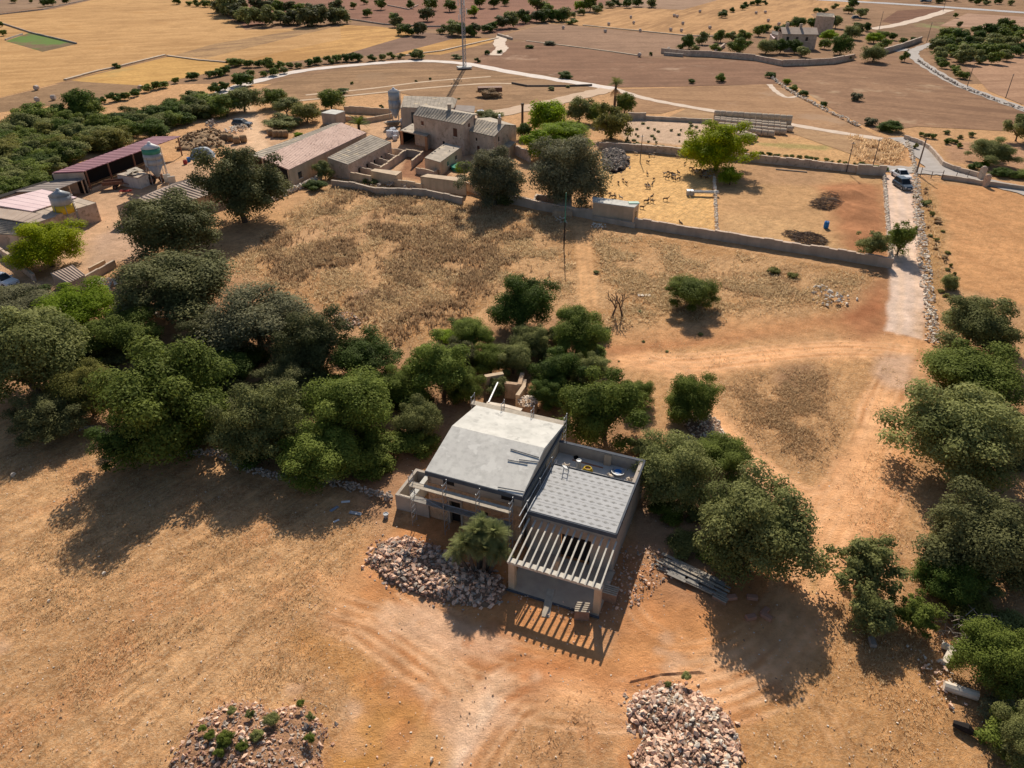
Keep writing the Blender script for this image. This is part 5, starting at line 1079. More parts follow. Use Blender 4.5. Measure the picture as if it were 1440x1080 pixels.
def drywall(pts, h, th, kind, label, size=(.12, .3), dens=9, nbig=120, rag=.35, name='dry_stone_wall'):
    P = [g(x, y) for x, y in pts]; root = empty(name, P[0], 0, label, 'wall'); r = random.Random(len(label)); its = []
    for i in range(len(P) - 1):
        a, b_ = P[i] - P[0], P[i + 1] - P[0]; L_ = (b_ - a).length; d = (b_ - a).normalized(); n_ = Vector((-d.y, d.x, 0))
        for k in range(int(L_ * dens)):
            zz = r.random(); q = a + d * r.uniform(0, L_) + n_ * r.uniform(-.5, .5) * th * (1.2 - .5 * zz); s = r.uniform(*size)
            its.append((s, (r.choice(ST[kind]), (q.x, q.y, zz * h * r.uniform(1 - rag, 1) + .02), (r.uniform(-.3, .3), r.uniform(-.3, .3), r.uniform(0, 6)), (s, s * .8, s * .7))))
    its.sort(key=lambda t: -t[0])
    for s, it in its[:nbig]: inst('stone', *it, parent=root)
    if its[nbig:]: tag(joined('small_stones', [t[1] for t in its[nbig:]], M[kind], root), kind='stuff')
    return root
drywall([(60, 570), (110, 600), (180, 625), (250, 640), (310, 640), (345, 662), (400, 676), (455, 680), (505, 690), (552, 704)], .75, .6, 'stone_dark', 'long low dry stone wall running under the left tree belt to the house', (.12, .26), 26, 260)
drywall([(150, 436), (200, 440), (235, 448)], 1.0, .6, 'stone_pale', 'short pale dry stone wall between the bright bush and the dark oak', (.15, .3), 30, 60)
drywall([(1286, 250), (1290, 290), (1294, 330), (1300, 370), (1304, 410), (1308, 450), (1313, 485)], .6, 1.5, 'stone_pale', 'tumbled pale stone bank along the right of the gravel lane', (.10, .36), 13, 240)
drywall([(1243, 249), (1246, 290), (1250, 340), (1253, 368)], .6, .45, 'stone_pale', 'thin white stone wall along the left of the gravel lane', (.18, .3), 22, 120)
drywall([(1004, 252), (1006, 290), (1008, 330)], .75, .35, 'stone_pale', 'low white divider between goat pen and empty pen', (.2, .32), 14, 60)
drywall([(1085, 110), (1100, 122), (1120, 135), (1140, 145), (1160, 156), (1185, 168), (1210, 180)], .8, .6, 'stone_pale', 'dry stone wall dividing the tan field and the brown field', (.3, .5), 5, 80)
drywall([(1275, 201), (1281, 215), (1285, 235), (1287, 248)], .8, .6, 'stone_pale', 'short stone wall at the road corner', (.2, .4), 12, 60)
drywall([(375, 285), (400, 275), (430, 262), (450, 252)], .9, .9, 'stone_pale', 'pale rubble wall below the pink tiled barn', (.2, .4), 22, 90)
drywall([(1290, 86), (1320, 106), (1350, 123), (1400, 142), (1460, 163)], .7, .5, 'stone_dark', 'low wall along the near side of the narrow lane', (.3, .5), 3, 60)
wall([(684, 552), (706, 548)], 2.0, .45, 'block', 'ruined tan wall behind the house with a dark doorway', 'ruin_wall')
wall([(712, 558), (730, 560), (734, 545)], 1.8, .45, 'stonewall', 'broken ruin wall right of the dark doorway', 'ruin_wall')
wall([(728, 574), (736, 562), (738, 552)], 1.6, .4, 'block', 'short standing ruin wall beside the sunlit soil', 'ruin_wall')
wall([(686, 578), (708, 582), (732, 588)], .9, .3, 'block', 'low ruin wall with coping leading to the round well', 'ruin_wall', coping='stone_pale')
p = g(704, 552); o = MB().box(-.45, .45, -.1, .1, 0, 1.6).build('ruin_doorway', M['dark']); o.location = p + Vector((-.3, -.4, 0)); tag(o, 'dark doorway in the ruin behind the house', 'doorway')
t = empty('round_well', g(742, 578), 0, 'round stone well with domed top behind the roof', 'well')
MB().lathe((0, 0, 0), [(.95, 0), (.95, 1.1)], 16).build('well_ring', M['stonewall'], t); r = random.Random(2)
tag(joined('dome_stones', [(r.choice(ST['stone_pale']), (d * math.cos(q), d * math.sin(q), 1.1 + .35 * (1 - d * d)), (0, 0, q), (.14, .12, .08)) for d, q in [(.95 * math.sqrt(r.random()), r.uniform(0, 6.28)) for _ in range(90)]], M['stone_pale'], t), kind='stuff')
tag(MB().bar(g(687, 566, 3.5), g(700, 538, 3.2), .12).build('white_pole', M['white']), 'white pole leaning over the back scaffold', 'pole')
r = random.Random(3)

# ------------------------------------------------------------------ farm buildings, surveyed from their roof corners
def roofslab(pts, m, parent, th=.12, name='roof', rib=None):
    P = [g(*p) for p in pts]; O = Vector(parent.location) if parent else Vector(); P = [p - O for p in P]
    o = MB().slab(P, th).build(name, m, parent)
    if rib:                                   # rib = (spacing, radius): ridges run from edge 0-1 to edge 3-2
        sp, rad = rib; L_ = ((P[1] - P[0]).length + (P[2] - P[3]).length) / 2; k = max(2, int(L_ / sp)); mb = MB()
        for i in range(k + 1):
            t = i / k; a = P[0].lerp(P[1], t); b_ = P[3].lerp(P[2], t); d = (P[1] - P[0]).normalized() * rad; up = Vector((0, 0, rad * 1.1))
            lift = Vector((0, 0, .004)); mb.add([a - d + lift, a + up, a + d + lift, b_ - d + lift, b_ + up, b_ + d + lift], [(0, 1, 4, 3), (1, 2, 5, 4), (0, 2, 1), (3, 4, 5)])
        tag(mb.build('ribs', m, o if False else parent), kind='stuff')
    return o
def wallseg(a, b_, parent, m, inset=.06, th=.25, z0=-.2, name='wall', ztop=.1, holes=()):
    O = Vector(parent.location); A, B = g(*a), g(*b_); d = Vector((B.x - A.x, B.y - A.y, 0)); L_ = d.length; d.normalize(); n_ = Vector((-d.y, d.x, 0)) * th
    A2, B2 = A - O, B - O; zt1, zt2 = A2.z - ztop, B2.z - ztop
    mb = MB().hexa([(A2.x, A2.y, z0), (B2.x, B2.y, z0), (B2.x + n_.x, B2.y + n_.y, z0), (A2.x + n_.x, A2.y + n_.y, z0)],
                   [(A2.x, A2.y, zt1), (B2.x, B2.y, zt2), (B2.x + n_.x, B2.y + n_.y, zt2), (A2.x + n_.x, A2.y + n_.y, zt1)])
    o = mb.build(name, m, parent)
    for (t0, t1, h0, h1, kind) in holes:
        p, q = A2 + d * L_ * t0, A2 + d * L_ * t1; e = -n_.normalized() * .03; f = MB()
        f.hexa([(p.x + e.x, p.y + e.y, h0), (q.x + e.x, q.y + e.y, h0), (q.x - e.x, q.y - e.y, h0), (p.x - e.x, p.y - e.y, h0)], [(p.x + e.x, p.y + e.y, h1), (q.x + e.x, q.y + e.y, h1), (q.x - e.x, q.y - e.y, h1), (p.x - e.x, p.y - e.y, h1)])
        f.build({'d': 'doorway', 'w': 'window', 's': 'shutter'}[kind], M[{'d': 'dark', 'w': 'glass', 's': 'shutter'}[kind]], parent)
        if kind in 'ws':
            f = MB(); f.bar((p.x + e.x * 2, p.y + e.y * 2, h0 - .07), (q.x + e.x * 2, q.y + e.y * 2, h0 - .07), .16, .1); f.build('sill', M['stone_pale'], parent)
    return o
def root(name, at_, label, cat='building'):
    p = g(*at_) ; p.z = 0; return empty(name, p, 0, label, cat)
def posts(pts, parent, m, w_=.16, z0=0):
    O = Vector(parent.location)
    for p in pts: q = g(*p) - O; MB().box(q.x - w_ / 2, q.x + w_ / 2, q.y - w_ / 2, q.y + w_ / 2, z0, q.z - .1).build('post', M[m], parent)

# maroon barn
b1 = root('open_barn', (117, 241, 3.6), 'long open barn with a maroon sheet roof and rusty posts')
roofslab([(117, 241, 3.6), (254, 191.5, 3.6), (215, 192, 3.9), (73, 243, 3.9)], M['roof_maroon'], b1, rib=(1.1, .05))
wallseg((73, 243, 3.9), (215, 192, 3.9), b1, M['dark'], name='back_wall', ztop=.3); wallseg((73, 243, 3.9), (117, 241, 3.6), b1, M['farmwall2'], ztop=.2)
posts([(120, 240.3, 3.6), (151, 229, 3.6), (186, 216.5, 3.6), (220, 204, 3.6), (250, 193, 3.6)], b1, 'rust', .22)
wallseg((119, 241, 3.6), (185, 217, 3.6), b1, M['block2'], name='low_wall', ztop=3.1)
bb = root('lean_to', (117, 252, 2.5), 'low brown fibre roofed lean-to left of the maroon barn')
roofslab([(75, 268.5, 2.5), (117, 252, 2.5), (92, 249, 2.7), (20, 270, 2.7)], M['roof_dark'], bb, rib=(1.3, .05)); posts([(114, 253, 2.5), (76, 268, 2.5), (96, 260, 2.5)], bb, 'block')
wallseg((92, 249, 2.7), (117, 252, 2.5), bb, M['dark']); wallseg((20, 270, 2.7), (92, 249, 2.7), bb, M['dark'], name='back_wall')
bb = root('long_roof', (30, 262, 2.5), 'dark low roof strip at the far left behind the rose roof')
roofslab([(-20, 285, 2.6), (68, 256, 2.6), (64, 254, 2.8), (-20, 280, 2.8)], M['dark'], bb); wallseg((-20, 285, 2.6), (68, 256, 2.6), bb, M['farmwall2'])
b2 = root('rose_shed', (45, 298, 3.2), 'shed with a rose pink sheet roof and grey flat extension')
roofslab([(45, 297, 3.2), (108, 277, 3.2), (59, 266, 3.5), (-20, 286, 3.5)], M['roof_rose'], b2, rib=(1.25, .025)); roofslab([(70, 305, 2.9), (135, 285, 2.9), (109, 277.6, 3.0), (46, 297.5, 3.0)], M['farmwall2'], b2, name='flat_roof', rib=(1.3, .04))
wallseg((70, 305, 2.9), (134, 285.2, 2.9), b2, M['farmwall'], holes=((.06, .12, 0, 1.9, 'd'),)); wallseg((135, 285, 2.9), (109, 277, 3.), b2, M['farmwall']); wallseg((-20, 286, 3.4), (45, 297, 3.2), b2, M['farmwall2'])
b3 = root('brown_shed', (48, 314, 2.9), 'two sheds with tan and ribbed grey roofs at the left edge')
roofslab([(-20, 303, 3.0), (48, 314.5, 2.9), (80, 304, 3.1), (-20, 289, 3.2)], M['roof_brown'], b3, rib=(1.2, .05)); roofslab([(40, 332, 2.2), (47, 316, 2.6), (-20, 304, 2.7), (-20, 327, 2.3)], M['roof_grey'], b3, rib=(.62, .11), name='lower_roof')
wallseg((-20, 327, 2.3), (40, 332, 2.2), b3, M['farmwall']); wallseg((48, 314.5, 2.9), (80, 304, 3.1), b3, M['farmwall'])
tag(wall([(-10, 348), (12, 340), (22, 345)], 1.9, .8, 'block2', 'stub of thick sandstone wall at the left edge', coping='farmwall2'))
wall([(2, 358), (22, 372), (50, 396)], 1.1, .35, 'farmwall', 'pale low wall running down to the small corrugated shed')
b4 = root('corrugated_shed', (96, 398, 1.9), 'small shed with a boldly corrugated roof below the jacaranda')
roofslab([(96, 398.5, 1.8), (119, 387, 1.9), (101, 373, 2.1), (72, 384.5, 2.0)], M['roof_brown'], b4, rib=(.34, .11)); wallseg((96, 398.5, 1.8), (119, 387, 1.9), b4, M['farmwall2']); wallseg((72, 384.5, 2.0), (96, 398.5, 1.8), b4, M['farmwall2'])
wallseg((119, 387, 1.9), (101, 373, 2.1), b4, M['farmwall2'])
wall([(122, 398), (140, 388), (162, 376)], 1.0, .3, 'farmwall2', 'low wall right of the small corrugated shed'); wall([(128, 384), (148, 373)], .8, .3, 'block2', 'second low wall behind the small corrugated shed')
# tan ribbed shed under the oaks
b5 = root('ribbed_shed', (193, 285, 2.6), 'long gabled shed with tan ribbed roof half hidden by oaks')
roofslab([(232, 294, 2.6), (322, 264, 2.6), (278, 249, 3.7), (193, 279.5, 3.7)], M['roof_brown'], b5, rib=(.75, .09)); roofslab([(193, 279.5, 3.7), (278, 249, 3.7), (246, 257, 2.8), (164, 290, 2.8)], M['roof_brown'], b5, rib=(.9, .06), name='back_roof')
wallseg((164, 290, 2.8), (193, 280, 3.7), b5, M['farmwall']); wallseg((193, 280, 3.7), (232, 294, 2.6), b5, M['farmwall']); wallseg((232, 294, 2.6), (322, 264, 2.6), b5, M['farmwall'])
# pink tiled barn
b6 = root('pink_tiled_barn', (406, 238, 3.2), 'long barn with a weathered pink clay tiled roof')
roofslab([(406, 238.5, 3.2), (515, 186.5, 3.2), (480, 172.5, 4.6), (367, 221.5, 4.6)], M['roof_pink'], b6, .18, rib=(.55, .035)); roofslab([(367, 221.5, 4.6), (480, 172.5, 4.6), (468, 173.5, 3.2), (350, 217.5, 3.2)], M['roof_grey'], b6, .18, name='back_roof', rib=(.9, .05))
wallseg((406, 238.5, 3.2), (515, 186.5, 3.2), b6, M['block2'], holes=((.09, .13, .9, 2.0, 'w'), (.46, .5, 0, 1.9, 'd'), (.56, .59, 1, 2, 'w'))); wallseg((515, 186.5, 3.2), (480, 172.5, 4.6), b6, M['block2'])
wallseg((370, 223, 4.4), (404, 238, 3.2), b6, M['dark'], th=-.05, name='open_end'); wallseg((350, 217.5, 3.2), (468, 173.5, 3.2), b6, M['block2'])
posts([(369, 222.5, 4.4), (405, 238, 3.2)], b6, 'block', .3)
O = g(406, 238.5, 3.2); r = random.Random(9)
its = [];
for k in range(260):
    t, s = r.random(), r.random(); a = g(406, 238.5, 3.2).lerp(g(515, 186.5, 3.2), t); b_ = g(367, 221.5, 4.6).lerp(g(480, 172.5, 4.6), t); q = a.lerp(b_, s) - Vector((O.x, O.y, 0)); its.append((ST['stone'][k % 7], (q.x, q.y, q.z + .03), (0, 0, r.uniform(0, 6)), (.22, .16, .08)))
tag(joined('loose_tiles', its, M['roof_pink'], b6), kind='stuff')
# grey roofed pig shed with pens
b7 = root('grey_roof_shed', (489, 231, 2.8), 'low shed with a grey fibre roof and a row of small pens')
roofslab([(489, 231.5, 2.7), (550, 200, 2.7), (521, 189.5, 3.4), (460, 221.5, 3.4)], M['roof_grey'], b7, rib=(.8, .06)); wallseg((489, 231.5, 2.7), (550, 200, 2.7), b7, M['farmwall'], holes=tuple((t, t + .035, 0, 1.1, 'd') for t in (.2, .38, .55, .72, .88)))
wallseg((460, 221.5, 3.4), (489, 231.5, 2.7), b7, M['farmwall']); wallseg((550, 200, 2.7), (521, 189.5, 3.4), b7, M['farmwall'])
for i, (a, b_, lb) in enumerate([((502, 243), (524, 248), 'nearest'), ((514, 236), (540, 243), 'second'), ((526, 230), (552, 235), 'middle'), ((537, 223), (562, 228), 'fourth'), ((549, 216), (571, 221), 'farthest')]):
    wall([a, b_], 1.25, .22, 'farmwall2', 'cross wall of the small pens beside the grey shed, %s of five' % lb, 'pen_wall')
wall([(536, 246), (572, 220)], 1.35, .3, 'farmwall2', 'long wall between the small pens and the brown courtyard', 'pen_wall', coping='block2')
wall([(572, 220), (595, 223), (580, 236)], 1.35, .3, 'farmwall2', 'corner wall at the top of the brown courtyard', 'pen_wall', coping='block2')
wall([(494, 253), (522, 259)], 1.4, .3, 'block2', 'sand wall closing the first small pen', 'pen_wall', coping='block2')
b8 = root('block_hut', (560, 250, 2), 'long flat block hut on the farm boundary wall'); roofslab([(521, 240, 2), (557, 246.5, 2), (565, 241, 2), (527, 237, 2)], M['block2'], b8, .15)
for a, c in (((521, 240, 2), (557, 246.5, 2)), ((557, 246.5, 2), (565, 241, 2))): wallseg(a, c, b8, M['block2'])
wall([(556, 262), (575, 264), (594, 267)], 1.1, .3, 'block2', 'sand coloured boundary wall stretch with loose coping', coping='block2')
b9 = root('long_block_trough', (592, 250, 2.2), 'long windowless block building with flat top against the boundary'); roofslab([(591, 248, 2.3), (655, 256, 2.3), (652, 250, 2.3), (601, 244.5, 2.3)], M['block2'], b9, .15)
wallseg((591, 248, 2.3), (655, 256, 2.3), b9, M['block2']); wallseg((591, 248, 2.3), (601, 244.5, 2.3), b9, M['block2'], th=-.2)
b10 = root('flat_pen_shed', (619, 228, 2.6), 'shed with a patched dusty flat roof between courtyard and garden'); roofslab([(597, 221.7, 2.6), (619, 228, 2.6), (649, 206.4, 2.6), (626, 200.8, 2.6)], M['roof_grey'], b10, .15)
wallseg((597, 221.7, 2.6), (619, 228, 2.6), b10, M['block2']); wallseg((619, 228, 2.6), (649, 206.4, 2.6), b10, M['block2'], holes=((.3, .36, 1, 1.7, 'w'), (.68, .74, 1, 1.7, 'w')))
for k, (x, y) in enumerate([(612, 213), (618, 209), (624, 204.5), (608, 216), (632, 212), (638, 208)]): p = g(x, y, 2.65) - Vector((*b10.location[:2], 0)); inst('weight_stone', ST['stone_dark'][k], p, (0, 0, k), (.28, .22, .18), b10)
wall([(586, 244), (611, 250), (622, 243)], 1.1, .25, 'farmwall2', 'small low pen in front of the flat roofed shed', 'pen_wall', coping='block2')
# garage
b11 = root('open_garage', (600, 192, 2.8), 'open garage with a flat gritty roof and orange brick piers')
roofslab([(563, 183.2, 2.8), (600, 191.5, 2.8), (615, 180, 2.9), (580, 173.5, 2.9)], M['roof_grey'], b11, .2); wallseg((600, 191.5, 2.8), (615, 180, 2.9), b11, M['farmwall2'])
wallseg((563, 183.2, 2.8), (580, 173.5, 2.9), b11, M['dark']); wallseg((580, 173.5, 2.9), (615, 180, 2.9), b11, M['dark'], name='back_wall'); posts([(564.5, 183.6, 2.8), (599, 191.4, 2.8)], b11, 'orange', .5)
for k, (x, y) in enumerate([(570, 182), (584, 186), (598, 189), (586, 178), (592, 179.5), (597, 181), (602, 183), (580, 177)]): p = g(x, y, 2.83) - Vector((*b11.location[:2], 0)); inst('weight_stone', ST['stone_dark'][k % 7], p, (0, 0, k), (.3, .25, .2), b11)
# farmhouse
fh = root('farmhouse', (581, 161, 6), 'old two storey stone farmhouse with grey tiled roofs, left part tall')
roofslab([(581, 161.5, 6), (651.5, 175.5, 6), (665.7, 161, 7.3), (590, 149, 7.3)], M['roof_grey'], fh, .2, rib=(.7, .07)); roofslab([(590, 149, 7.3), (665.7, 161, 7.3), (672, 160, 6.2), (597, 147, 6.2)], M['roof_grey'], fh, .2, name='back_roof')
wallseg((581, 161.5, 6), (651.5, 175.5, 6), fh, M['farmwall'], holes=((.16, .21, 4.3, 5.1, 's'), (.80, .875, 3.4, 5.0, 's'), (.58, .62, 1.0, 2.0, 'w')))
wallseg((651.5, 175.5, 6), (665.7, 161, 7.3), fh, M['farmwall'], holes=((.45, .62, 5.2, 5.9, 's'),)); wallseg((581, 161.5, 6), (590, 149, 7.3), fh, M['farmwall'], th=-.25)
def addbox(parent, px, py, h, sx, sy, z0, z1, name, m): p = g(px, py, h) - Vector((*parent.location[:2], 0)); return MB().box(p.x - sx, p.x + sx, p.y - sy, p.y + sy, z0, z1).build(name, M[m], parent)
ch = addbox(fh, 632, 155, 7.2, .35, .35, 6.6, 8.2, 'chimney', 'farmwall2'); addbox(fh, 632, 155, 7.2, .45, .45, 8.203, 8.4, 'chimney_cap', 'farmwall2')
addbox(fh, 662, 170, 5.5, .35, .25, 5.1, 5.9, 'air_conditioner', 'white')
f2 = root('farmhouse_wing', (653, 182.5, 4.5), 'lower right wing of the farmhouse with gable wall and chimney')
roofslab([(653, 182.5, 4.5), (695.5, 192, 4.5), (710.5, 175, 5.8), (666.5, 166.5, 5.8)], M['roof_grey'], f2, .2, rib=(.7, .07)); wallseg((653, 182.5, 4.5), (695.5, 192, 4.5), f2, M['farmwall'], holes=((.38, .43, 2.9, 3.5, 'w'), (.42, .5, 0, 2.0, 's'), (.05, .11, 0, 2., 'd')))
wallseg((695.5, 192, 4.5), (710.5, 175, 5.8), f2, M['farmwall'], holes=((.32, .42, 3.2, 4.1, 'w'),)); wallseg((710.5, 175, 5.8), (726, 176, 4.9), f2, M['farmwall']); roofslab([(710.5, 175, 5.8), (726, 176, 4.9), (690, 165, 4.9), (666.5, 166.5, 5.8)], M['roof_grey'], f2, .2, name='back_roof')
addbox(f2, 702.5, 174, 5.7, .35, .35, 5.2, 6.9, 'chimney', 'farmwall'); addbox(f2, 702.5, 174, 5.7, .2, .2, 6.903, 7.4, 'chimney_pot', 'white')
f3 = root('back_barn', (566, 150, 5), 'big barn behind the farmhouse with gritty tan roof')
roofslab([(566, 150.5, 4.6), (630, 153, 4.6), (636, 136.7, 5.6), (568, 134.6, 5.6)], M['roof_grey'], f3, .2, rib=(.9, .07)); roofslab([(636, 136.7, 5.6), (630, 153, 4.6), (638, 152, 4.4), (643, 139.5, 4.6)], M['roof_grey'], f3, .2, name='side_roof')
wallseg((563, 150.5, 4.6), (630, 153, 4.6), f3, M['farmwall2'], holes=((.22, .36, 0, 3.6, 'w'),)); wallseg((563, 150.5, 4.6), (568, 134.6, 5.6), f3, M['farmwall2'], th=-.25)
f4 = root('rear_lean_to', (637, 153, 3.5), 'low dark roof behind the farmhouse chimney'); roofslab([(637, 154, 3.5), (667, 158, 3.5), (668, 149, 3.8), (642, 147.5, 3.8)], M['roof_dark'], f4); wallseg((637, 154, 3.5), (667, 158, 3.5), f4, M['farmwall2'])
wall([(696, 206), (712, 213), (728, 219), (745, 228)], 1.9, .35, 'farmwall', 'curved high garden wall right of the farmhouse', coping='farmwall')
t = root('garden_lean_to', (714, 200, 2.2), 'small grey lean-to roof at the farmhouse gable'); roofslab([(703, 203, 2.0), (716, 207.5, 2.0), (726, 199.5, 2.4), (712, 196, 2.4)], M['roof_grey'], t); wallseg((703, 203, 2.0), (716, 207.5, 2.0), t, M['block2']); wallseg((716, 207.5, 2), (726, 199.5, 2.4), t, M['block2'])
f5 = root('concrete_hut', (472, 160, 2.5), 'small flat topped concrete hut behind the pink tiled barn'); roofslab([(451.7, 158.5, 2.5), (471.8, 160.8, 2.5), (485, 156, 2.5), (465.6, 153.6, 2.5)], M['concrete'], f5); 
wallseg((451.7, 158.5, 2.5), (471.8, 160.8, 2.5), f5, M['farmwall2']); wallseg((471.8, 160.8, 2.5), (485, 156, 2.5), f5, M['farmwall2'])
wall([(485, 158), (520, 160), (550, 162)], 1.5, .35, 'block2', 'long back wall of the enclosure left of the metal silo'); wall([(478, 168), (500, 172), (515, 173), (522, 172), (552, 166)], 1.1, .35, 'block2', 'front wall of the enclosure left of the metal silo')
# pen walls, huts
wall([(650, 266), (700, 282), (745, 292), (778, 299), (806, 303), (833, 308)], 1.35, .4, 'farmwall2', 'wall from the farm to the block goat hut', coping='farmwall')
wall([(892, 319), (960, 330), (1060, 346), (1150, 360), (1252, 377)], 1.35, .4, 'farmwall2', 'long wall along the near side of the pens', coping='farmwall')
wall([(468, 262), (500, 266), (530, 274), (560, 274), (600, 276), (650, 287)], 1.2, .4, 'farmwall2', 'farm boundary wall facing the dry field')
nw = wall([(843, 210), (900, 213), (985, 221), (1060, 228), (1130, 235), (1205, 243)], 1.35, .4, 'farmwall', 'long wall along the far side of the pens', coping='farmwall')
wall([(1205, 244.5), (1243, 247)], 1.7, .5, 'farmwall2', 'taller end block of the far pen wall', coping='farmwall2')
wall([(883, 168), (907, 168)], 1.6, .5, 'farmwall2', 'short thick grey wall above the pale garden soil'); wall([(908, 168.5), (1000, 173)], .9, .4, 'farmwall2', 'thin wall above the pale garden soil')
wall([(880, 205), (930, 209), (980, 214)], .6, .4, 'block2', 'low kerb wall below the pale garden soil')
wall([(834, 309.5), (892, 320)], .75, .3, 'farmwall2', 'rough plinth under the front of the goat hut')
b12 = root('goat_hut', (893, 290, 2.6), 'long block goat hut with a pale flat roof'); roofslab([(833, 283.5, 2.9), (892.5, 291.5, 2.9), (900, 285, 2.9), (833.5, 276.3, 2.9)], M['concrete'], b12, .14)
wallseg((834, 283.5, 2.9), (891, 291.2, 2.9), b12, M['block2']); wallseg((891, 291.3, 2.9), (899, 285, 2.9), b12, M['block2'], holes=((.4, .7, .9, 1.8, 'w'),)); addbox(b12, 891, 285.5, 2.9, .8, .5, 2.9, 3.02, 'green_tray', 'silo_green')
b13 = root('stone_ramp', (790, 290, 0), 'tilted stone loading ramp by the wall under the domed oak', 'ramp'); P = [g(777, 296, .9), g(804.5, 298, .9), g(804, 271, 2.3), (g(780, 265, 2.5))]
O = Vector(b13.location); Q = [p - O for p in P]; MB().hexa([(q.x, q.y, -.2) for q in Q], Q).build('ramp_body', M['stonewall'], b13)
wall([(750, 289), (755, 281), (779, 284)], 1.0, .3, 'farmwall2', 'low trough walls left of the stone ramp', 'pen_wall')
# road walls, gate
wall([(1272, 196), (1296, 204), (1306, 211), (1316, 222), (1326, 234), (1340, 240), (1373, 249)], .9, .4, 'farmwall', 'curving road wall leading to the stone gate pillars')
wall([(1324, 251.5), (1350, 255), (1380, 260), (1440, 268), (1500, 277)], .8, .35, 'farmwall2', 'low wall between the road and the tan field')
for (x, y, hh, lb) in [(1379, 252, 2.1, 'back left stone gate pillar'), (1385, 262, 1.9, 'front right stone gate pillar')]:
    t = empty('gate_pillar', g(x, y), .2, lb + ' beside the paved road', 'pillar'); MB().box(-.4, .4, -.4, .4, -.1, hh).build('shaft', M['farmwall'], t); MB().lathe((0, 0, hh), [(.42, 0), (.36, .18), (.12, .3)], 10).build('cap', M['farmwall'], t)
gt = empty('metal_gate', g(1296, 247), 0, 'thin metal gate and fence across the field entrance', 'gate'); O = Vector(gt.location); A, B, C_ = g(1294, 247.5) - O, g(1324, 252) - O, g(1309, 251) - O
for p, hh in ((A, 1.6), (B, 1.6), (C_, 1.3)): MB().tube([p, p + Vector((0, 0, hh))], .07, 5).build('post', M['wood'], gt)
for p, q in ((A, C_), (C_, B)):
    for hh in (.3, 1.2): MB().tube([p + Vector((0, 0, hh)), q + Vector((0, 0, hh))], .03, 4).build('rail', M['steel'], gt)
for x, y in ((1360, 250), (1343, 252)): tag(MB().tube([g(x, y), g(x, y) + Vector((.1, 0, 1.3))], .06, 5).build('fence_post', M['wood']), 'rusty fence post on the road wall, %s of two' % ('right' if x > 1350 else 'left'), 'post')
# utility poles
def pole(px, py, h, rad, label, stay=None, m='wood'):
    t = empty('utility_pole', g(px, py), 0, label, 'pole'); MB().tube([(0, 0, -.2), (0, 0, h)], [rad, rad * .65], 7).build('shaft', M[m], t)
    if stay: MB().tube([(stay, 0, 0), (.05, 0, h * .6)], .06, 5).build('stay', M['wood'], t)
    MB().bar((-.35, 0, h - .3), (.35, 0, h - .3), .08).build('crossbar', M['steel'], t)
pole(1288, 245, 6.6, .17, 'stout utility pole at the corner of the gravel lane', .0); pole(1225.5, 241, 6.0, .11, 'thin pole behind the taller wall end'); pole(1190, 242, 5.6, .10, 'thin pole at the far pen wall left of the wall end'); pole(900, 228, 5.2, .10, 'thin pole in the goat pen near the dark stone heap')
pole(792, 352, 0.1, .01, 'x') if False else None
t = empty('utility_pole', g(793, 350), 0, 'tall thin pole with a green painted middle standing in the dry field', 'pole')
MB().tube([(0, 0, -.1), (0, 0, 4)], .10, 6).build('shaft', M['dark'], t); MB().tube([(0, 0, 4.01), (0, 0, 8.2)], [.09, .06], 6).build('upper_shaft', M['silo_green'], t)
for (x, y, h) in [(1414, 138, 6), (1360, 122, 6), (1303, 60, 7), (1326, 16, 9), (1236, 42, 7)]: pole(x, y, h, .12, {1414: 'pole by the low wall of the lane, nearest the right edge', 1360: 'pole at the end of the bushes along the lane', 1303: 'pole at the lane bend', 1326: 'pole beside the dirt track junction on the highway', 1236: 'pole on the fallow below the highway'}[x])
# mast
ms = empty('lattice_mast', g(653, 97), .3, 'tall galvanised lattice radio mast beside the white lane', 'mast')
MB().box(-2.2, 2.2, -1.6, 1.6, .3, .75).build('concrete_base', M['concrete'], ms)
LEG = [(.62 * math.cos(a), .62 * math.sin(a)) for a in (0, 2.094, 4.189)]; H_ = 34
for i, (x, y) in enumerate(LEG): MB().tube([(x, y, .7), (x, y, H_)], .09, 5).build('leg', M['steel'], ms)
mb = MB(); k = 0
while k < H_ - 1.2:
    for i in range(3): a, b_ = LEG[i], LEG[(i + 1) % 3]; mb.tube([(*a, .8 + k), (*b_, 2. + k)], .045, 4); mb.tube([(*b_, .8 + k), (*a, 2. + k)], .045, 4); mb.tube([(*a, .8 + k), (*b_, .8 + k)], .04, 4)
    k += 1.2
mb.build('bracing', M['steel'], ms)
for (zz, a) in ((16.2, 0), (16.2, 2), (16.2, 4), (18.6, 1), (18.6, 3), (18.6, 5), (14.5, 2.5)):
    x, y = 1.25 * math.cos(a), 1.25 * math.sin(a); o = MB().box(x - .12, x + .12, y - .08, y + .08, zz - .8, zz + .8).build('antenna_panel', M['white'], ms); MB().tube([(x * .5, y * .5, zz), (x, y, zz)], .04, 4).build('bracket', M['steel'], o)
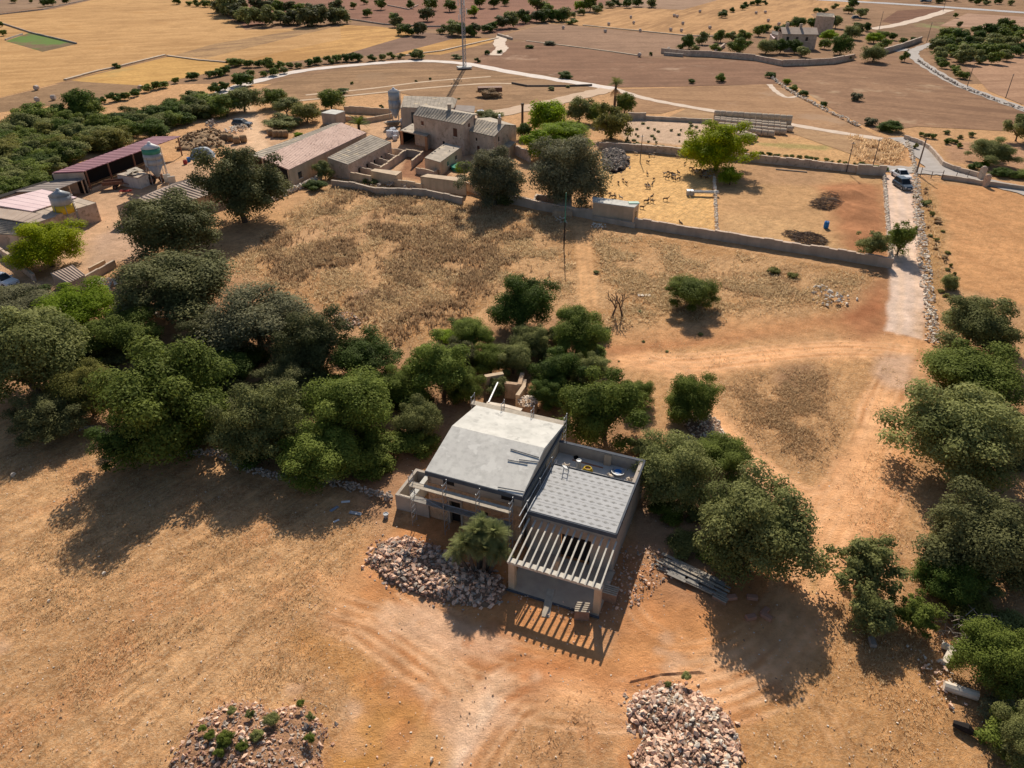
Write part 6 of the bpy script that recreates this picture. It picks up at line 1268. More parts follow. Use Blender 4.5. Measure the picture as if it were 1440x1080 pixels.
# silos
def silo(px, py, dia, zc, zb, zt, mats, label, legs=6, cone=True, rz=.2):
    t = empty('feed_silo', g(px, py), rz, label, 'silo'); R0 = dia / 2
    MB().lathe((0, 0, 0), [(.18, zc), (.3, zc + .1), (R0, zb)], 20).build('hopper_cone', M[mats[0]], t, True)
    zz = zb + .002; n_ = len(mats) - 2
    for i, m_ in enumerate(mats[1:-1]): z2 = zb + (zt - zb) * (i + 1) / n_; MB().lathe((0, 0, 0), [(R0, zz), (R0, z2 - .01)], 20).build('tank_band', M[m_], t, True); zz = z2
    MB().lathe((0, 0, 0), [(R0 + .06, zt), (R0 * .3, zt + R0 * .42), (.22, zt + R0 * .55), (.22, zt + R0 * .65)], 20).build('roof_cone', M[mats[-1]], t, True)
    for i in range(legs): a = 2 * math.pi * i / legs; MB().tube([(R0 * 1.03 * math.cos(a), R0 * 1.03 * math.sin(a), 0), (R0 * 1.03 * math.cos(a), R0 * 1.03 * math.sin(a), zb + (zt - zb) * .5)], .06, 5).build('leg', M['steel'], t)
    mb = MB()
    for s in (-.18, .18): mb.tube([(R0 + .3, s, 0), (R0 + .12, s, zt)], .035, 4)
    for i in range(int(zt / .4)): mb.tube([(R0 + .28, -.18, .3 + i * .4), (R0 + .28, .18, .3 + i * .4)], .025, 4)
    mb.build('ladder', M['steel'], t); return t
silo(99, 321, 2.9, .7, 2.6, 5.2, ['silo_low', 'yellow', 'silo', 'silo'], 'grey feed silo with a yellow band beside the jacaranda')
silo(224, 257, 3.0, 1.0, 3.4, 6.2, ['silo', 'silo', 'silo', 'silo_green', 'white'], 'pale feed silo with a green top band before the maroon barn')
silo(557, 172, 2.6, .9, 3.2, 6.8, ['silo', 'silo', 'silo', 'white'], 'shiny metal feed silo left of the farmhouse')
# concrete box and farm clutter
t = root('concrete_bunker', (194, 249, 2), 'weathered concrete block bunker topped with junk boards', 'bunker'); roofslab([(164, 245, 2), (194, 250, 2), (208, 244, 2), (190, 238, 2)], M['farmwall2'], t, .15); wallseg((164, 245, 2), (194, 250, 2), t, M['concrete_new'], ztop=.16); wallseg((194, 250, 2), (208, 244, 2), t, M['concrete'], ztop=.16)
r = random.Random(12)
for k in range(9): p = g(r.uniform(176, 202), r.uniform(240, 246), 2.1 + .08 * k) - Vector((*t.location[:2], 0)); a = r.uniform(0, 3); MB().bar(p, p + Vector((math.cos(a) * 2, math.sin(a) * 2, .1)), .7, .06).build('junk_board', M['plank'], t)
def wheel(parent, x, y, rad, wd, name='wheel'):
    o = MB().tube([(x, y - wd / 2, rad), (x, y + wd / 2, rad)], rad, 14).build(name, M['tyre'], parent); MB().tube([(x, y - wd / 2 - .01, rad), (x, y + wd / 2 + .01, rad)], rad * .5, 10).build('rim', M['rust'], o); return o
t = empty('farm_trailer', g(161, 265), .3, 'rusty red farm trailer in front of the concrete bunker', 'trailer'); MB().box(-1.6, 1.6, -.8, .8, .8, .9).box(-1.6, 1.6, -.8, -.72, .903, 1.4).box(-1.6, 1.6, .72, .8, .903, 1.4).build('bed', M['rust'], t); wheel(t, .3, -.85, .4, .2); wheel(t, .3, .85, .4, .2); MB().bar((1.6, 0, .8), (2.8, 0, .4), .1).build('drawbar', M['rust'], t)
t = empty('harrow', g(177, 273), .1, 'small red harrow on the ground near the trailer', 'implement'); MB().bar((-1, 0, .5), (1, 0, .5), .15).bar((-1, .6, .5), (1, .6, .5), .15).bar((-.5, 0, .5), (-.5, .6, .5), .1).bar((.5, 0, .5), (.5, .6, .5), .1).build('beam', M['red'], t)
for k in range(5): MB().tube([(-1 + k * .5, 0, .45), (-1 + k * .5, .15, .02)], .04, 4).build('tine', M['rust'], t)
t = empty('old_tractor', g(218, 257), .6, 'old dark tractor parked between bunker and green banded silo', 'tractor'); MB().box(-.2, 1.5, -.35, .35, .7, 1.4).build('engine', M['rust'], t); MB().box(-.9, -.2, -.5, .5, .8, 1.1).build('seat_deck', M['rust'], t); MB().bar((-.9, -.5, 1.1), (-.9, -.5, 2.1), .08).bar((-.9, .5, 1.1), (-.9, .5, 2.1), .08).bar((-.9, -.5, 2.1), (-.9, .5, 2.1), .08).build('roll_bar', M['rust'], t)
for s in (-1, 1): wheel(t, -.6, .75 * s, .75, .35, 'rear_wheel'); wheel(t, 1.2, .6 * s, .4, .22, 'front_wheel')
for (x, y, a, lb) in [(237, 256, .3, 'grey concrete slab leaning by the green banded silo'), (243, 259, .5, 'pale board leaning right of the leaning slab')]:
    o = MB().box(-.6, .6, -.08, .08, 0, 1.6).build('leaning_slab', M['concrete']); o.location = g(x, y); o.rotation_euler = (.3, 0, a); tag(o, lb, 'slab')
t = empty('tarp_covered_stack', g(285, 220), .3, 'stack covered by a blue grey tarpaulin behind the spreading oak', 'tarp'); mb = MB(); gx = np.linspace(-2.4, 2.4, 13); r = random.Random(1)
vs = [(x, y, max(0, 1.9 * (1 - abs(y / 1.8) ** 2.2) * (1 - abs(x / 2.5) ** 3)) + r.uniform(-.06, .06) - .05) for y in np.linspace(-1.8, 1.8, 9) for x in gx]; mb.add(vs, [(j * 13 + i, j * 13 + i + 1, j * 13 + 14 + i, j * 13 + 13 + i) for j in range(8) for i in range(12)]); mb.build('tarpaulin', M['tarp'], t)
for (x, y, m_, lb) in [(266, 227, 'blue', 'blue plastic drum by the dung heap'), (261, 231, 'red', 'red plastic tub by the blue drum'), (1161, 321, 'blue', 'blue plastic barrel in the empty pen')]:
    t = empty('barrel', g(x, y), 0, lb, 'barrel'); hh = 1.1 if x > 1000 else .8; MB().lathe((0, 0, 0), [(.34, 0), (.38, hh * .3), (.38, hh * .7), (.34, hh), (.3, hh), (.3, hh - .06)], 14).build('shell', M[m_], t, True); MB().lathe((0, 0, 0), [(.385, hh * .3), (.4, hh * .33), (.385, hh * .36)], 14).build('hoop', M[m_], t)
pile([(250, 212), (252, 198), (272, 188), (300, 184), (325, 190), (315, 205), (290, 212)], 1.6, 260, (.3, .8), ['stone_dark'], 'broad heap of brown dung and rotten straw right of the maroon barn', 120, mound_mat='soil_brown', name='dung_heap')
for ch_ in bpy.data.objects['dung_heap'].children:
    for sl_ in ch_.material_slots: sl_.link = 'OBJECT'; sl_.material = M['hay_brown'] if len(ch_.name) % 3 or sum(map(ord, ch_.name)) % 2 else M['soil_brown']
for i, (x, y, lb) in enumerate([(298, 176, 'brown heap of straw left of the farm entrance track'), (340, 181, 'pale heap of junk beside the farm entrance track'), (325, 186, 'low heap of tarpaulins and boards behind the brown bale')]):
    pile([(x - 9, y), (x - 4, y - 5), (x + 7, y - 5), (x + 10, y + 2), (x, y + 5)], .9, 50, (.2, .6), ['stone_pale' if i else 'stone_dark'], lb, 30, core=False, name='junk_heap')
# bales
def bale_mesh(m, L_=1.3, R0=.65):
    mb = MB(); mb.tube([(-L_ / 2, 0, R0), (-L_ / 2 + .1, 0, R0), (0, 0, R0), (L_ / 2 - .1, 0, R0), (L_ / 2, 0, R0)], [R0 * .86, R0 * .99, R0 * 1.02, R0 * .99, R0 * .86], 14); me = mb.mesh('round_bale'); me.materials.append(M[m]); return me
BM, BMB, BMF = bale_mesh('hay'), bale_mesh('hay_brown', 1.3, .75), bale_mesh('hay_far', 1.4, .8)
rows = [((1003, 169), (1118, 177), 16, 1), ((1004, 174), (1122, 186.5), 15, 0), ((1010, 180), (1109, 190), 13, 0), ((1020, 184), (1090, 193), 9, 0), ((1036, 188), (1064, 199), 4, 0), ((1035, 193), (1060, 203), 4, 0), ((1004, 171.5), (1112, 181.5), 14, 0)]
for ri, (a, b_, n_, up) in enumerate(rows):
    A, B = g(*a), g(*b_); d = B - A; n_ = max(2, int(d.length / 1.34)); d.normalize()
    for k in range(n_):
        p = A + d * (k * 1.34 + .65)
        for lv in range(1 + up):
            pp = p + Vector((0, 0, .98 * lv + (0.0))) + Vector((-d.y, d.x, 0)) * .12 * math.sin(k * 2.1)
            tag(inst('round_bale', BM, pp, (0, 0, math.atan2(d.y, d.x) + .05 * math.sin(k))), 'round bale in the %s row of the stack' % ['double height back', 'third', 'fourth', 'fifth', 'sixth', 'nearest short', 'second'][ri], 'bale', 'bales stacked in the %s row' % ['back', 'third', 'fourth', 'fifth', 'sixth', 'nearest', 'second'][ri])
for (x, y, lb) in [(325, 199, 'brown round bale left of the tarpaulin junk'), (333, 202, 'large brown round bale at the yard edge'), (343, 200, 'brown bale resting beside the large brown one'), (381, 191, 'left bale of the row behind the pink tiled barn'), (388, 193, 'second bale of the row behind the pink tiled barn'), (395, 193, 'third bale of the row behind the pink tiled barn'), (401, 193, 'last bale of the row behind the pink tiled barn'), (316, 198, 'white wrapped bale beside the brown ones')]:
    tag(inst('round_bale', BMB, g(x, y), (0, 0, .5)), lb, 'bale')
fb = [(53, 142), (76, 139), (198, 125), (52, 125), (792, 39), (851, 44), (899, 78), (940, 70), (856, 34), (891, 32), (887, 24), (900, 43), (948, 22), (952, 23), (943, 42), (958, 43), (960, 33), (998, 39), (1027, 49), (1063, 18), (1076, 17), (1080, 29), (1095, 34), (984, 16), (1176, 25)]
for (x, y) in fb:
    lb = 'round bale on the golden bale field at the top' if y < 50 and x > 840 else {53: 'round bale on the pinkish strip, lower left one', 76: 'round bale on the pinkish strip, right of two', 198: 'round bale on the pinkish strip by the hedge', 52: 'dark round bale on the field edge at far left', 792: 'round bale beside the green corner bush', 899: 'left round bale on the grey brown field', 940: 'right round bale on the grey brown field', }.get(x, 'round bale on the golden bale field at the top')
    q = g(x, y + 2); s_ = .78; tag(inst('round_bale', BMF, (q.x, q.y, .1), (0, 0, random.uniform(0, 3)), (s_,) * 3), lb, 'bale', 'round bales on the far fields' if 'golden bale field' in lb else None)
# big bags, boat trailer etc.
for (x, y, s_, lb) in [(548.5, 193, .75, 'left big white bag in front of the garage'), (553, 189, .7, 'rear big white bag in front of the garage'), (557, 193, .7, 'middle big white bag in front of the garage'), (556, 197, .5, 'small crumpled white sack in front of the garage'), (568, 176, .75, 'white bag at the back barn wall, left one'), (575, 175, .8, 'white bag at the back barn wall, right one'), (676, 166, .9, 'white tank behind the farmhouse wing')]:
    t = empty('big_bag', g(x, y), .2, lb, 'bag'); bm = MB().lathe((0, 0, 0), [(s_ * .8, 0), (s_, .15), (s_ * 1.05, s_), (s_ * .95, s_ * 1.9), (s_ * .5, s_ * 2.05)], 8); bm.build('sack', M['bag'], t); MB().bar((-s_ * .6, 0, s_ * 2), (s_ * .6, 0, s_ * 2.25), .08).build('lifting_strap', M['bag'], t)
t = empty('covered_boat', g(552, 177), .3, 'pale covered boat hull lying in the yard by the metal silo', 'boat'); MB().add([(-2, 0, .9), (-1, -.9, 1), (1.5, -.9, 1), (2, 0, 1.), (1.5, .9, 1), (-1, .9, 1), (-1.2, 0, .1), (1.5, 0, .1)], [(0, 1, 2, 3, 4, 5), (0, 6, 1), (1, 6, 7, 2), (2, 7, 3), (3, 7, 4), (4, 7, 6, 5), (5, 6, 0)]).build('hull', M['plank'], t)
t = empty('garden_net', g(648, 238), 0, 'green net pool cover in the walled garden', 'net'); MB().lathe((0, 0, 0), [(2.0, .5), (1.9, .7), (.3, .8)], 14).build('net', M['green'], t); MB().lathe((0, 0, 0), [(1.9, 0), (1.9, .49)], 14).build('pool_wall', M['green'], t)
t = empty('farm_trailer', g(689, 135), .1, 'dark red trailer standing alone in the pasture behind the farmhouse', 'trailer'); MB().box(-3.2, 3.2, -1.2, 1.2, .9 + .3, 2.3).build('bed', M['rust'], t); wheel(t, -1.8, -1.2, .5, .3).location.z = .3; wheel(t, 1.8, -1.2, .5, .3).location.z = .3
t = empty('old_cars', g(1, 405), 0, 'white vehicle front at the left edge by the farm wall', 'vehicle')
# feeder
t = empty('hay_feeder', g(985, 275), -.08, 'wheeled grey feed trough in the goat pen', 'trough'); MB().box(-1.6, 3.0, -.35, .35, .5, .58).box(-1.6, 3.0, -.38, -.32, .583, .8).box(-1.6, 3., .32, .38, .583, .8).build('trough', M['steel'], t)
for x in (-2.4, -1.8): MB().box(x, x + .5, -.5, .5, .1, .9).build('crate', M['steel'], t)
for x in (-1.2, 2.6): MB().box(x, x + .1, -.4, .4, 0, .5).build('leg', M['steel'], t)
o = MB().bar(g(1091, 238.5), g(1135, 242.5), .35, .3).build('timber_beam', M['wood']); tag(o, 'long dark beam lying by the far wall of the empty pen', 'beam')
# brush heaps
def brush(px, py, rad, n, h, label, m='brush', name='brush_heap', seed=1):
    r = random.Random(seed); mb = MB(); p = g(px, py)
    for k in range(n):
        q, d = r.uniform(0, 6.28), rad * math.sqrt(r.random()); zz = h * (1 - (d / rad) ** 2) * r.random(); a = r.uniform(0, 6.28); L_ = r.uniform(.5, 1.5) * rad * .4
        c = Vector((d * math.cos(q), d * math.sin(q), zz)); e = Vector((math.cos(a) * L_, math.sin(a) * L_, r.uniform(-.3, .5))); mb.tube([c - e * .5, c + Vector((0, 0, .05)), c + e * .5], [.03, .03, .01], 3)
    o = mb.build(name, M[m]); o.location = p; return tag(o, label, 'brush')
brush(1165, 290, 3.0, 700, 1.5, 'large heap of dead brush in the empty pen'); brush(1168, 279, 2.0, 250, 1.2, 'upper lobe of dead brush beside the red earth', seed=2); brush(1138, 337, 2.6, 520, 1.0, 'heap of cut branches by the near pen wall', seed=3); brush(1115, 331, 1.6, 220, .8, 'small heap of cut branches left of the larger one', seed=4)
brush(1370, 895, 2.2, 160, 1.8, 'dead pale branches sticking out of the right hand shrubs', 'branch_pale', seed=5); brush(490, 455, 1.6, 120, .3, 'low scatter of dead sticks on the field edge', seed=6); brush(1190, 293, 1.5, 60, .6, 'pale bare branches right of the brush heap', 'branch_pale', seed=7)
# dead tree
def deadtree(px, py, h, label):
    r = random.Random(4); t = empty('dead_tree', g(px, py), 0, label, 'tree'); mb = MB()
    def br(p, d, L_, rad, k):
        e = p + d * L_; mb.tube([p, p + d * L_ * .5 + Vector((r.uniform(-.08, .08), r.uniform(-.08, .08), 0)), e], [rad, rad * .8, rad * .6], 5)
        if k:
            for j in range(3 if k > 1 else 2): nd = (d + Vector((r.uniform(-.8, .8), r.uniform(-.6, .6), r.uniform(-.1, .5)))).normalized(); br(e, nd, L_ * r.uniform(.6, .85), rad * .6, k - 1)
    for dx in (-.5, .5): br(Vector((dx * 1.2, 0, -.1)), Vector((-dx * .5, 0, 1)).normalized(), h * .35, .16, 3)
    mb.build('bare_branches', M['brush'], t)
deadtree(868, 446, 3.6, 'bare dead tree with two stems on red soil beside the cart track')
tag(MB().box(-.8, .8, -.25, .25, 0, .12).build('white_slab', M['white']), 'white slab lying in the field right of the dead tree', 'slab').location = g(906, 416)
# goats
def goat_mesh():
    bm = bmesh.new(); sk = [((-.55, 0, .62), .17), ((-.2, 0, .62), .2), ((.2, 0, .63), .2), ((.48, 0, .68), .15), ((.68, 0, .88), .09), ((.82, 0, .98), .09), ((.98, 0, .9), .05)]
    me = bpy.data.meshes.new('goat'); V = [Vector(p) for p, _ in sk]; R0 = [q for _, q in sk]; E = [(i, i + 1) for i in range(6)]
    for x, side in ((-.5, -1), (-.5, 1), (.36, -1), (.36, 1)):
        b_ = 0 if x < 0 else 2; i0 = len(V); kx = -.1 if x < 0 else .02
        V += [Vector((x, side * .13, .5)), Vector((x + kx, side * .13, .28)), Vector((x, side * .13, 0.02))]; R0 += [.08, .04, .035]; E += [(b_, i0), (i0, i0 + 1), (i0 + 1, i0 + 2)]
    i0 = len(V); V += [Vector((-.72, 0, .55))]; R0 += [.03]; E += [(0, i0)]
    for s in (-1, 1): i0 = len(V); V += [Vector((.8, s * .16, 1.0))]; R0 += [.025]; E += [(5, i0)]
    me.from_pydata(V, E, []); o = bpy.data.objects.new('tmp', me); link(o); m_ = o.modifiers.new('s', 'SKIN')
    for i, d in enumerate(me.skin_vertices[0].data): d.radius = (R0[i], R0[i])
    me.skin_vertices[0].data[1].use_root = True; ss_ = o.modifiers.new('u', 'SUBSURF'); ss_.levels = 1
    dg = bpy.context.evaluated_depsgraph_get(); m2 = bpy.data.meshes.new_from_object(o.evaluated_get(dg)); m2.name = 'goat'; bpy.data.objects.remove(o)
    m2.materials.clear(); m2.materials.append(M['goat_dark']); return m2
GM = goat_mesh(); goats = [(510, 200, 'm'), (505, 322, 'm'), (572, 372, 'd'), (212, 410, 'd'), (258, 382, 'm'), (290, 412, 'd'), (75, 500, 'd'), (128, 525, 'm'), (160, 550, 'd'), (180, 552, 'm'), (40, 540, 'd'), (237, 568, 'p'), (490, 432, 'd'), (512, 455, 'p'), (555, 425, 'd'), (520, 440, 'm'), (683, 322, 'p'), (715, 305, 'd'), (708, 362, 'd'), (745, 320, 'm'), (755, 340, 'd'), (775, 345, 'p'), (778, 380, 'd'), (820, 312, 'd'), (822, 370, 'm'), (765, 330, 'd'), (885, 215, 'm'), (512, 590, 'd'), (550, 555, 'd'), (555, 600, 'm'), (495, 600, 'd'), (690, 580, 'm'), (452, 660, 'm'), (843, 828, 'd'), (388, 110, 'p'), (585, 112, 'p'), (562, 132, 'p'), (815, 145, 'p'), (525, 130, 'd'), (950, 270, 'd'), (975, 290, 'm'), (1000, 300, 'p'), (1030, 290, 'd'), (1060, 310, 'm'), (1090, 295, 'd'), (1120, 300, 'p'), (1045, 350, 'm'), (1075, 345, 'p'), (1105, 360, 'm')]
r = random.Random(6)
for i, (x, y, k) in enumerate(goats):
    px, py = 840 + x / 7.2, 200 + (y + 14) / 7.2
    where = 'standing at the foot of the far pen wall' if y < 150 else 'alone near the top of the goat pen' if y < 260 and x < 900 else 'in the shade under the bright carob' if x > 860 else 'in the tight group before the carob shade' if 660 < x and y < 400 else 'in the trio left of the pen centre' if x < 300 and y < 420 else 'resting behind the goat hut' if x < 300 else 'in the small knot at the pen centre' if 440 < x < 600 and 400 < y < 480 else 'alone in the middle of the pen' if y < 400 else 'in the cluster right of the goat hut' if y < 620 and x < 600 else 'standing apart right of the cluster' if y < 620 else 'beside the end of the goat hut' if y < 700 else 'alone low in the pen near the near wall'
    mm = {'d': 'goat_dark', 'm': 'goat_mid', 'p': 'goat_pale'}[k]; s_ = r.uniform(.6, .76)
    tag(inst('goat', GM, g(px, py), (0, 0, r.uniform(0, 6.28)), (s_, s_, s_), None, M[mm]), {'d': 'dark brown', 'm': 'mottled brown', 'p': 'cream coloured'}[k] + ' goat ' + where, 'goat', 'goats ' + where)
# shade flock: wool coloured stones avoided; dark lying shapes = shadows only
# palms
def frond_mesh(L_=2.2, n=16, droop=.9, wl=.5, name='frond', m='agave'):
    mb = MB(); pts = []
    for i in range(n + 1):
        t = i / n; pts.append(Vector((L_ * t * (1 - .15 * t * droop), 0, L_ * (.55 * t - droop * t * t * .7))))
    mb.tube(pts[::4] + [pts[-1]], .02, 3)
    for i in range(2, n + 1):
        for s in (-1, 1):
            t = i / n; w_ = wl * (1.1 - abs(t - .45) * 1.3); p = pts[i]; tip = p + Vector((w_ * .5, s * w_, -.1 * w_)); d = Vector((.035, 0, .0)); mb.add([p - d, p + d, tip], [(0, 1, 2)] if s > 0 else [(1, 0, 2)])
    me = mb.mesh(name); me.materials.append(L[m]); a = me.attributes.new('tone', 'FLOAT', 'FACE'); a.data.foreach_set('value', np.full(len(me.polygons), .6, np.float32)); return me
FR = frond_mesh()
def palm_head(parent, loc, n, sc, seed, up=(-.2, 1.2), me=None):
    r = random.Random(seed); h_ = empty('palm_head', loc, 0); h_.parent = parent
    for k in range(n):
        el = r.uniform(*up); s = sc * r.uniform(.8, 1.15); inst('frond', me or FR, (0, 0, 0), (r.uniform(-.3, .3), -el * .9, r.uniform(0, 6.28)), (s, s, s), h_)
    return h_
pm = empty('multi_stem_palm', g(675, 806), 0, 'bushy many-headed palm with spiky fronds in front of the house', 'palm')
for i, (dx, dy, z_, n_, sc_) in enumerate([(-.9, 0, 1.7, 60, .78), (-.2, .5, 2.3, 55, .75), (1.1, .5, 2.2, 60, .78), (.5, -.4, 1.5, 45, .68), (-1.6, -.1, 1.1, 40, .6), (1.5, -.2, 1.3, 40, .6), (.2, 1.2, 2.6, 40, .6)]):
    z_ += 1.0; palm_head(pm, (dx, dy, z_), int(n_ * 1.9), sc_ * .78, i, (-.6, 1.5)); MB().tube([(dx * .4, dy * .4, -.1), (dx, dy, z_)], [.16, .12], 6).build('trunk', M['bark'], pm)
pt = empty('tall_palm', g(864, 152), 0, 'tall palm with dry brown skirt above the yellow green pine', 'palm'); MB().tube([(0, 0, -.1), (0, 0, 5.6)], [.35, .28], 9).build('trunk', M['bark'], pt); palm_head(pt, (0, 0, 5.6), 44, 1.0, 20, (-.3, 1.2), frond_mesh(2.2, 12, .7, .9, m='green'))
palm_head(pt, (0, 0, 4.6), 40, .9, 21, (-1.6, -.9), frond_mesh(2.2, 12, .4, .7, m='weed_brown')).name = 'dry_skirt'
pt = empty('date_palm', g(505, 184), 0, 'low leafy date palm between pink barn and farm yard', 'palm'); MB().tube([(0, 0, -.1), (0, 0, 1.2)], [.35, .3], 9).build('trunk', M['bark'], pt); palm_head(pt, (0, 0, 1.2), 46, 1.35, 22, (-.1, 1.2), frond_mesh(2.2, 12, .9, .6, m='green'))
pt = empty('bare_palm_trunk', g(734.5, 182), 0, 'bare dark palm trunk without crown beside the farmhouse', 'trunk'); MB().tube([(0, 0, 0), (0, 0, 4.9), (0, 0, 5.6)], [.28, .25, .38], 8).build('trunk', M['bark'], pt)
# cars
def car(px, py, rz, paint_, label, L_=4.5, W_=1.8, H0=1.5, name='car', cat='car', z0=0, suv=True):
    p = g(px, py); t = empty(name, (p.x, p.y, z0), rz, label, cat)      # front towards local -y
    hw = W_ / 2; y0, y1 = -L_ / 2, L_ / 2; zb = H0 * .58; zc = .28
    ys = [y0, y0 + .12, y0 + .25 * L_, y0 + .9 * L_, y1 - .05, y1]; zt = [zb * .62, zb * .86, zb, zb * 1.02, zb * .95, zb * .7]; wv = [.86, .96, 1, 1, .97, .9]
    vs = []
    for y, z_, k in zip(ys, zt, wv): vs += [(-hw * k, y, zc), (-hw * k, y, z_ * .85), (-hw * k * .9, y, z_), (hw * k * .9, y, z_), (hw * k, y, z_ * .85), (hw * k, y, zc)]
    fs = [(i * 6 + j, i * 6 + j + 1, i * 6 + 7 + j, i * 6 + 6 + j) for i in range(5) for j in range(5)] + [(i * 6 + 5, i * 6, i * 6 + 6, i * 6 + 11) for i in range(5)] + [(0, 1, 2, 3, 4, 5), (35, 34, 33, 32, 31, 30)]
    MB().add(vs, fs).build('body', M[paint_], t)
    ca, cb, cc, cd = y0 + .27 * L_, y0 + .43 * L_, (y0 + .88 * L_ if suv else y0 + .66 * L_), (y0 + .96 * L_ if suv else y0 + .78 * L_)
    MB().hexa([(-hw * .88, ca, zb + .003), (hw * .88, ca, zb + .003), (hw * .88, cd, zb + .003), (-hw * .88, cd, zb + .003)], [(-hw * .72, cb, H0 - .05), (hw * .72, cb, H0 - .05), (hw * .72, cc, H0 - .05), (-hw * .72, cc, H0 - .05)]).build('windows', M['glass'], t)
    MB().hexa([(-hw * .74, cb - .05, H0 - .047), (hw * .74, cb - .05, H0 - .047), (hw * .74, cc + .05, H0 - .047), (-hw * .74, cc + .05, H0 - .047)], [(-hw * .68, cb + .05, H0 + .02), (hw * .68, cb + .05, H0 + .02), (hw * .68, cc - .05, H0 + .02), (-hw * .68, cc - .05, H0 + .02)]).build('roof', M[paint_], t)
    for s in (-1, 1):
        MB().bar((s * hw * .86, ca, zb), (s * hw * .72, cb, H0 - .04), .07).build('pillar', M[paint_], t); MB().bar((s * hw * .86, (ca + cd) / 2, zb), (s * hw * .72, (ca + cd) / 2, H0 - .04), .08).build('pillar', M[paint_], t)
        MB().box(min(s * hw * .55, s * hw * .85), max(s * hw * .55, s * hw * .85), y0 - .02, y0 + .1, zb * .6, zb * .8).build('headlight', M['lamp'], t)
        MB().box(min(s * hw, s * (hw + .18)), max(s * hw, s * (hw + .18)), ca + .2, ca + .32, zb, zb + .16).build('mirror', M[paint_], t)
        for y in (y0 + .19 * L_, y0 + .8 * L_):
            o = MB().tube([(s * (hw - .2), y, .33), (s * (hw + .02), y, .33)], .33, 14).build('wheel', M['tyre'], t); MB().tube([(s * (hw), y, .33), (s * (hw + .03), y, .33)], .19, 10).build('rim', M['steel'], o)
    MB().box(-hw * .5, hw * .5, y0 - .015, y0 + .05, zb * .42, zb * .62).build('grille', M['tyre'], t); MB().box(-.26, .26, y0 - .04, y0 - .016, .42, .54).build('number_plate', M['white'], t); return t
car(1268.5, 264, .06, 'car_grey', 'dark grey car parked nearest on the gravel lane', 4.3, 1.8, 1.65)
car(1266, 250, .05, 'car_white', 'white car parked behind the dark one on the gravel lane', 4.6, 1.85, 1.5, suv=False)
car(1303, 4, 1.5, 'car_white', 'white van driving on the highway at the top right', 4.6, 1.9, 1.9, 'van', 'van', .5); car(1299, 4.5, 1.5, 'car_grey', 'dark blue car on the highway next to the white van', 4.2, 1.8, 1.45, z0=.5)
bpy.data.objects.remove(bpy.data.objects['old_cars'])
car(4, 400, 1.2, 'car_white', 'white car half cut by the left edge beside the farm wall'); car(341, 177, 1.4, 'car_grey', 'old grey car wreck among the junk by the entrance track'); car(1204, 28, 1.5, 'car_grey', 'dark car hidden by the bushes below the highway', z0=.3)
# far farmhouse
ff = empty('far_stone_house', g(1121, 70), -.12, 'far two storey stone house with brown tiled roof among trees', 'house')
MB().box(-6, 6, 0, 8, -.2, 5.2).build('wall', M['farmwall'], ff)
MB().slab([(-6.3, -.3, 5.15), (6.3, -.3, 5.15), (6.3, 4, 6.9), (-6.3, 4, 6.9)], .2).build('roof', M['roof_brown'], ff); MB().slab([(-6.3, 4.01, 6.9), (6.3, 4.01, 6.9), (6.3, 8.3, 5.15), (-6.3, 8.3, 5.15)], .2).build('back_roof', M['roof_brown'], ff)
MB().add([(6, 0, 5.2), (6, 8, 5.2), (6, 4, 6.7), (5.8, 0, 5.2), (5.8, 8, 5.2), (5.8, 4, 6.7)], [(0, 1, 2), (3, 5, 4), (0, 2, 5, 3), (1, 4, 5, 2), (0, 3, 4, 1)]).build('gable', M['farmwall'], ff)
for x in (-4, -.8, 2.6): o = MB().box(x - .45, x + .45, -.05, .1, 2.9, 4.2).build('window', M['glass'], ff); MB().box(x - .6, x + .6, -.12, .05, 2.75, 2.895).build('sill', M['stone_pale'], o)
MB().box(-1.4, -.4, -.05, .1, 0, 2.1).build('doorway', M['dark'], ff)
MB().box(-4.6, -3.6, 3.5, 4.5, 6.5, 8.3).build('chimney', M['farmwall'], ff); MB().box(.2, 1.1, 3.6, 4.4, 6.5, 8.1).build('chimney', M['farmwall'], ff)
fg_ = root('far_lean_to', (1085, 55, 3), 'long lean-to with dark brown roof left of the far house'); roofslab([(1085, 47, 3.6), (1103, 52, 3.6), (1105, 47, 4.4), (1086, 43, 4.4)], M['roof_dark'], fg_, .2); wallseg((1085, 47, 3.6), (1103, 52, 3.6), fg_, M['farmwall'])
fr = root('far_pink_shed', (1088, 55, 2.5), 'small pink roofed shed left of the far house'); roofslab([(1088, 54, 2.6), (1094, 52, 2.6), (1089, 46.5, 3.2), (1083, 48, 3.2)], M['roof_rose'], fr, .2); wallseg((1083, 48, 3.2), (1088, 54, 2.6), fr, M['farmwall'])
fs_ = root('far_high_wall', (1160, 30, 6), 'tall blank pale gable building above the far grove'); wallseg((1148, 22, 7), (1174, 24, 7), fs_, M['farmwall']); roofslab([(1148, 22, 6.6), (1174, 24, 6.6), (1173, 19, 7.6), (1149, 17.5, 7.6)], M['roof_grey'], fs_); wallseg((1174, 24, 7), (1172, 20, 7.2), fs_, M['farmwall'])
wall([(930, 75), (970, 79), (1000, 80), (1060, 85), (1100, 93), (1130, 92), (1170, 90), (1200, 84)], 1.8, .6, 'farmwall', 'long terrace wall in front of the far grove'); wall([(1242, 76), (1262, 70), (1280, 64), (1295, 58)], 1.8, .6, 'farmwall2', 'grove wall beside the lane bend')
wall([(1005, 76), (1018, 66)], 1.2, .6, 'farmwall', 'short slanting wall in the far grove')
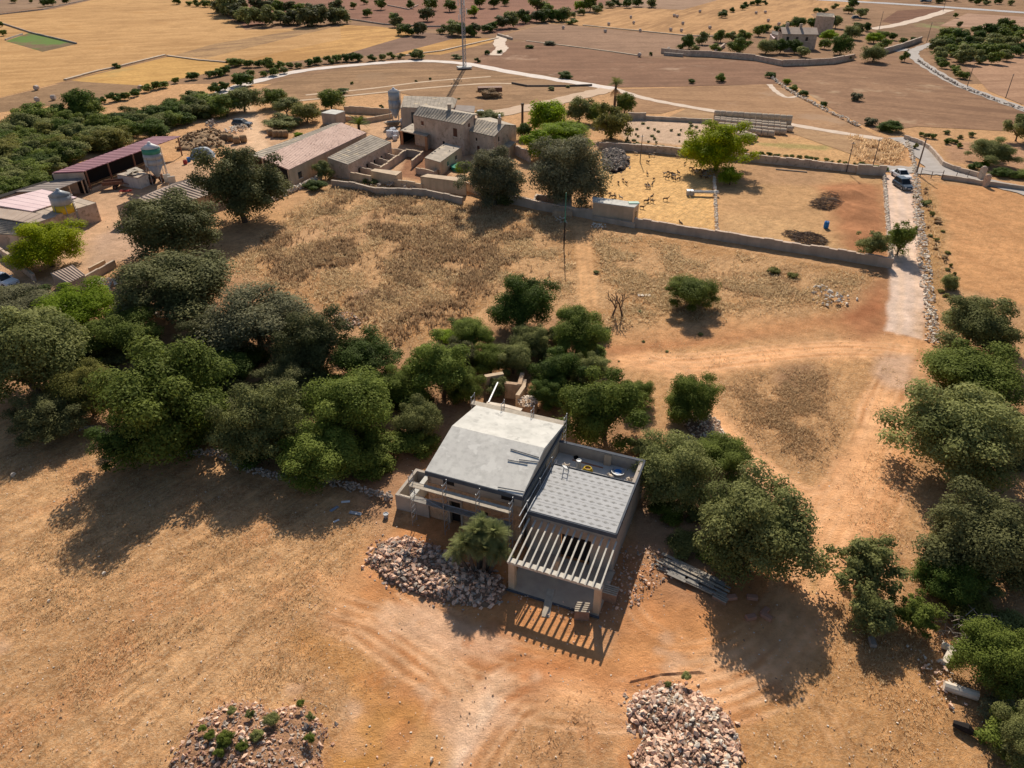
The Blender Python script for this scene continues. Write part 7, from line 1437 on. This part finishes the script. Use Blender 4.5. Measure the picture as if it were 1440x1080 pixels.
wall([(0, 21), (60, 14), (125, 0)], .6, .4, 'stone_dark', 'dark field wall at the top left corner'); wall([(4, 34), (45, 47), (108, 62)], .6, .4, 'stone_dark', 'field wall behind the green plot'); wall([(8, 57), (32, 49)], .6, .4, 'stone_dark', 'short wall left of the green plot'); wall([(480, 26), (540, 35), (600, 38), (640, 38)], .6, .4, 'farmwall2', 'field wall along the edge of the orchard'); wall([(545, 8), (575, 14), (588, 8)], .6, .4, 'farmwall', 'pale angled wall among the orchard trees')
wall([(92, 113), (140, 100), (165, 95), (232, 78)], 0.44, 1.0, 'hay', 'grassy bank dividing the golden fields', 'grass_bank'); wall([(236, 79), (280, 85), (328, 89)], 0.39, .8, 'hay', 'grassy bank under the striped field', 'grass_bank'); wall([(700, 50), (720, 56)], .8, .6, 'farmwall2', 'tiny wall by the short pale track')
wall([(820, 36), (880, 42), (960, 50), (1010, 52)], 0.33, .8, 'hay', 'grassy bank along the bale field', 'grass_bank'); wall([(740, 58), (790, 64), (860, 73), (900, 79)], 0.28, .6, 'hay', 'grassy bank between two brown fields', 'grass_bank'); wall([(558, 80), (620, 72), (700, 54)], 0.33, .9, 'hay', 'grassy bank left of the mast', 'grass_bank'); wall([(934, 78), (960, 80)], 1.0, .6, 'stone_dark', 'low stone wall end by the light bush')
wall([(720, 118), (740, 122), (800, 122), (832, 121)], .5, .3, 'wood', 'low rail fence by the track bend'); 

# ------------------------------------------------------------------ say which one: give members of a group that share a label their place in it
ORD = 'first second third fourth fifth sixth seventh eighth ninth tenth eleventh twelfth thirteenth fourteenth fifteenth sixteenth seventeenth eighteenth nineteenth twentieth'.split()
def ordn(i, n):
    if i == 0: return 'leftmost'
    if i == n - 1: return 'rightmost'
    if i < n / 2: return ORD[i] + ' from the left' if i < 20 else '%dth from the left' % (i + 1)
    return ORD[n - 1 - i] + ' from the right' if n - 1 - i < 20 else '%dth from the right' % (n - i)
NOUN = {'trees of the wood beyond the maroon barn': ('woodland tree beyond the maroon barn', 5), 'bushes of the wood beyond the maroon barn': ('woodland bush beyond the maroon barn', 4), 'trees left of the maroon barn': ('tree left of the maroon barn', 2),
 'hedge below the golden wedge': ('hedge tree below the golden wedge', 1), 'clump by the white lane': ('clump tree by the white lane', 1), 'hedge above the white lane': ('hedge tree above the white lane', 1), 'small olives at the lane bend': ('small olive at the white lane bend', 1),
 'wood strip at the top': ('tree in the dense strip by the gold field', 2), 'back of the wood strip': ('tree behind the dense wood strip', 1), 'top edge hedge': ('small tree at the very top edge', 1), 'hedge behind the mast': ('hedge tree behind the lattice mast', 2), 'bale field edge trees': ('tree on the bale field edge', 1),
 'orchard trees at the top': ('orchard tree on the reddish field', 3), 'trees at the top left corner': ('lone tree in the top left corner', 2), 'grove around the far farmhouse': ('grove tree by the far stone house', 4), 'wood right of the lane': ('wood tree right of the narrow lane', 4), 'bushes along the lane': ('low bush along the narrow lane', 1),
 'hedge in the bale field': ('hedge tree running into the bale field', 1), 'bushes below the highway': ('garden bush below the highway', 1), 'trees above the highway': ('roadside tree above the highway', 1), 'young orchard behind the road wall': ('young orchard bush behind the road wall', 2),
 'hedge above the north pen wall': ('hedge plant above the far pen wall', 2), 'hedge behind the goat pen': ('hedge plant behind the goat pen', 1), 'plants on the pale garden soil': ('small plant on the pale garden soil', 4), 'scrub on the lane verge': ('dry scrub on the lane verge', 4),
 'undergrowth of the left belt': ('bush between the left belt trees', 5), 'thicket behind the house': ('bush in the thicket behind the ruins', 3), 'undergrowth right of the house': ('bush under the trees right of the house', 2), 'undergrowth of the right belt': ('bush in the right hand belt', 5),
 'weeds on the earth mound': ('green weed on the earth mound', 2), 'round bales on the far fields': ('round bale on the golden bale field', 3)}
CW = {'olive': 'grey green', 'green': 'mid green', 'deep': 'dark green', 'yellowish': 'yellowish', 'dark': 'blackish green', 'grey': 'dull grey', 'bright': 'fresh green', 'lime': 'lime green', 'weed': 'straw', 'weed_brown': 'brown'}
MC = {L[k].name: CW[k] for k in CW if k in L}
bpy.context.view_layer.update(); GR = {}
for o in bpy.data.objects:
    if o.parent is None and o.get('group'): GR.setdefault((o['group'], o.get('label', '') if o['group'] not in NOUN else ''), []).append(o)
def scr(o):
    p = o.location; d = depth(p); return (p.x / d, -(p.y * _s + (p.z - CAM_H) * _c) / d)
for (gname, lab), obs in GR.items():
    if len(obs) < 2: continue
    noun, rows = NOUN.get(gname, (None, 1))
    obs.sort(key=lambda o: scr(o)[1]); n_ = len(obs); rows = min(rows, n_); k0 = 0
    for ri in range(rows):
        chunk = obs[k0:(n_ * (ri + 1)) // rows]; k0 = (n_ * (ri + 1)) // rows; chunk.sort(key=lambda o: scr(o)[0])
        for i, o in enumerate(chunk):
            c_ = ''
            me_o = o if o.type == 'MESH' else next((c for c in o.children if c.name.startswith('crown')), None)
            if me_o is not None and me_o.material_slots and me_o.material_slots[0].material: c_ = MC.get(me_o.material_slots[0].material.name, '')
            rw = '' if rows == 1 else ', ' + (['back', 'front'] if rows == 2 else ['back', 'middle', 'front'] if rows == 3 else ['back', 'second', 'third', 'front'] if rows == 4 else ['back', 'second', 'middle', 'fourth', 'front'])[ri] + ' row'
            if noun: t_ = (c_ + ' ' + noun).strip() + ', ' + ordn(i, len(chunk)) + rw
            else: t_ = lab + ', ' + ordn(i, len(chunk))
            o['label'] = t_ if len(t_.split()) <= 16 else ' '.join(t_.split()[:16])
